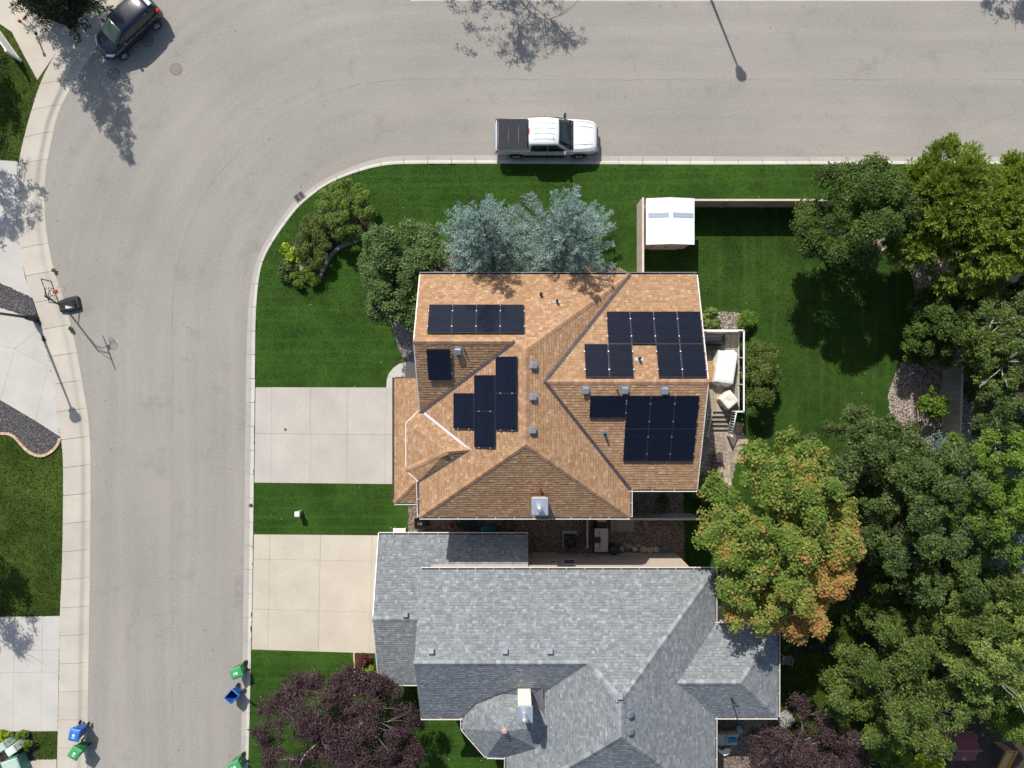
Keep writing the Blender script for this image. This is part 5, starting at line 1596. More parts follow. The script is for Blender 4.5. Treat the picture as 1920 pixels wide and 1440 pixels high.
def quad_panel(parent, name, pts, m, t=0.012, bulge=0.0, local=True):
    """Thin plate through four corners, slightly domed."""
    a, b, c, d = [Vector(p) for p in pts]
    n = (b - a).cross(d - a).normalized()
    k = 6; vs = []; fs = []
    for j in range(k + 1):
        for i in range(k + 1):
            u, v = i / k, j / k
            p = (a.lerp(b, u)).lerp(d.lerp(c, u), v) + n * bulge * (1 - (2 * u - 1) ** 2) * (1 - (2 * v - 1) ** 2 * 0.4)
            vs.append(p + n * t)
    for j in range(k):
        for i in range(k):
            q = j * (k + 1) + i
            fs.append((q, q + 1, q + k + 2, q + k + 1))
    nb = len(vs); vs += [p - n * (t + 0.004) for p in vs[:nb]]
    edge = [i for i in range(k + 1)] + [j * (k + 1) + k for j in range(1, k + 1)] + [k * (k + 1) + i for i in range(k - 1, -1, -1)] + [j * (k + 1) for j in range(k - 1, 0, -1)]
    for e, f in zip(edge, edge[1:] + edge[:1]): fs.append((e, nb + e, nb + f, f))
    return MB().add(vs, fs, True).build(name, m, parent, local=local)


def wheel(parent, x, y, r, w, side):
    R = Matrix.Translation((x, y, r)) @ Matrix.Rotation(PI / 2 * -side, 4, 'X')
    t = MB().lathe([(r * 0.62, -w / 2), (r * 0.92, -w / 2), (r, -w * 0.32), (r, w * 0.32), (r * 0.92, w / 2), (r * 0.66, w / 2), (r * 0.62, w * 0.3)], 26, R).build('wheel', M['rubber'], parent, local=True)
    rim = MB().lathe([(r * 0.10, w * 0.34), (r * 0.14, w * 0.42), (r * 0.06, w * 0.46)], 12, R)
    for k in range(5):
        a = 2 * PI * k / 5
        for da in (-0.16, 0.16):
            p0 = Vector((math.cos(a + da * .4) * r * 0.1, math.sin(a + da * .4) * r * 0.1, w * 0.4)); p1 = Vector((math.cos(a + da) * r * 0.62, math.sin(a + da) * r * 0.62, w * 0.42))
            rim.tube([R @ p0, R @ p1], [r * 0.075, r * 0.06], 5)
    for k in range(24):
        a, b = 2 * PI * k / 24, 2 * PI * (k + 1) / 24
        rim.tube([R @ Vector((math.cos(a) * r * 0.64, math.sin(a) * r * 0.64, w * 0.43)), R @ Vector((math.cos(b) * r * 0.64, math.sin(b) * r * 0.64, w * 0.43))], r * 0.045, 5, caps=False)
    rim.build('rim', M['chrome'], t, local=True)
    MB().lathe([(r * 0.62, w * 0.2), (r * 0.62, w * 0.24), (0.01, w * 0.24)], 20, R).build('brake_disc', M['black_metal'], t, local=True)
    return t


# white pickup: length along +x
tr = thing('pickup_truck', 'white crew cab pickup truck with black bed cover parked at the kerb', 'truck', (2.08, 14.28, 0.0))
W = 0.985
def tprof(w, zs, zt, zb=0.42, crown=0.02):
    return [(0.0, zb), (w * 0.86, zb), (w * 0.97, zb + 0.12), (w, zb + 0.35), (w * 0.985, zs - 0.04), (w * 0.93, zs), (w * 0.82, zt), (w * 0.42, zt + crown), (0.0, zt + crown * 1.3)]
st = [(-3.02, W * .93, 1.22, 1.24, .55), (-2.96, W * .975, 1.27, 1.29, .48), (-2.2, W, 1.29, 1.30, .42), (-1.15, W, 1.29, 1.30, .42), (-1.1, W, 1.24, 1.26, .42), (0.9, W, 1.20, 1.22, .42),
      (1.15, W, 1.17, 1.21, .42), (1.9, W * .985, 1.12, 1.19, .42), (2.45, W * .95, 1.06, 1.13, .44), (2.68, W * .88, 0.98, 1.05, .46), (2.80, W * .78, 0.82, 0.94, .5), (2.86, W * .68, .72, .80, .52)]
rings = [half_ring(x, tprof(w, zs, zt, zb)) for x, w, zs, zt, zb in st]
body = MB().loft(rings).build('body', M['paint_white'], tr, local=True, sub=2)
cab = MB()
def cprof(w0, w1, z0, z1): return [(0, z0), (w0, z0), (w0 * 0.995, z0 + 0.05), (w1 + 0.05, z1 - 0.10), (w1 - 0.03, z1 - 0.02), (w1 * 0.6, z1 + 0.015), (0, z1 + 0.025)]
cst = [(-1.16, .90, .72, 1.2, 1.80), (-1.08, .91, .745, 1.2, 1.89), (-0.85, .92, .76, 1.2, 1.93), (0.0, .925, .77, 1.2, 1.945), (0.40, .925, .745, 1.2, 1.90), (0.62, .92, .735, 1.2, 1.80), (1.22, .88, .76, 1.18, 1.24)]
cab.loft([half_ring(x, cprof(a, b, z0, z1)) for x, a, b, z0, z1 in cst])
cab.build('cab', M['paint_white'], tr, local=True, sub=1)
ws = quad_panel(tr, 'windscreen', [(1.26, -0.84, 1.235), (1.26, 0.84, 1.235), (0.56, 0.68, 1.835), (0.56, -0.68, 1.835)], M['auto_glass'], 0.03, 0.055)
quad_panel(tr, 'cowl', [(1.44, -0.80, 1.225), (1.44, 0.80, 1.225), (1.25, 0.86, 1.25), (1.25, -0.86, 1.25)], M['black_plastic'], 0.014, 0.02)
mb = MB()
for y0, y1 in ((-0.1, -0.62), (0.55, 0.05)): mb.tube([(1.36, y0, 1.28), (1.12, y1, 1.41)], 0.014, 5)
mb.build('wiper', M['black_plastic'], tr, local=True)
for s in (-1, 1):
    pts = [(0.98, s * 0.925, 1.27), (-0.02, s * 0.935, 1.27), (-0.02, s * 0.80, 1.82), (0.46, s * 0.79, 1.80)]
    pts2 = [(-0.06, s * 0.935, 1.27), (-1.02, s * 0.925, 1.27), (-0.96, s * 0.80, 1.79), (-0.06, s * 0.80, 1.82)]
    for q in (pts, pts2):
        if s < 0: q = [q[1], q[0], q[3], q[2]]
        w_ = quad_panel(tr, 'side_window', q, M['auto_glass'], 0.022, 0.0)
    for x in (-0.85, 0.2): MB().box((x, s * 0.985, 1.08), (0.18, 0.03, 0.03)).build('door_handle', M['chrome'], tr, local=True, bevel=0.008)
    mr = MB().box((0.95, s * 1.10, 1.33), (0.16, 0.24, 0.22)).build('mirror', M['black_plastic'] if s > 0 else M['chrome'], tr, local=True, bevel=0.05)
    MB().box((0.95, s * 0.96, 1.27), (0.06, 0.16, 0.05)).build('arm', M['black_plastic'], mr, local=True)
    MB().box((-2.98, s * 0.90, 1.0), (0.10, 0.14, 0.42)).build('tail_light', M['red_lamp'], tr, local=True, bevel=0.02)
    quad_panel(tr, 'headlight', [(2.83, s * 0.52, 0.80), (2.60, s * 0.86, 0.80), (2.55, s * 0.87, 1.0), (2.74, s * 0.55, 1.0)] if s > 0 else [(2.60, s * 0.86, 0.80), (2.83, s * 0.52, 0.80), (2.74, s * 0.55, 1.0), (2.55, s * 0.87, 1.0)], M['clear_lamp'], 0.02, 0.02)
    for x in (-1.84, 1.84):
        wheel(tr, x, s * 0.87, 0.39, 0.26, s)
        mb = MB()
        for k in range(11):
            a0, a1 = PI * k / 11, PI * (k + 1) / 11
            mb.tube([(x + math.cos(a0) * .49, s * 0.975, .42 + math.sin(a0) * .45), (x + math.cos(a1) * .49, s * 0.975, .42 + math.sin(a1) * .45)], 0.035, 5, caps=False)
        mb.build('wheel_arch', M['black_plastic'], tr, local=True)
    MB().tube([(-1.0, s * 0.97, 1.235), (0.95, s * 0.97, 1.215)], 0.012, 5).build('belt_trim', M['black_plastic'], tr, local=True)
    MB().box((-0.2, s * 1.0, 0.42), (2.3, 0.12, 0.05)).build('running_board', M['black_plastic'], tr, local=True, bevel=0.015)
bc = MB()
for k in range(3):
    bc.box((-2.74 + 0.17 + k * 0.585 - 0.02, 0, 1.335), (0.57, 1.66, 0.05))
bc.build('bed_cover', M['tonneau'], tr, local=True, bevel=0.012)
mb = MB()
for s in (-1, 1): mb.box((-2.05, s * 0.865, 1.33), (1.75, 0.06, 0.045))
mb.box((-1.21, 0, 1.33), (0.05, 1.7, 0.05)); mb.box((-2.93, 0, 1.325), (0.05, 1.7, 0.04))
mb.build('bed_rail', M['black_plastic'], tr, local=True)
mb = MB()
for y in (-0.45, -0.15, 0.15, 0.45): mb.box((-0.25, y, 1.965), (1.2, 0.02, 0.012))
mb.build('roof_rib', M['paint_white'], tr, local=True)
MB().box((-1.12, 0, 1.87), (0.06, 0.3, 0.04)).build('brake_light', M['red_lamp'], tr, local=True)
MB().box((2.84, 0, 0.72), (0.1, 1.0, 0.34)).build('grille', M['black_plastic'], tr, local=True, bevel=0.03)
MB().box((2.88, 0, 0.50), (0.14, 1.55, 0.16)).build('bumper', M['chrome'], tr, local=True, bevel=0.05)
MB().box((-3.06, 0, 0.55), (0.16, 1.75, 0.18)).build('bumper', M['chrome'], tr, local=True, bevel=0.05)
MB().lathe([(0.03, 1.96), (0.02, 1.99), (0.006, 2.0), (0.004, 2.25)], 8, Matrix.Translation((0.25, -0.42, 0))).build('antenna', M['black_plastic'], tr, local=True)
quad_panel(tr, 'rear_window', [(-1.17, 0.74, 1.32), (-1.17, -0.74, 1.32), (-1.12, -0.62, 1.76), (-1.12, 0.62, 1.76)], M['auto_glass'], 0.05, 0.0)
mb = MB()
for yy in (-0.55, 0.55): mb.tube([(1.5, yy, 1.222), (2.1, yy * .93, 1.20), (2.55, yy * .85, 1.12)], 0.014, 5)
mb.build('hood_crease', M['paint_white'], tr, local=True)
mb = MB()
for s in (-1, 1): mb.tube([(1.46, s * 0.83, 1.20), (1.95, s * 0.80, 1.185), (2.45, s * 0.74, 1.12), (2.66, s * 0.64, 1.05)], 0.009, 4)
mb.build('hood_gap', M['black_plastic'], tr, local=True)
for x in (-1.06, -0.04, 1.0):
    for s in (-1, 1): MB().tube([(x, s * 0.988, 0.55), (x, s * 0.99, 0.8), (x, s * 0.965, 1.19)], 0.008, 4).build('door_gap', M['black_plastic'], tr, local=True)

# black hatchback
hd = math.atan2(-0.676, -0.737)
car = thing('hatchback_car', 'black compact hatchback car parked at the top left kerb', 'car', (-22.36, 20.74, 0.0), hd)
CW = 0.89
def kprof_(w, zs, zt, zb=.24, cr=0.03): return [(0, zb), (w * .84, zb), (w * .96, zb + .1), (w, zb + .36), (w * .98, zs - .06), (w * .92, zs), (w * .78, zt), (w * .4, zt + cr), (0, zt + cr * 1.3)]
st = [(-2.13, CW * .72, .80, .84, .38), (-2.06, CW * .86, .93, .97, .32), (-1.85, CW * .94, .98, 1.02, .27), (-1.2, CW, .99, 1.02, .24), (0.0, CW, .98, 1.0, .24), (0.9, CW, .94, .99, .24), (1.4, CW * .97, .86, .93, .26), (1.8, CW * .88, .76, .83, .28), (2.02, CW * .74, .62, .70, .3), (2.13, CW * .55, .5, .56, .33)]
MB().loft([half_ring(x, kprof_(*a)) for x, *a in st]).build('body', M['paint_black'], car, local=True, sub=2)
cst = [(-1.98, .66, .52, .98, 1.10), (-1.80, .74, .56, .99, 1.40), (-1.55, .79, .60, .99, 1.50), (-0.9, .83, .64, .99, 1.555), (-0.1, .84, .65, .98, 1.555), (0.25, .83, .63, .97, 1.50), (0.55, .81, .64, .97, 1.36), (1.20, .74, .62, .95, 1.00)]
MB().loft([half_ring(x, cprof(*a)) for x, *a in cst]).build('cabin', M['paint_black'], car, local=True, sub=1)
quad_panel(car, 'windscreen', [(1.22, -0.66, 0.99), (1.22, 0.66, 0.99), (0.36, 0.56, 1.455), (0.36, -0.56, 1.455)], M['auto_glass_green'], 0.03, 0.06)
quad_panel(car, 'rear_window', [(-1.99, 0.60, 1.06), (-1.99, -0.60, 1.06), (-1.74, -0.54, 1.44), (-1.74, 0.54, 1.44)], M['auto_glass'], 0.03, 0.03)
MB().box((-1.86, 0, 1.50), (0.24, 1.05, 0.04)).build('spoiler', M['clear_lamp'], car, local=True, bevel=0.015)
for s in (-1, 1):
    for q in ([(0.78, s * .80, 1.02), (-0.32, s * .825, 1.02), (-0.32, s * .69, 1.46), (0.30, s * .68, 1.43)], [(-0.37, s * .825, 1.02), (-1.45, s * .79, 1.03), (-1.38, s * .66, 1.42), (-0.37, s * .69, 1.46)]):
        if s < 0: q = [q[1], q[0], q[3], q[2]]
        quad_panel(car, 'side_window', q, M['auto_glass'], 0.022)
    for x in (-0.95, 0.05): MB().box((x, s * .885, .90), (0.16, 0.025, 0.025)).build('door_handle', M['paint_black'], car, local=True, bevel=0.006)
    mr = MB().box((0.72, s * .97, 1.06), (0.14, 0.2, 0.14)).build('mirror', M['paint_black'], car, local=True, bevel=0.04)
    q = [(2.06, s * .40, .66), (1.72, s * .78, .72), (1.60, s * .80, .84), (1.95, s * .42, .76)]
    if s < 0: q = [q[1], q[0], q[3], q[2]]
    quad_panel(car, 'headlight', q, M['clear_lamp'], 0.03, 0.02)
    MB().box((-1.95, s * .74, .95), (0.22, 0.2, 0.34)).build('tail_light', M['red_lamp'], car, local=True, bevel=0.05)
    for x in (-1.3, 1.3): wheel(car, x, s * .79, 0.315, 0.2, s)
MB().box((0.02 - 1.5, 0.15, 1.57), (0.06, 0.03, 0.05)).build('antenna', M['black_plastic'], car, local=True)
mb = MB()
for y0, y1 in ((-0.05, -0.5), (0.5, 0.05)): mb.tube([(1.24, y0, 1.03), (1.0, y1, 1.17)], 0.012, 5)
mb.build('wiper', M['black_plastic'], car, local=True)
MB().box((2.10, 0, .45), (0.08, 0.9, 0.2)).build('grille', M['black_plastic'], car, local=True, bevel=0.03)

# ------------------------------------------------------------------ wheeled bins
M['bin_green'] = mat('bin_green', (0.035, 0.19, 0.055), 0.5, 0.12, 3)
M['bin_green2'] = mat('bin_green2', (0.06, 0.30, 0.10), 0.5, 0.1, 3)
M['bin_blue'] = mat('bin_blue', (0.02, 0.10, 0.36), 0.5, 0.12, 3)
M['bin_blue2'] = mat('bin_blue2', (0.04, 0.17, 0.50), 0.5, 0.1, 3)
M['print_white'] = mat('print_white', (0.75, 0.78, 0.76), 0.6, 0.05, 4)


def wheelie_bin(px, py, h_at, rot, mb_, ml_, label, open_lid=False, cat='bin', group='wheeled bins at the kerb', scale=1.0, base_z=0.02):
    """Front of the cart along local +x, hinge and wheels at -x."""
    p = G(px, py, h_at)
    t = thing('wheelie_bin', label, cat, (p.x, p.y, base_z), rot, group)
    t.scale = (scale,) * 3
    def ring(x0, x1, w, z): return [Vector(a) for a in ((x0, -w, z), (x1, -w, z), (x1 + .03, -w * .7, z), (x1 + .03, w * .7, z), (x1, w, z), (x0, w, z))]
    b = MB().loft([ring(-.20, .16, .20, .04), ring(-.22, .20, .215, .12), ring(-.29, .26, .265, .78), ring(-.33, .28, .28, .84), ring(-.34, .30, .29, .86), ring(-.34, .30, .29, .93)], smooth=False, cap=not open_lid)
    if open_lid:
        ri_ = [ring(-.31, .27, .262, .93), ring(-.27, .24, .245, .78), ring(-.2, .17, .2, .12)]
        b.loft(ri_, smooth=False, cap=False); b.loft([ring(-.34, .30, .29, .93), ri_[0]], smooth=False, cap=False)
        b.add(ri_[2], [tuple(range(6))])
    b.build('body', mb_, t, local=True, bevel=0.012)
    if not open_lid:
        l = MB().loft([ring(-.36, .33, .315, .935), ring(-.36, .33, .315, .975), ring(-.31, .27, .27, 1.02), ring(-.22, .18, .18, 1.045)], smooth=False).build('lid', ml_, t, local=True, bevel=0.015)
        MB().lathe([(0.085, 1.044), (0.085, 1.05), (0.065, 1.05)], 18, Matrix.Translation((-0.02, 0, 0)), False).build('emblem', M['print_white'], l, local=True)
        mk = MB()
        for k in range(3):
            a = 2 * PI * k / 3
            mk.box((-0.02 + 0.055 * math.cos(a), 0.055 * math.sin(a), 1.053), (0.05, 0.02, 0.005), a + PI / 2)
        mk.build('arrow_mark', ml_, l, local=True)
        MB().box((0.13, 0, 1.047), (0.04, 0.16, 0.004)).build('lettering', M['print_white'], l, local=True)
    else:
        R = Matrix.Translation((-.36, 0, .95)) @ Matrix.Rotation(math.radians(-118), 4, 'Y')
        MB().loft([ring(0.0, .66, .315, 0.0), ring(0.0, .66, .315, .04), ring(.06, .60, .27, .08)], smooth=False, M=R).build('lid', ml_, t, local=True, bevel=0.012)
    MB().tube([(-.40, -.2, .90), (-.42, 0, .90), (-.40, .2, .90)], 0.018, 6).build('handle', mb_, t, local=True)
    for s in (-1, 1):
        Rw = Matrix.Translation((-.30, s * .25, .12)) @ Matrix.Rotation(PI / 2, 4, 'X')
        MB().lathe([(.06, -.03), (.12, -.03), (.125, 0), (.12, .03), (.06, .03)], 16, Rw).build('wheel', M['rubber'], t, local=True)
    MB().tube([(-.30, -.24, .12), (-.30, .24, .12)], 0.014, 6).build('axle', M['black_metal'], t, local=True)
    return t


wheelie_bin(443, 1262, 1.0, math.radians(200), M['bin_green'], M['bin_green2'], 'green wheelie bin at the right kerb just above the open blue bin')
wheelie_bin(434, 1307, 0.95, math.radians(228), M['bin_blue'], M['bin_blue2'], 'blue wheelie bin standing with its lid flung open', True)
wheelie_bin(141, 1377, 1.0, math.radians(258), M['bin_blue'], M['bin_blue2'], 'closed blue wheelie bin on the left sidewalk', base_z=0.12)
wheelie_bin(142, 1411, 1.0, math.radians(238), M['bin_green'], M['bin_green2'], 'dark green wheelie bin beside the closed blue bin on the left', base_z=0.12)
wheelie_bin(440, 1438, 1.0, math.radians(205), M['bin_green'], M['bin_green2'], 'green wheelie bin cut by the bottom edge at the right kerb')
wheelie_bin(789, 981, 1.0, math.radians(182), M['black_plastic'], M['black_plastic'], 'black wheelie bin between the two houses at the lawn end', base_z=0.14, group='bins between the houses')

# ------------------------------------------------------------------ basketball hoop
bp = G(131, 571, 0.1)
hoop = thing('basketball_hoop', 'portable basketball hoop with black base and clear backboard at the left kerb', 'basketball hoop', (bp.x, bp.y, 0.0))
Rb = Matrix.Translation((bp.x, bp.y, 0)) @ Matrix.Rotation(math.radians(13), 4, 'Z')
def brng(a, w, w2, z): return [Rb @ Vector(v) for v in ((-a, -w2, z), (-a * .2, -w, z), (a * .85, -w, z), (a, -w * .8, z), (a, w * .8, z), (a * .85, w, z), (-a * .2, w, z), (-a, w2, z))]
MB().loft([brng(.60, .40, .30, .03), brng(.62, .42, .32, .06), brng(.62, .42, .32, .17), brng(.55, .35, .25, .23)], smooth=False).build('base', M['black_plastic'], hoop, bevel=0.02)
mb = MB()
for x in (0.25, 0.38): mb.box((x, 0.05, 0.24), (0.05, 0.3, 0.03), 0, Rb)
mb.lathe([(0.07, 0.22), (0.07, 0.27), (0.04, 0.27)], 12, Rb @ Matrix.Translation((0.38, -0.15, 0)))
mb.build('base_rib', M['black_metal'], hoop)
pa = G(121, 577, 0.2); pt = G(84, 555, 3.1)
MB().tube([pa, pa.lerp(pt, 0.5), pt], [0.05, 0.048, 0.045], 10).build('pole', M['black_metal'], hoop)
mid = pa.lerp(pt, 0.34)
br_ = Rb @ Vector((0.50, -0.1, 0.2))
mb = MB().tube([br_, mid], 0.02, 6); mb.tube([Rb @ Vector((0.45, 0.1, 0.2)), mid], 0.02, 6); mb.build('brace', M['black_metal'], hoop)
MB().add([pa + Vector((.02, -.1, .05)), pa + Vector((.5, .02, .03)), pa + Vector((.12, .12, .10)), pa + Vector((.02, -.1, .03)), pa + Vector((.5, .02, .01)), pa + Vector((.12, .12, .08))], [(0, 1, 2), (5, 4, 3), (0, 3, 4, 1), (1, 4, 5, 2), (2, 5, 3, 0)]).build('plate', M['white_vinyl'], hoop)
# backboard
t0 = G(78, 524, 3.85); t1 = G(93, 567, 3.85); b0 = G(96, 526, 3.0); b1 = G(109, 570, 3.0)
cy = (t0 + t1 + b0 + b1) / 4; wd_ = (t1 - t0).normalized(); nb_ = wd_.cross(Vector((0, 0, 1))).normalized()
if nb_.x < 0: nb_ = -nb_
hw = 0.66; hh = 0.42
cr = [cy + wd_ * a * hw + Vector((0, 0, b * hh)) for a, b in ((-1, -1), (1, -1), (1, 1), (-1, 1))]
mb = MB()
for a, b in zip(cr, cr[1:] + cr[:1]): mb.tube([a, b], 0.025, 6)
for s in (-0.22, 0.22): mb.tube([cy + wd_ * s + Vector((0, 0, -hh)), cy + wd_ * s + Vector((0, 0, 0.05))], 0.012, 5)
mb.tube([cy - wd_ * 0.22 + Vector((0, 0, 0.05)), cy + wd_ * 0.22 + Vector((0, 0, 0.05))], 0.012, 5)
fr = mb.build('backboard_frame', M['black_metal'], hoop)
m_clear, nt, bb = _new('acrylic')
bb.inputs['Base Color'].default_value = (0.95, 0.97, 0.97, 1); bb.inputs['Transmission Weight'].default_value = 1.0; bb.inputs['Roughness'].default_value = 0.02; bb.inputs['IOR'].default_value = 1.02
pn = [c_ + nb_ * 0.01 for c_ in cr] + [c_ - nb_ * 0.01 for c_ in cr]
MB().add(pn, [(0, 1, 2, 3), (7, 6, 5, 4), (0, 4, 5, 1), (1, 5, 6, 2), (2, 6, 7, 3), (3, 7, 4, 0)]).build('backboard', m_clear, hoop)
M['rim_red'] = mat('rim_red', (0.55, 0.03, 0.02), 0.4, 0.05, 4)
rc = cy + nb_ * 0.40 + Vector((0, 0, -0.33))
mb = MB()
for k in range(24):
    a, b = 2 * PI * k / 24, 2 * PI * (k + 1) / 24
    mb.tube([rc + Vector((math.cos(a) * .23, math.sin(a) * .23, 0)), rc + Vector((math.cos(b) * .23, math.sin(b) * .23, 0))], 0.011, 5, caps=False)
mb.box(cy + nb_ * 0.08 + Vector((0, 0, -0.34)), (0.18, 0.16, 0.16), math.atan2(nb_.y, nb_.x))
mb.build('rim', M['rim_red'], hoop)
mb = MB()
for k in range(12):
    a = 2 * PI * k / 12; s = 1 if k % 2 else -1
    for sg in (-1, 1):
        pts = [rc + Vector((math.cos(a + sg * 0.26 * j) * (.225 - .03 * j), math.sin(a + sg * 0.26 * j) * (.225 - .03 * j), -0.13 * j)) for j in range(4)]
        mb.tube(pts, 0.006, 4, caps=False)
mb.build('net', M['print_white'], hoop)
mb = MB()
for s in (-0.2, 0.2):
    for z0, z1 in ((-0.05, 0.25), (-0.35, -0.25)):
        mb.tube([pt + Vector((0, 0, z0)), pt.lerp(cy, 0.5) + wd_ * s * 0.6 + Vector((0, 0, z1 * .6)), cy + wd_ * s + Vector((0, 0, z1))], 0.018, 6)
mb.tube([pt, pt + Vector((-.1, 0, -.6)), pa.lerp(pt, 0.62)], 0.016, 6)
mb.build('lift_arm', M['black_metal'], hoop)

# ------------------------------------------------------------------ street lamps, posts, boxes
M['lamp_navy'] = mat('lamp_navy', (0.022, 0.032, 0.05), 0.4, 0.2, 4, metal=0.3)
M['lamp_glass'] = mat('lamp_glass', (0.6, 0.62, 0.6), 0.3, 0.05, 4)
def street_lamp(x, y, h, label):
    t = thing('street_lamp', label, 'street lamp', (x, y, 0.1), group='street lamps')
    Tm = Matrix.Translation((x, y, 0.1))
    MB().lathe([(0.24, 0), (0.24, 0.06), (0.20, 0.09), (0.19, 0.55), (0.14, 0.72), (0.15, 0.78), (0.10, 0.9)], 18, Tm).build('base', M['lamp_navy'], t)
    MB().lathe([(0.085, 0.85), (0.055, h - 0.9)], 14, Tm).build('pole', M['lamp_navy'], t)
    MB().lathe([(0.06, h - 0.9), (0.09, h - 0.85), (0.20, h - 0.75), (0.27, h - 0.35)], 16, Tm).build('lantern', M['lamp_glass'], t)
    MB().lathe([(0.31, h - 0.36), (0.29, h - 0.25), (0.12, h - 0.08), (0.04, h)], 16, Tm).build('cap', M['lamp_navy'], t)
lp = G(67, 597, 0.1); street_lamp(lp.x, lp.y, 6.6, 'dark navy street lamp leaning out at the left edge')
sp = G(1388, 137, 0); street_lamp(sp.x - 0.37 * 6.2, sp.y + 0.93 * 6.2, 6.6, 'street lamp beyond the top edge whose shadow crosses the street')
mp_ = G(67, 62, 0.13)
t = thing('marker_post', 'white post with red top on the tan drive at top left', 'post', mp_)
tp = mp_ + Vector((0, 0, 1.3))
MB().tube([mp_, tp], 0.045, 10).build('post', M['white_vinyl'], t)
MB().lathe([(0.05, 1.28), (0.09, 1.32), (0.09, 1.42), (0.04, 1.48)], 12, Matrix.Translation(mp_)).build('red_cap', M['rim_red'], t)
MB().lathe([(0.10, 0), (0.10, 0.05), (0.05, 0.08)], 12, Matrix.Translation(mp_)).build('foot', M['black_metal'], t)
# white vinyl fence at the left edge
fa = G(40, 114, 0.12); fb = G(-60, -26, 0.12)
t = thing('vinyl_fence', 'white vinyl fence end at the upper left edge', 'fence', fa)
dv = (fb - fa); Lf = dv.length; dv.normalize(); ang = math.atan2(dv.y, dv.x)
for k in range(int(Lf / 0.17)):
    p = fa + dv * (0.16 + 0.17 * k)
    MB().box(p + Vector((0, 0, 0.62)), (0.164, 0.03, 1.1), ang).build('slat', M['white_vinyl'], t)
mb = MB(); mb.box(fa.lerp(fb, .5) + Vector((0, 0, 1.2)), (Lf, 0.07, 0.09), ang); mb.box(fa.lerp(fb, .5) + Vector((0, 0, 0.08)), (Lf, 0.06, 0.1), ang); mb.build('rail', M['white_vinyl'], t)
MB().box(fa + Vector((0, 0, 0.66)), (0.13, 0.13, 1.32), ang).build('post', M['white_vinyl'], t, bevel=0.01)
# pedestal on the front lawn
pp_ = G(564, 960, 0.12)
t = thing('utility_pedestal', 'small white topped utility pedestal on the strip of lawn', 'utility box', pp_)
MB().box(pp_ + Vector((0, 0, 0.32)), (0.22, 0.22, 0.66), 0.0).build('box', mat('pedestal', (0.22, 0.25, 0.22), 0.7, 0.1, 4), t)
MB().box(pp_ + Vector((0, 0, 0.70)), (0.29, 0.29, 0.14)).build('cap', M['white_vinyl'], t, bevel=0.03)
# utility boxes at the left
M['util_green'] = mat('util_green', (0.42, 0.55, 0.47), 0.6, 0.06, 4)
M['util_dark'] = mat('util_dark', (0.10, 0.28, 0.21), 0.6, 0.1, 4)
M['util_pale'] = mat('util_pale', (0.60, 0.68, 0.60), 0.6, 0.05, 4)
for px, py, hh_, s, m_, lb in ((23, 1406, 1.0, (0.52, 0.42), 'util_pale', 'pale green utility cabinet in the planting bed at the left edge'), (4, 1400, 0.9, (0.5, 0.4), 'util_green', 'weathered green utility box behind the pale cabinet'), (24, 1438, 0.8, (0.95, 0.9), 'util_dark', 'dark green transformer box at the bottom left corner')):
    p = G(px, py, hh_); r = math.radians(33 if m_ != 'util_dark' else 20)
    t = thing('utility_cabinet', lb, 'utility box', (p.x, p.y, 0.13))
    MB().box((p.x, p.y, 0.13 + hh_ / 2 - .04), (s[0], s[1], hh_ - 0.08), r).build('box', M[m_ if m_ != 'util_dark' else 'util_dark'], t, bevel=0.015)
    MB().box((p.x, p.y, 0.13 + hh_), (s[0] + .05, s[1] + .05, 0.08), r, None, 0.9).build('lid', M['util_pale' if m_ == 'util_pale' else 'util_green'], t, bevel=0.01)
    dv = Vector((math.cos(r), math.sin(r), 0))
    MB().box(Vector((p.x, p.y, 0.13 + hh_ * .55)) + dv * (s[0] / 2 + .006), (0.012, 0.09, 0.09), r).build('latch', M['iron'], t)

# ------------------------------------------------------------------ shed and fences
def board_fence(name, a, b, h, label, m, mcap, bw=0.14, gap=0.008, board_side=1, post_every=2.2, seed=1, cap=True, thick=0.022, pm=None):
    a = Vector(a); b = Vector(b); d = b - a; L = d.length; d.normalize(); ang = math.atan2(d.y, d.x)
    nrm = Vector((-d.y, d.x, 0)) * board_side
    z0 = 0.12
    t = thing(name, label, 'fence', a)
    r = random.Random(seed)
    n = int(L / (bw + gap)); me = None
    for k in range(n):
        p = a + d * ((k + 0.5) * L / n) + nrm * (0.045 + r.uniform(-.003, .003))
        R = Matrix.Translation((p.x - a.x, p.y - a.y, z0 + h / 2 - a.z)) @ Matrix.Rotation(ang, 4, 'Z')
        if me is None:
            me = MB().box((0, 0, 0), (L / n - gap, thick, h - 0.06)).mesh('board'); me.materials.append(m)
        o = bpy.data.objects.new('board', me); COL.objects.link(o); o.parent = t; o.matrix_local = R
    k = max(1, round(L / post_every))
    for i in range(k + 1):
        p = a + d * (L * i / k)
        MB().box((p.x, p.y, z0 + h / 2), (0.09, 0.09, h), ang).build('post', pm or m, t)
    mid_ = a + d * L / 2
    for z in (0.35, h - 0.3):
        MB().box((mid_.x - nrm.x * 0.0, mid_.y - nrm.y * 0.0, z0 + z), (L, 0.04, 0.09), ang).build('rail', pm or m, t)
    if cap:
        MB().box((mid_.x, mid_.y, z0 + h), (L + .06, 0.11, 0.035), ang).build('cap_board', mcap, t)
    return t


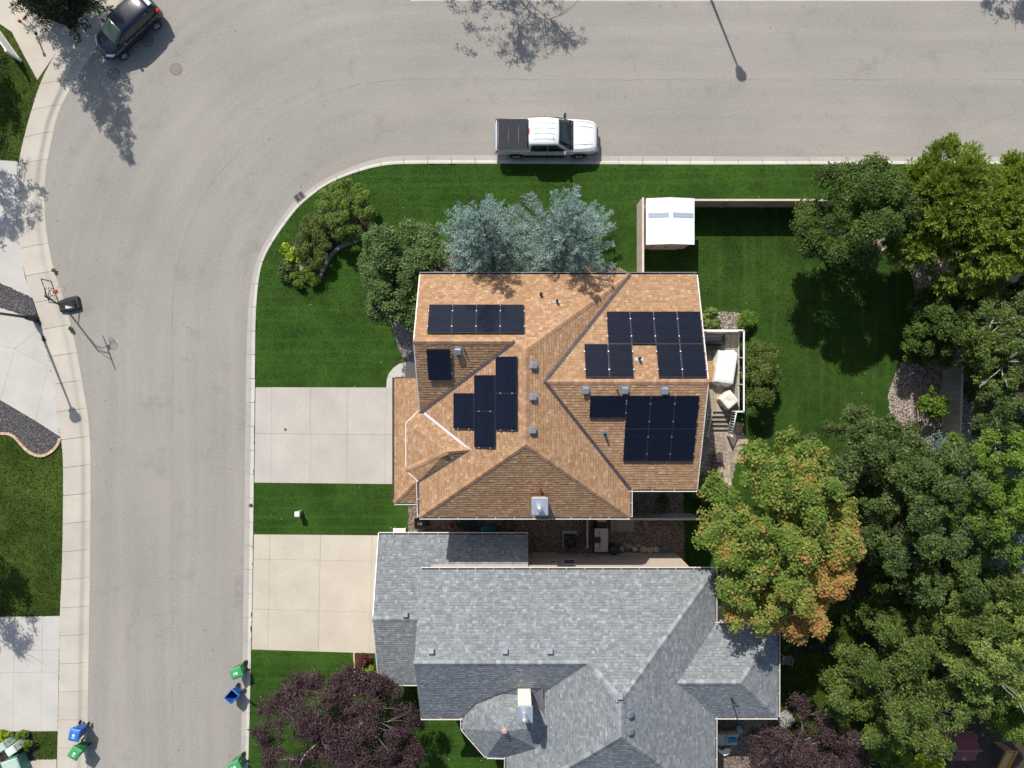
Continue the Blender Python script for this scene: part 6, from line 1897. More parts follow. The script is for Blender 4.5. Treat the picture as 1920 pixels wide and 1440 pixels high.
fh = 1.75
nA = G(1290, 377, fh); nB = G(1532, 375, fh)
nA.y = nB.y = (nA.y + nB.y) / 2
board_fence('board_fence', (nA.x, nA.y, 0.12), (nB.x + 6.9, nB.y, 0.12), fh, 'tan board fence running right from the shed along the lawn', M['fence_tan'], M['fence_cream'], board_side=1, seed=4)
wA = G(1205, 388, fh); wB = G(1205, 516, fh)
wx_ = wA.x
board_fence('board_fence', (wx_, wB.y - 0.2, 0.12), (wx_, nA.y + 0.1, 0.12), fh, 'short cream fence left of the shed reaching the brown house', M['fence_cream'], M['fence_cream'], board_side=1, seed=5)
eX = G(1771, 760, 0.1).x
board_fence('board_fence', (eX - 0.25, G(0, 905).y, 0.12), (eX + 0.2, nA.y, 0.12), fh, 'weathered east fence between back yard and the wood', M['fence_grey'], M['fence_tan'], board_side=1, seed=6)
sA = G(1183, 972, 1.5); sB = G(1295, 968, 1.5)
board_fence('board_fence', (sA.x - 0.8, sA.y, 0.12), (sB.x + 0.4, sA.y, 0.12), 1.6, 'shaded side fence between the two houses', M['fence_grey'], M['fence_cream'], board_side=1, seed=7, bw=1.2, post_every=1.8)

# shed: white roof, cream walls
rc_ = [G(1212, 371, 2.3), G(1303, 371, 2.3), G(1303, 458, 2.3), G(1213, 458, 2.3)]
x0, x1 = rc_[0].x, rc_[1].x; y1, y0 = rc_[0].y, rc_[2].y
shed = thing('shed', 'garden shed with bright white roof in the fence corner', 'shed', ((x0 + x1) / 2, (y0 + y1) / 2, 0.12))
MB().prism([(x0 + .12, y0 + .14), (x1 - .12, y0 + .14), (x1 - .12, y1 - .12), (x0 + .12, y1 - .12)], 0.12, 2.15).build('wall', M['fence_cream'], shed)
ym = (y0 + y1) / 2; xm = (x0 + x1) / 2
mb = MB()
for xa, xb, za, zb in ((x0, xm, 2.2, 2.42), (xm, x1, 2.42, 2.2)):
    vs = [(xa, y0, za), (xb, y0, zb), (xb, y1, zb), (xa, y1, za)]
    vs += [(a_, b_, c_ - 0.05) for a_, b_, c_ in vs]
    mb.add(vs, [(0, 1, 2, 3), (7, 6, 5, 4), (0, 4, 5, 1), (1, 5, 6, 2), (2, 6, 7, 3), (3, 7, 4, 0)])
rf = mb.build('roof', M['white_vinyl'], shed)
M['skylight'] = glass_mat('skylight', (0.36, 0.42, 0.50), 0.12, 0.5)
for sgn, xa, xb in ((-1, x0 + .12, xm - .12), (1, xm + .10, x1 - .06)):
    yy = G(0, 403, 2.35).y
    za = 2.2 + (xa - x0) / (xm - x0) * .22 if sgn < 0 else 2.42 - (xa - xm) / (x1 - xm) * .22
    zb = 2.2 + (xb - x0) / (xm - x0) * .22 if sgn < 0 else 2.42 - (xb - xm) / (x1 - xm) * .22
    vs = [(xa, yy - .13, za + .02), (xb, yy - .13, zb + .02), (xb, yy + .13, zb + .02), (xa, yy + .13, za + .02)]
    vs += [(a_, b_, c_ - 0.03) for a_, b_, c_ in vs]
    MB().add(vs, [(0, 1, 2, 3), (0, 4, 5, 1), (1, 5, 6, 2), (2, 6, 7, 3), (3, 7, 4, 0)]).build('skylight', M['skylight'], rf)
for k in range(2):
    dd = MB().box((xm - .42 + k * .84, y0 + .12, 1.05), (0.8, 0.04, 1.8)).build('door', M['fence_cream'], shed)
    MB().box((xm - .06 + k * .12, y0 + .09, 1.05), (0.03, 0.04, 0.16)).build('handle', M['black_metal'], dd)

# ------------------------------------------------------------------ deck with its furniture
DZ = 0.95
dx0 = 8.85; a_ = G(1396, 618, DZ + 0.95); b_ = G(1396, 773, DZ + 0.95)
dx1 = a_.x; dyt = a_.y; dyb = b_.y
deck = thing('deck', 'weathered wood deck with white railing behind the brown house', 'deck', ((dx0 + dx1) / 2, (dyt + dyb) / 2, 0.12))
n = int((dx1 - dx0) / 0.145)
for k in range(n):
    x = dx0 + (k + .5) * (dx1 - dx0) / n
    MB().box((x, (dyt + dyb) / 2, DZ - 0.015), ((dx1 - dx0) / n - 0.009, dyt - dyb, 0.035)).build('plank', M['deck_wood'], deck)
mb = MB()
mb.box(((dx0 + dx1) / 2, dyt - .03, DZ - .14), (dx1 - dx0, 0.05, 0.2)); mb.box(((dx0 + dx1) / 2, dyb + .03, DZ - .14), (dx1 - dx0, 0.05, 0.2)); mb.box((dx1 - .03, (dyt + dyb) / 2, DZ - .14), (0.05, dyt - dyb - .12, 0.2))
for x in (dx0 + .3, dx1 - .2):
    for y in (dyt - .3, dyb + .3): mb.box((x, y, DZ / 2), (0.12, 0.12, DZ - .1))
mb.build('frame', M['old_wood'], deck)
m_rg, nt, bb = _new('rail_glass')
bb.inputs['Base Color'].default_value = (0.92, 0.96, 0.95, 1); bb.inputs['Transmission Weight'].default_value = 1.0; bb.inputs['Roughness'].default_value = 0.02; bb.inputs['IOR'].default_value = 1.03
wv_ = M['white_vinyl']
stepx0 = G(1328, 775, DZ).x; stepx1 = G(1362, 775, DZ).x
def rail_run(p, q, glass=True, posts=3):
    p = Vector(p); q = Vector(q); d = (q - p); L = d.length; ang = math.atan2(d.y, d.x); c_ = p.lerp(q, .5)
    r_ = MB().box((c_.x, c_.y, DZ + 0.95), (L + .06, 0.085, 0.05), ang).build('railing', wv_, deck)
    mb = MB().box((c_.x, c_.y, DZ + 0.09), (L, 0.04, 0.04), ang)
    mb.build('bottom_rail', wv_, r_)
    for i in range(posts):
        w_ = p.lerp(q, i / (posts - 1))
        MB().box((w_.x, w_.y, DZ + 0.46), (0.07, 0.07, 0.95), ang).build('post', wv_, r_)
    if glass: MB().box((c_.x, c_.y, DZ + 0.5), (L - .05, 0.008, 0.72), ang).build('glass_panel', m_rg, r_)
rail_run((dx0 + .2, dyt - .04, 0), (dx1 - .04, dyt - .04, 0), True, 3)
rail_run((dx1 - .04, dyt - .04, 0), (dx1 - .04, dyb + .04, 0), True, 4)
rail_run((dx1 - .04, dyb + .04, 0), (stepx1 + .25, dyb + .04, 0), True, 2)
for i in range(5):
    z = DZ - (i + 1) * 0.16; y = dyb - 0.14 - i * 0.27
    MB().box(((stepx0 + stepx1) / 2 + .1, y, z), (stepx1 - stepx0 + .5, 0.25, 0.04)).build('step', M['deck_wood'], deck)
    MB().box(((stepx0 + stepx1) / 2 + .1, y - .11, z - .09), (stepx1 - stepx0 + .45, 0.02, 0.13)).build('riser', M['old_wood'], deck)
for x in (stepx0 - .05, stepx1 + .28):
    p = Vector((x, dyb, DZ + .95)); q = Vector((x, dyb - 1.4, 0.12 + .95))
    sr = MB().tube([p, q], 0.035, 6).build('stair_rail', wv_, deck)
    mb = MB().tube([p - Vector((0, 0, .8)), q - Vector((0, 0, .8))], 0.025, 6)
    for k in range(9): mb.tube([p.lerp(q, (k + .5) / 9) - Vector((0, 0, .8)), p.lerp(q, (k + .5) / 9)], 0.018, 5)
    mb.build('baluster', wv_, sr)
    MB().box((q.x, q.y, 0.12 + .5), (0.09, 0.09, 1.05)).build('post', wv_, sr)
# covered barbecue
bq = G(1338, 636, DZ + 1.05)
t = thing('barbecue', 'black covered barbecue on the deck next to the house', 'barbecue', (bq.x, bq.y, DZ))
def rg(cx, cy, hx, hy, z): return [Vector((cx - hx, cy - hy, z)), Vector((cx + hx, cy - hy, z)), Vector((cx + hx, cy + hy, z)), Vector((cx - hx, cy + hy, z))]
MB().loft([rg(bq.x, bq.y, .72, .30, DZ + .01), rg(bq.x, bq.y, .74, .31, DZ + .78), rg(bq.x - .05, bq.y + .02, .52, .17, DZ + 1.12), rg(bq.x - .05, bq.y + .02, .46, .12, DZ + 1.15)], smooth=False).build('cover', M['black_plastic'], t, bevel=0.025)
MB().tube([(bq.x - .5, bq.y - .30, DZ + .85), (bq.x + .5, bq.y - .30, DZ + .85)], 0.015, 6).build('handle', M['black_metal'], t)


def draped(name, label, cx, cy, hx, hy, rot, z0, z1, m, seed, flare=0.12, n=28, lean=0.0):
    """Furniture under a loose cover: an irregular draped sheet down to the floor."""
    t = thing(name, label, 'cover', (cx, cy, z0))
    rng = np.random.default_rng(seed)
    ph = rng.uniform(0, 6.28, 6); rings = []
    prof = [(0.0, 1.0 + flare), (0.08, 1.0 + flare * .95), (0.45, 1.0 + flare * .5), (0.82, 1.02), (0.95, 0.985), (1.0, 0.93), (1.01, 0.6), (1.0, 0.25), (1.0, 0.03)]
    for f, s in prof:
        r = []
        for k in range(n * 4):
            a = 2 * PI * k / (n * 4)
            ca, sa = math.cos(a), math.sin(a)
            q = max(abs(ca), abs(sa)) ** 0.93 if True else 1
            x = ca / q * hx; y = sa / q * hy
            w = 1 + (1 - f) * 0.05 * (math.sin(a * 9 + ph[0]) + 0.6 * math.sin(a * 17 + ph[1])) if f < .9 else 1
            zz = z0 + (z1 - z0) * f + (0.03 * math.sin(x * 5 + ph[2]) * math.cos(y * 4 + ph[3]) * s - 0.035 * (1 - s) if f > .9 else 0) + lean * x * f
            vx, vy = x * s * w, y * s * w
            r.append(Vector((cx + vx * math.cos(rot) - vy * math.sin(rot), cy + vx * math.sin(rot) + vy * math.cos(rot), zz)))
        rings.append(r)
    MB().loft(rings).build('canvas_cover', m, t)
    mb = MB()
    for sx in (-1, 1):
        for sy in (-1, 1):
            vx, vy = sx * hx * .8, sy * hy * .8
            mb.box((cx + vx * math.cos(rot) - vy * math.sin(rot), cy + vx * math.sin(rot) + vy * math.cos(rot), z0 + .04), (.06, .06, .08))
    mb.build('foot', M['old_wood'], t)
    return t


c = G(1362, 689, DZ + 0.8); draped('covered_table', 'large table under a white cover on the deck', c.x, c.y, 0.55, 0.92, math.radians(-8), DZ, DZ + 0.78, M['canvas'], 5, 0.16)
c = G(1368, 750, DZ + 0.7); draped('covered_chair', 'square chair under a beige cover at the lower end of the deck', c.x, c.y, 0.40, 0.40, math.radians(40), DZ, DZ + 0.68, M['canvas_beige'], 6, 0.10, lean=0.05)
# cedar bench by the wall
c = G(1331, 697, DZ + .45)
t = thing('cedar_bench', 'orange cedar slat bench between the brown house and the white cover', 'bench', (c.x, c.y, DZ))
for k in range(9):
    MB().box((c.x, c.y - .52 + k * .13, DZ + .46), (0.46, 0.105, 0.03)).build('slat', M['cedar'], t)
for sx in (-1, 1):
    for sy in (-1, 1): MB().box((c.x + sx * .18, c.y + sy * .5, DZ + .22), (.06, .06, .44)).build('leg', M['cedar'], t)

# ------------------------------------------------------------------ paved patio and its chair
patio = thing('patio', 'small brick paver patio below the deck steps', 'patio', G(1340, 860, 0.14)); patio['kind'] = 'structure'
px0, py0 = G(1300, 905, .14).to_2d(); px1, py1 = G(1372, 795, .14).to_2d()
me = MB().box((0, 0, 0), (0.205, 0.205, 0.05)).mesh('paver'); me.materials.append(M['paver'])
ang = math.radians(-12); c_ = Vector(((px0 + px1) / 2, (py0 + py1) / 2, 0.13))
for i in range(-6, 7):
    for j in range(-9, 10):
        p = c_ + Matrix.Rotation(ang, 3, 'Z') @ Vector((i * 0.222 + (0.06 if j % 2 else 0), j * 0.222, random.uniform(-.004, .004)))
        if p.x < px0 - .1: continue
        o = bpy.data.objects.new('paver', me); COL.objects.link(o); o.parent = patio
        o.location = p - Vector(patio.location); o.rotation_euler = (0, 0, ang + random.uniform(-.03, .03))
flag = thing('flagstones', 'irregular flagstones beside the patio under the maple', 'flagstone path', G(1385, 835, .14)); flag['kind'] = 'structure'
for q in ([(1358, 815), (1372, 812), (1374, 838), (1364, 842)], [(1374, 812), (1392, 815), (1396, 832), (1376, 836)], [(1362, 845), (1392, 836), (1396, 862), (1366, 868)], [(1394, 812), (1404, 830), (1398, 834), (1388, 812)], [(1350, 880), (1368, 872), (1372, 910), (1350, 912)]):
    MB().prism([G(x, y, .15) for x, y in q], 0.10, 0.155).build('flagstone', M['stone_tan'], flag, bevel=0.01)


def slat_chair(name, label, px, py, rot, m, h=0.45, cat='chair', group=None, z=0.14, ns=6, arms=True, w=0.55):
    p = G(px, py, z + h)
    t = thing(name, label, cat, (p.x, p.y, z), rot, group)
    for k in range(ns):
        MB().box((-.22 + k * .44 / (ns - 1), 0, h), (0.06, w, 0.025)).build('seat_slat', m, t, local=True)
    for k in range(5):
        R = Matrix.Translation((-.26, -w / 2 + .05 + k * (w - .1) / 4, h + .28)) @ Matrix.Rotation(math.radians(-14), 4, 'Y')
        MB().box((0, 0, 0), (0.025, 0.07, 0.58), 0, R).build('back_slat', m, t, local=True)
    for sx in (-1, 1):
        for sy in (-1, 1): MB().box((sx * .21, sy * w / 2, h / 2), (.045, .045, h)).build('leg', m, t, local=True)
    if arms:
        for sy in (-1, 1): MB().box((0.0, sy * w / 2, h + .2), (.52, .07, .03)).build('armrest', m, t, local=True)
        for sy in (-1, 1): MB().box((0.2, sy * w / 2, h + .1), (.04, .04, .2)).build('arm_support', m, t, local=True)
    return t


slat_chair('patio_chair', 'dark wooden chair on the brick patio', 1344, 858, math.radians(-75), M['old_wood'], 0.42)

# ------------------------------------------------------------------ side yard between the houses
ct = G(1127, 1012, 0.75)
t = thing('patio_table', 'pale rectangular table in the side yard gravel', 'table', (ct.x, ct.y, .14))
MB().box((ct.x, ct.y, .87), (0.78, 1.36, 0.05)).build('tabletop', mat('table_top', (0.48, 0.44, 0.40), 0.8, 0.12, 4), t, bevel=0.01)
for sx in (-1, 1):
    for sy in (-1, 1): MB().box((ct.x + sx * .33, ct.y + sy * .6, .5), (.06, .06, .7)).build('leg', M['old_wood'], t)
t = thing('rake', 'dark garden rake lying on the pale table', 'rake', (ct.x - .1, ct.y, .9))
MB().tube([(ct.x - .1, ct.y - .5, .92), (ct.x - .1, ct.y + .52, .92)], 0.015, 6).build('shaft', M['old_wood'], t)
MB().box((ct.x - .22, ct.y + .02, .93), (.34, .34, .06)).build('head', M['black_plastic'], t)
c = G(1127, 985, .5)
t = thing('storage_box', 'dark storage box with yellow lid edge above the pale table', 'box', (c.x, c.y, .14))
MB().box((c.x, c.y, .45), (.6, .75, .6)).build('box', M['black_plastic'], t, bevel=0.03)
MB().box((c.x, c.y + .36, .74), (.56, .2, .05)).build('lid_edge', mat('yellow', (0.5, 0.45, 0.05), 0.6, 0.1, 4), t)
# air conditioner
c = G(1070, 1016, .75)
t = thing('air_conditioner', 'dark air conditioner unit on a concrete pad in the side yard', 'air conditioner', (c.x, c.y, .14))
MB().box((c.x, c.y + .04, .17), (0.86, 0.98, 0.06)).build('pad', M['concrete_pale'], t)
M['ac_green'] = mat('ac_green', (0.035, 0.05, 0.045), 0.6, 0.15, 5)
MB().box((c.x, c.y, .52), (0.72, 0.72, 0.64)).build('body', M['ac_green'], t, bevel=0.06)
mb = MB()
for r in (.08, .14, .20, .26, .31):
    pts = [(c.x + math.cos(2 * PI * k / 20) * r, c.y + math.sin(2 * PI * k / 20) * r, .87) for k in range(21)]
    mb.tube(pts, .008, 4, caps=False)
mb.build('grille', M['black_metal'], t)
MB().lathe([(.30, .842), (.30, .85), (.01, .85)], 20, Matrix.Translation((c.x, c.y, 0))).build('fan_well', M['black_metal'], t)
mb = MB()
for k in range(4):
    a = k * PI / 2 + .4
    mb.box((c.x + math.cos(a) * .14, c.y + math.sin(a) * .14, .858), (.24, .11, .008), a)
mb.build('fan_blade', M['ac_green'], t)
# boulders by the grey house
for px, py, s, mm, lb in ((1165, 1029, .22, 'stone_tan', 'tan boulder at the left end of the stones by the basement window'), (1178, 1024, .24, 'stone_grey', 'grey boulder behind the small basement window'), (1190, 1029, .2, 'edging_tan', 'orange brown boulder among the basement window stones'), (1207, 1030, .27, 'stone_tan', 'large pale boulder right of the basement window'), (1220, 1031, .28, 'stone_tan', 'widest pale boulder in the row along the grey house wall'), (1231, 1030, .24, 'stone_tan', 'pale boulder next to the blue planter'), (1197, 1022, .17, 'stone_tan', 'small light boulder at the gravel side of the row'), (1171, 1021, .19, 'stone_grey', 'small grey boulder by the green rain barrel')):
    p = G(px, py, .2); rng = np.random.default_rng(int(px)); ph = rng.uniform(0, 6, 4)
    t = thing('boulder', lb, 'boulder', (p.x, p.y, .14), group='boulders along the grey house')
    rings = []
    for i, (f, z) in enumerate(((.75, -.02), (1, .06), (.95, s * .6), (.7, s * .95), (.3, s * 1.1))):
        rings.append([Vector((p.x + math.cos(a) * s * f * (1 + .14 * math.sin(2 * a + ph[0]) + .06 * math.sin(3 * a + ph[1])), p.y + math.sin(a) * s * f * .85 * (1 + .12 * math.sin(2 * a + ph[2])), .14 + z)) for a in [2 * PI * k / 12 for k in range(12)]])
    MB().loft(rings).build('stone', M[mm], t)
c = G(1150, 1030, .6)
t = thing('rain_barrel', 'dark green round barrel beside the pale table', 'barrel', (c.x, c.y, .14))
MB().lathe([(.25, 0), (.29, .2), (.29, .5), (.25, .66)], 18, Matrix.Translation((c.x, c.y, .14))).build('barrel', mat('barrel', (0.02, 0.045, 0.032), 0.5, 0.15, 4), t)
MB().lathe([(.27, .66), (.27, .70), (.06, .73)], 18, Matrix.Translation((c.x, c.y, .14))).build('lid', M['ac_green'], t)
c = G(1241, 1031, .4)
t = thing('planter', 'blue grey round planter with dry stems by the grey house', 'planter', (c.x, c.y, .14))
MB().lathe([(.15, 0), (.2, .25), (.22, .28), (.19, .28), (.17, .2)], 16, Matrix.Translation((c.x, c.y, .14))).build('pot', mat('pot_blue', (.10, .14, .17), .5, .2, 5), t)
mb = MB(); rng = np.random.default_rng(3)
for k in range(14):
    a = rng.uniform(0, 6.28); mb.tube([(c.x, c.y, .35), (c.x + math.cos(a) * .15, c.y + math.sin(a) * .15, .6), (c.x + math.cos(a) * .35, c.y + math.sin(a) * .3, .75)], [.01, .007, .004], 4)
mb.build('stems', M['bark_pale'], t)
# pallet deck and two garden chairs under the side fence
c = G(1170, 985, .3)
t = thing('wood_platform', 'grey wooden platform under the corner of the brown eave', 'platform', (c.x - .2, c.y, .14))
for k in range(9): MB().box((c.x - .7 + k * .155, c.y, .24), (.14, .75, .04)).build('plank', M['fence_grey'], t)
MB().box((c.x - .1, c.y, .18), (1.35, .7, .07)).build('frame', M['old_wood'], t)
for px, py, r, lb in ((1216, 974, 35, 'tilted beige garden chair by the side fence'), (1250, 974, -10, 'straight beige garden chair by the side fence')):
    slat_chair('garden_chair', lb, px, py, math.radians(r + 90), mat('chair_beige', (.27, .23, .2), .8, .15, 4), .42, group='garden chairs under the side fence')
c = G(1233, 966, .45)
t = thing('side_table', 'small round table between the two beige garden chairs', 'table', (c.x, c.y, .14))
MB().lathe([(.24, .42), (.24, .46), (.2, .47)], 16, Matrix.Translation((c.x, c.y, .14))).build('top', M['old_wood'], t)
MB().lathe([(.14, 0), (.04, .06), (.04, .42)], 10, Matrix.Translation((c.x, c.y, .14))).build('foot', M['old_wood'], t)
c = G(848, 984, .3)
t = thing('flower_pot', 'red clay pot in the shade between the houses', 'pot', (c.x, c.y, .14))
MB().lathe([(.13, 0), (.19, .28), (.21, .28), (.21, .33), (.17, .33), (.15, .2)], 18, Matrix.Translation((c.x, c.y, .14))).build('pot', mat('clay', (.33, .09, .06), .7, .15, 5), t)
MB().lathe([(.165, .29), (.165, .305), (.02, .31)], 14, Matrix.Translation((c.x, c.y, .14))).build('soil', M['soil'], t)
# kayak-like teal drum on a dark cart
c = G(917, 993, .6)
t = thing('compost_tumbler', 'teal barrel lying on a dark stand against the grey garage', 'barrel', (c.x, c.y, .14))
Rt = Matrix.Translation((c.x, c.y, .5)) @ Matrix.Rotation(math.radians(4), 4, 'Z') @ Matrix.Rotation(PI / 2, 4, 'Y')
MB().lathe([(.18, -.48), (.26, -.42), (.27, 0), (.26, .40), (.18, .46)], 18, Rt).build('drum', mat('teal', (.01, .13, .14), .5, .15, 4), t)
mb = MB()
for x in (-.36, .36):
    for y in (-.22, .22): mb.tube([(c.x + x, c.y + y, .14), (c.x + x, c.y, .5)], .02, 6)
mb.build('stand', M['black_metal'], t)
c = G(955, 985, .8)
t = thing('metal_rack', 'black metal frame rack standing in the side yard shade', 'rack', (c.x, c.y, .14))
mb = MB()
for x in (-.28, .28):
    for y in (-.3, .3): mb.tube([(c.x + x, c.y + y, .14), (c.x + x, c.y + y, .95)], .02, 5)
for z in (.45, .95):
    for s in (-1, 1): mb.tube([(c.x - .28, c.y + s * .3, z), (c.x + .28, c.y + s * .3, z)], .02, 5); mb.tube([(c.x + s * .28, c.y - .3, z), (c.x + s * .28, c.y + .3, z)], .02, 5)
mb.build('frame', M['black_metal'], t)
for k in range(4): MB().box((c.x - .18 + k * .12, c.y, .47), (.06, .58, .02)).build('shelf_slat', M['old_wood'], t)
c = G(880, 984, .5)
t = thing('wheelbarrow', 'dark wheelbarrow leaning in the side yard shade', 'wheelbarrow', (c.x, c.y, .14))
MB().loft([rg(c.x, c.y, .30, .2, .40), rg(c.x, c.y, .5, .32, .68)], smooth=False).build('tray', M['black_plastic'], t)
MB().lathe([(.08, -.04), (.17, -.04), (.18, 0), (.17, .04), (.08, .04)], 16, Matrix.Translation((c.x - .55, c.y, .32)) @ Matrix.Rotation(PI / 2, 4, 'X')).build('wheel', M['rubber'], t)
mb = MB()
for s in (-1, 1): mb.tube([(c.x - .55, c.y + s * .05, .32), (c.x, c.y + s * .2, .42), (c.x + .8, c.y + s * .3, .62)], .018, 6); mb.tube([(c.x + .2, c.y + s * .2, .14), (c.x + .15, c.y + s * .22, .45)], .018, 6)
mb.build('handle', M['old_wood'], t)
# privacy screen between table and air conditioner
c = G(1100, 995, .9)
board_fence('screen_fence', (c.x, c.y - .9, .12), (c.x, c.y + .9, .12), 1.2, 'narrow dark screen fence beside the air conditioner', M['old_wood'], M['fence_grey'], seed=9)
# steps at the side of the grey garage
c = G(749, 996, .4)
t = thing('side_step', 'small white bench at the corner of the grey garage', 'bench', (c.x, c.y, .12))
for k in range(3): MB().box((c.x, c.y - .13 + k * .13, .47), (.72, .1, .03)).build('slat', M['white_vinyl'], t)
for s in (-1, 1): MB().box((c.x + s * .32, c.y, .29), (.05, .3, .34)).build('leg', M['white_vinyl'], t)

# front bed boulders and small stone
for px, py, s, lb in ((567, 498, .30, 'large tan boulder in the front garden bed'), (573, 510, .2, 'small grey boulder below the large tan boulder')):
    p = G(px, py, .25); ph = [px, py]
    t = thing('boulder', lb, 'boulder', (p.x, p.y, .14), group='boulders in the front bed')
    rings = [[Vector((p.x + math.cos(a) * s * f * .9 * (1 + .16 * math.sin(2 * a + px)), p.y + math.sin(a) * s * f * 1.45 * (1 + .1 * math.sin(3 * a + py)), .14 + z)) for a in [2 * PI * k / 14 for k in range(14)]] for f, z in ((.8, -.02), (1, .06), (.92, s * .7), (.6, s * 1.0), (.2, s * 1.1))]
    MB().loft(rings).build('stone', M['stone_tan' if s > .25 else 'stone_grey'], t)
p = G(613, 463, .2)
t = thing('stepping_stone', 'square tan stepping stone beside the block edging', 'stone', (p.x, p.y, .14)); MB().box((p.x, p.y, .19), (.33, .28, .1)).build('stone', M['stone_tan'], t, bevel=.02)

# ------------------------------------------------------------------ behind the grey house
c = G(1360, 1384, .5)
t = thing('patio_sofa', 'beige outdoor sofa behind the grey house', 'sofa', (c.x, c.y, .15))
M['cushion'] = mat('cushion', (.50, .47, .43), .9, .06, 4, .004)
MB().box((c.x, c.y, .28), (1.5, .85, .24)).build('frame', M['old_wood'], t, bevel=.03)
for s in (-1, 1): MB().box((c.x + s * .36, c.y - .08, .47), (.70, .66, .16)).build('seat_cushion', M['cushion'], t, bevel=.05)
for s in (-1, 1): MB().box((c.x + s * .36, c.y + .34, .68), (.70, .2, .42)).build('back_cushion', M['cushion'], t, bevel=.06)
t = thing('throw_pillow', 'turquoise blue pillow on the beige sofa', 'pillow', (c.x + .32, c.y + .05, .56))
R = Matrix.Translation((c.x + .34, c.y + .08, .66)) @ Matrix.Rotation(.15, 4, 'Z') @ Matrix.Rotation(-.5, 4, 'X')
MB().loft([[R @ Vector((x * f * .27, y * f * .24, z)) for x, y in ((-1, -1), (0, -.9), (1, -1), (.9, 0), (1, 1), (0, .9), (-1, 1), (-.9, 0))] for f, z in ((.3, -.08), (.85, -.05), (1, 0), (.85, .05), (.3, .08))]).build('pillow', mat('turquoise', (.03, .30, .45), .8, .2, 9), t)
MB().box((0, .0, .083), (.18, .1, .006), 0, R).build('print', mat('pillow_print', (.02, .12, .32), .8, .3, 15), t)
c = G(1386, 1369, .5)
t = thing('garden_stool', 'pale turquoise round stool beside the sofa', 'stool', (c.x, c.y, .15))
MB().lathe([(.15, 0), (.2, .2), (.2, .3), (.17, .46), (.14, .47)], 18, Matrix.Translation((c.x, c.y, .15))).build('seat', mat('stool', (.25, .45, .47), .4, .1, 5), t)
MB().lathe([(.17, 0), (.17, .03), (.14, .04)], 18, Matrix.Translation((c.x, c.y, .13))).build('foot', M['ac_green'], t)
c = G(1357, 1408, .3)
t = thing('side_table', 'small pale stone table in front of the sofa', 'table', (c.x, c.y, .15))
MB().prism([(c.x - .42, c.y + .2), (c.x - .1, c.y + .1), (c.x + .1, c.y + .24), (c.x + .4, c.y + .2), (c.x + .3, c.y - .1), (c.x, c.y - .22), (c.x - .3, c.y - .02)], .42, .46).build('top', M['canvas_beige'], t)
MB().lathe([(.16, 0), (.05, .05), (.05, .28)], 10, Matrix.Translation((c.x, c.y, .15))).build('foot', M['old_wood'], t)
for k, (px, lb) in enumerate(((1497, 'leftmost of the three black garden chairs under the maple edge'), (1525, 'middle of the three black garden chairs under the maple edge'), (1553, 'rightmost of the three black garden chairs under the maple edge'))):
    slat_chair('garden_chair', lb, px, 1213, math.radians(-92 + 3 * k), M['black_plastic'], .4, group='black garden chairs', w=.62)
c = G(1583, 1205, .6)
t = thing('lawn_light', 'black garden torch standing right of the three black chairs', 'lamp', (c.x, c.y, .13))
MB().tube([(c.x, c.y, .13), (c.x, c.y, .5)], .02, 6).build('stake', M['black_metal'], t)
MB().lathe([(.10, .5), (.13, .62), (.13, 1.0), (.06, 1.08)], 12, Matrix.Translation((c.x, c.y, 0))).build('lantern', M['black_metal'], t)
slat_chair('garden_chair', 'brown chair with pale seat at the corner of the grey wing', 1475, 1238 + 0, math.radians(-100), mat('chair_tan', (.25, .2, .17), .8, .15, 4), .42, w=.55)
c = G(1473, 1349, .2)
t = thing('paving_slab', 'grey paving slab on the grass at the grey wing corner', 'slab', (c.x, c.y, .13))
MB().box((c.x, c.y, .16), (.9, .9, .06), math.radians(35)).build('slab', M['stone_grey'], t, bevel=.01)
# maroon canopy play frame
c = G(1815, 1405, 2.2)
t = thing('play_frame', 'wooden play frame with a maroon fabric canopy', 'play frame', (c.x, c.y, .13))
M['maroon'] = mat('maroon', (.17, .05, .065), .85, .1, 4)
M['frame_wood'] = mat('frame_wood', (.22, .14, .08), .8, .2, 6)
M['tarp_blue'] = mat('tarp_blue', (.01, .12, .25), .6, .2, 6)
for s in (0, 1):
    y0_ = c.y + (.78 if s == 0 else -.02); y1_ = c.y + (-.02 if s == 0 else -.9); za, zb = (1.75, 2.3) if s == 0 else (2.3, 1.7)
    vs = [(c.x - .62, y0_, za), (c.x + .62, y0_, za), (c.x + .62, y1_, zb), (c.x - .62, y1_, zb)]
    vs += [(a, b, z - .02) for a, b, z in vs]
    MB().add(vs, [(3, 2, 1, 0), (4, 5, 6, 7), (0, 1, 5, 4), (1, 2, 6, 5), (2, 3, 7, 6), (3, 0, 4, 7)]).build('canopy', M['maroon'], t)
for x in (-.68, .68):
    for y in (.75, -.85): MB().box((c.x + x, c.y + y, .95), (.1, .1, 1.7)).build('post', M['frame_wood'], t)
    MB().box((c.x + x, c.y - .05, 1.75), (.08, 1.7, .1)).build('beam', M['frame_wood'], t)
MB().box((c.x, c.y - .03, 2.28), (1.5, .07, .07)).build('ridge_pole', M['frame_wood'], t)
MB().box((c.x, c.y + .75, 1.72), (1.5, .07, .08)).build('cross_beam', M['frame_wood'], t)
for k in range(9): MB().box((c.x - .6 + k * .15, c.y, 1.0), (.14, 1.5, .03)).build('floor_board', M['frame_wood'], t)
c2 = G(1781, 1402, 1.0)
t = thing('blue_tarp', 'blue tarp bundle left of the maroon canopy', 'tarp', (c2.x, c2.y, .13))
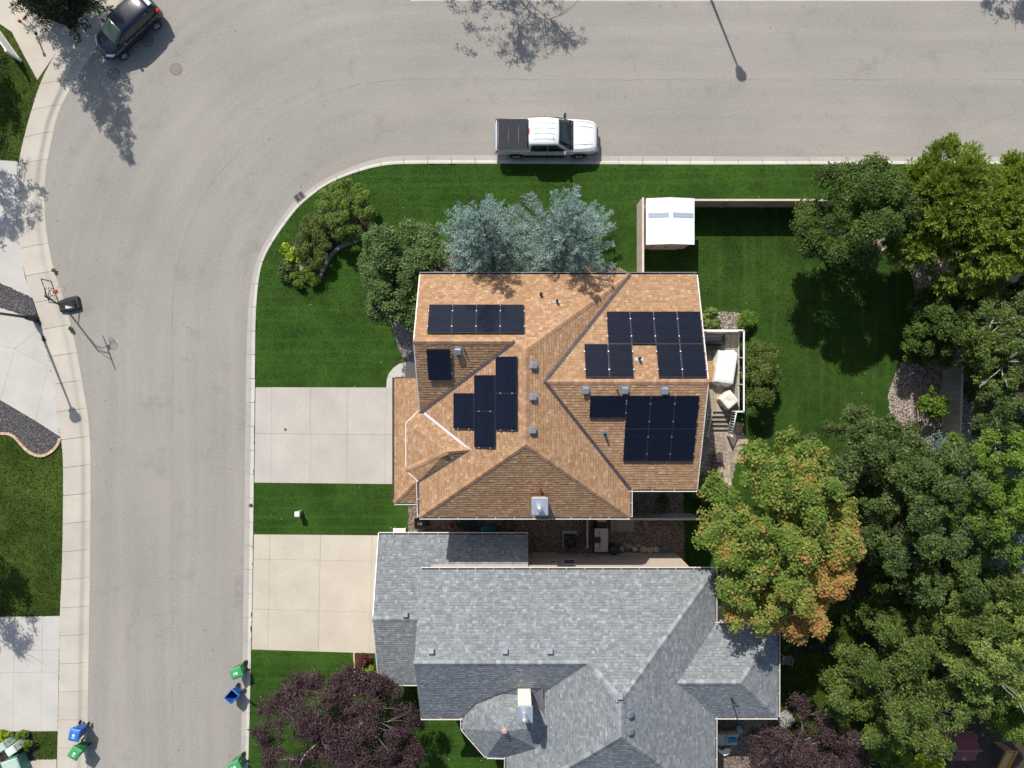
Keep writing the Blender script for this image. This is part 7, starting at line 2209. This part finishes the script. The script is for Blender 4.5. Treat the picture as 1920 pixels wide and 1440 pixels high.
rings = [[Vector((c2.x + math.cos(a) * .38 * f * (1 + .2 * math.sin(3 * a)), c2.y + math.sin(a) * .7 * f * (1 + .15 * math.sin(4 * a)), .13 + z)) for a in [2 * PI * k / 16 for k in range(16)]] for f, z in ((1, 0), (1, .4), (.8, .75), (.3, .9))]
MB().loft(rings).build('tarp', M['tarp_blue'], t)
MB().tube([(c2.x - .4, c2.y, .5), (c2.x, c2.y, .95), (c2.x + .4, c2.y, .5)], .012, 5).build('rope', M['print_white'], t)
c3 = G(1893, 1432, 1.2)
t = thing('slide', 'orange plastic slide at the bottom right corner', 'slide', (c3.x, c3.y, .13))
mb = MB()
for s in (-1, 1):
    vs = [(c3.x + s * .25, c3.y + .8, 1.3), (c3.x + s * .31, c3.y + .8, 1.3), (c3.x + s * .31, c3.y - .9, .4), (c3.x + s * .25, c3.y - .9, .4)]; vs += [(a, b, z + .14) for a, b, z in vs]
    mb.add(vs, [(0, 1, 2, 3), (7, 6, 5, 4), (0, 4, 5, 1), (1, 5, 6, 2), (2, 6, 7, 3), (3, 7, 4, 0)])
om = mat('orange', (.5, .26, .06), .5, .1, 4)
mb.build('side_rim', om, t)
vs = [(c3.x - .25, c3.y + .8, 1.3), (c3.x + .25, c3.y + .8, 1.3), (c3.x + .25, c3.y - .9, .4), (c3.x - .25, c3.y - .9, .4)]; vs += [(a, b, z + .03) for a, b, z in vs]
MB().add(vs, [(3, 2, 1, 0), (4, 5, 6, 7), (0, 1, 5, 4), (1, 2, 6, 5), (2, 3, 7, 6), (3, 0, 4, 7)]).build('chute', om, t)
MB().box((c3.x, c3.y + .7, .7), (.5, .06, 1.2)).build('ladder', M['frame_wood'], t)
# pale house corner glimpsed through the trees at the right edge
c = G(1920, 535, 3.0)
nh = thing('neighbour_house', 'white wall and roof corner glimpsed between trees at the right edge', 'house', (c.x + 3.0, c.y, .1))
MB().box((c.x + 3.4, c.y - .2, 1.6), (6, 5.2, 3.0)).build('wall', M['white_trim'], nh)
vs = [(c.x - .1, c.y + 2.8, 3.05), (c.x + 7, c.y + 2.8, 3.05), (c.x + 7, c.y - 3.2, 3.05), (c.x - .1, c.y - 3.2, 3.05), (c.x + 2.6, c.y - .2, 4.4), (c.x + 7, c.y - .2, 4.4)]
MB().add(vs, [(0, 3, 4), (0, 4, 5, 1), (3, 2, 5, 4), (0, 1, 2, 3)]).build('roof', M['vent_blue'], nh)
window(nh, (c.x + .4, c.y - .2, 1.7), 1.2, 1.1, (-1, 0))
for o in bpy.data.objects:
    if o.type == 'MESH' and o.parent is not None:
        o.hide_render = False
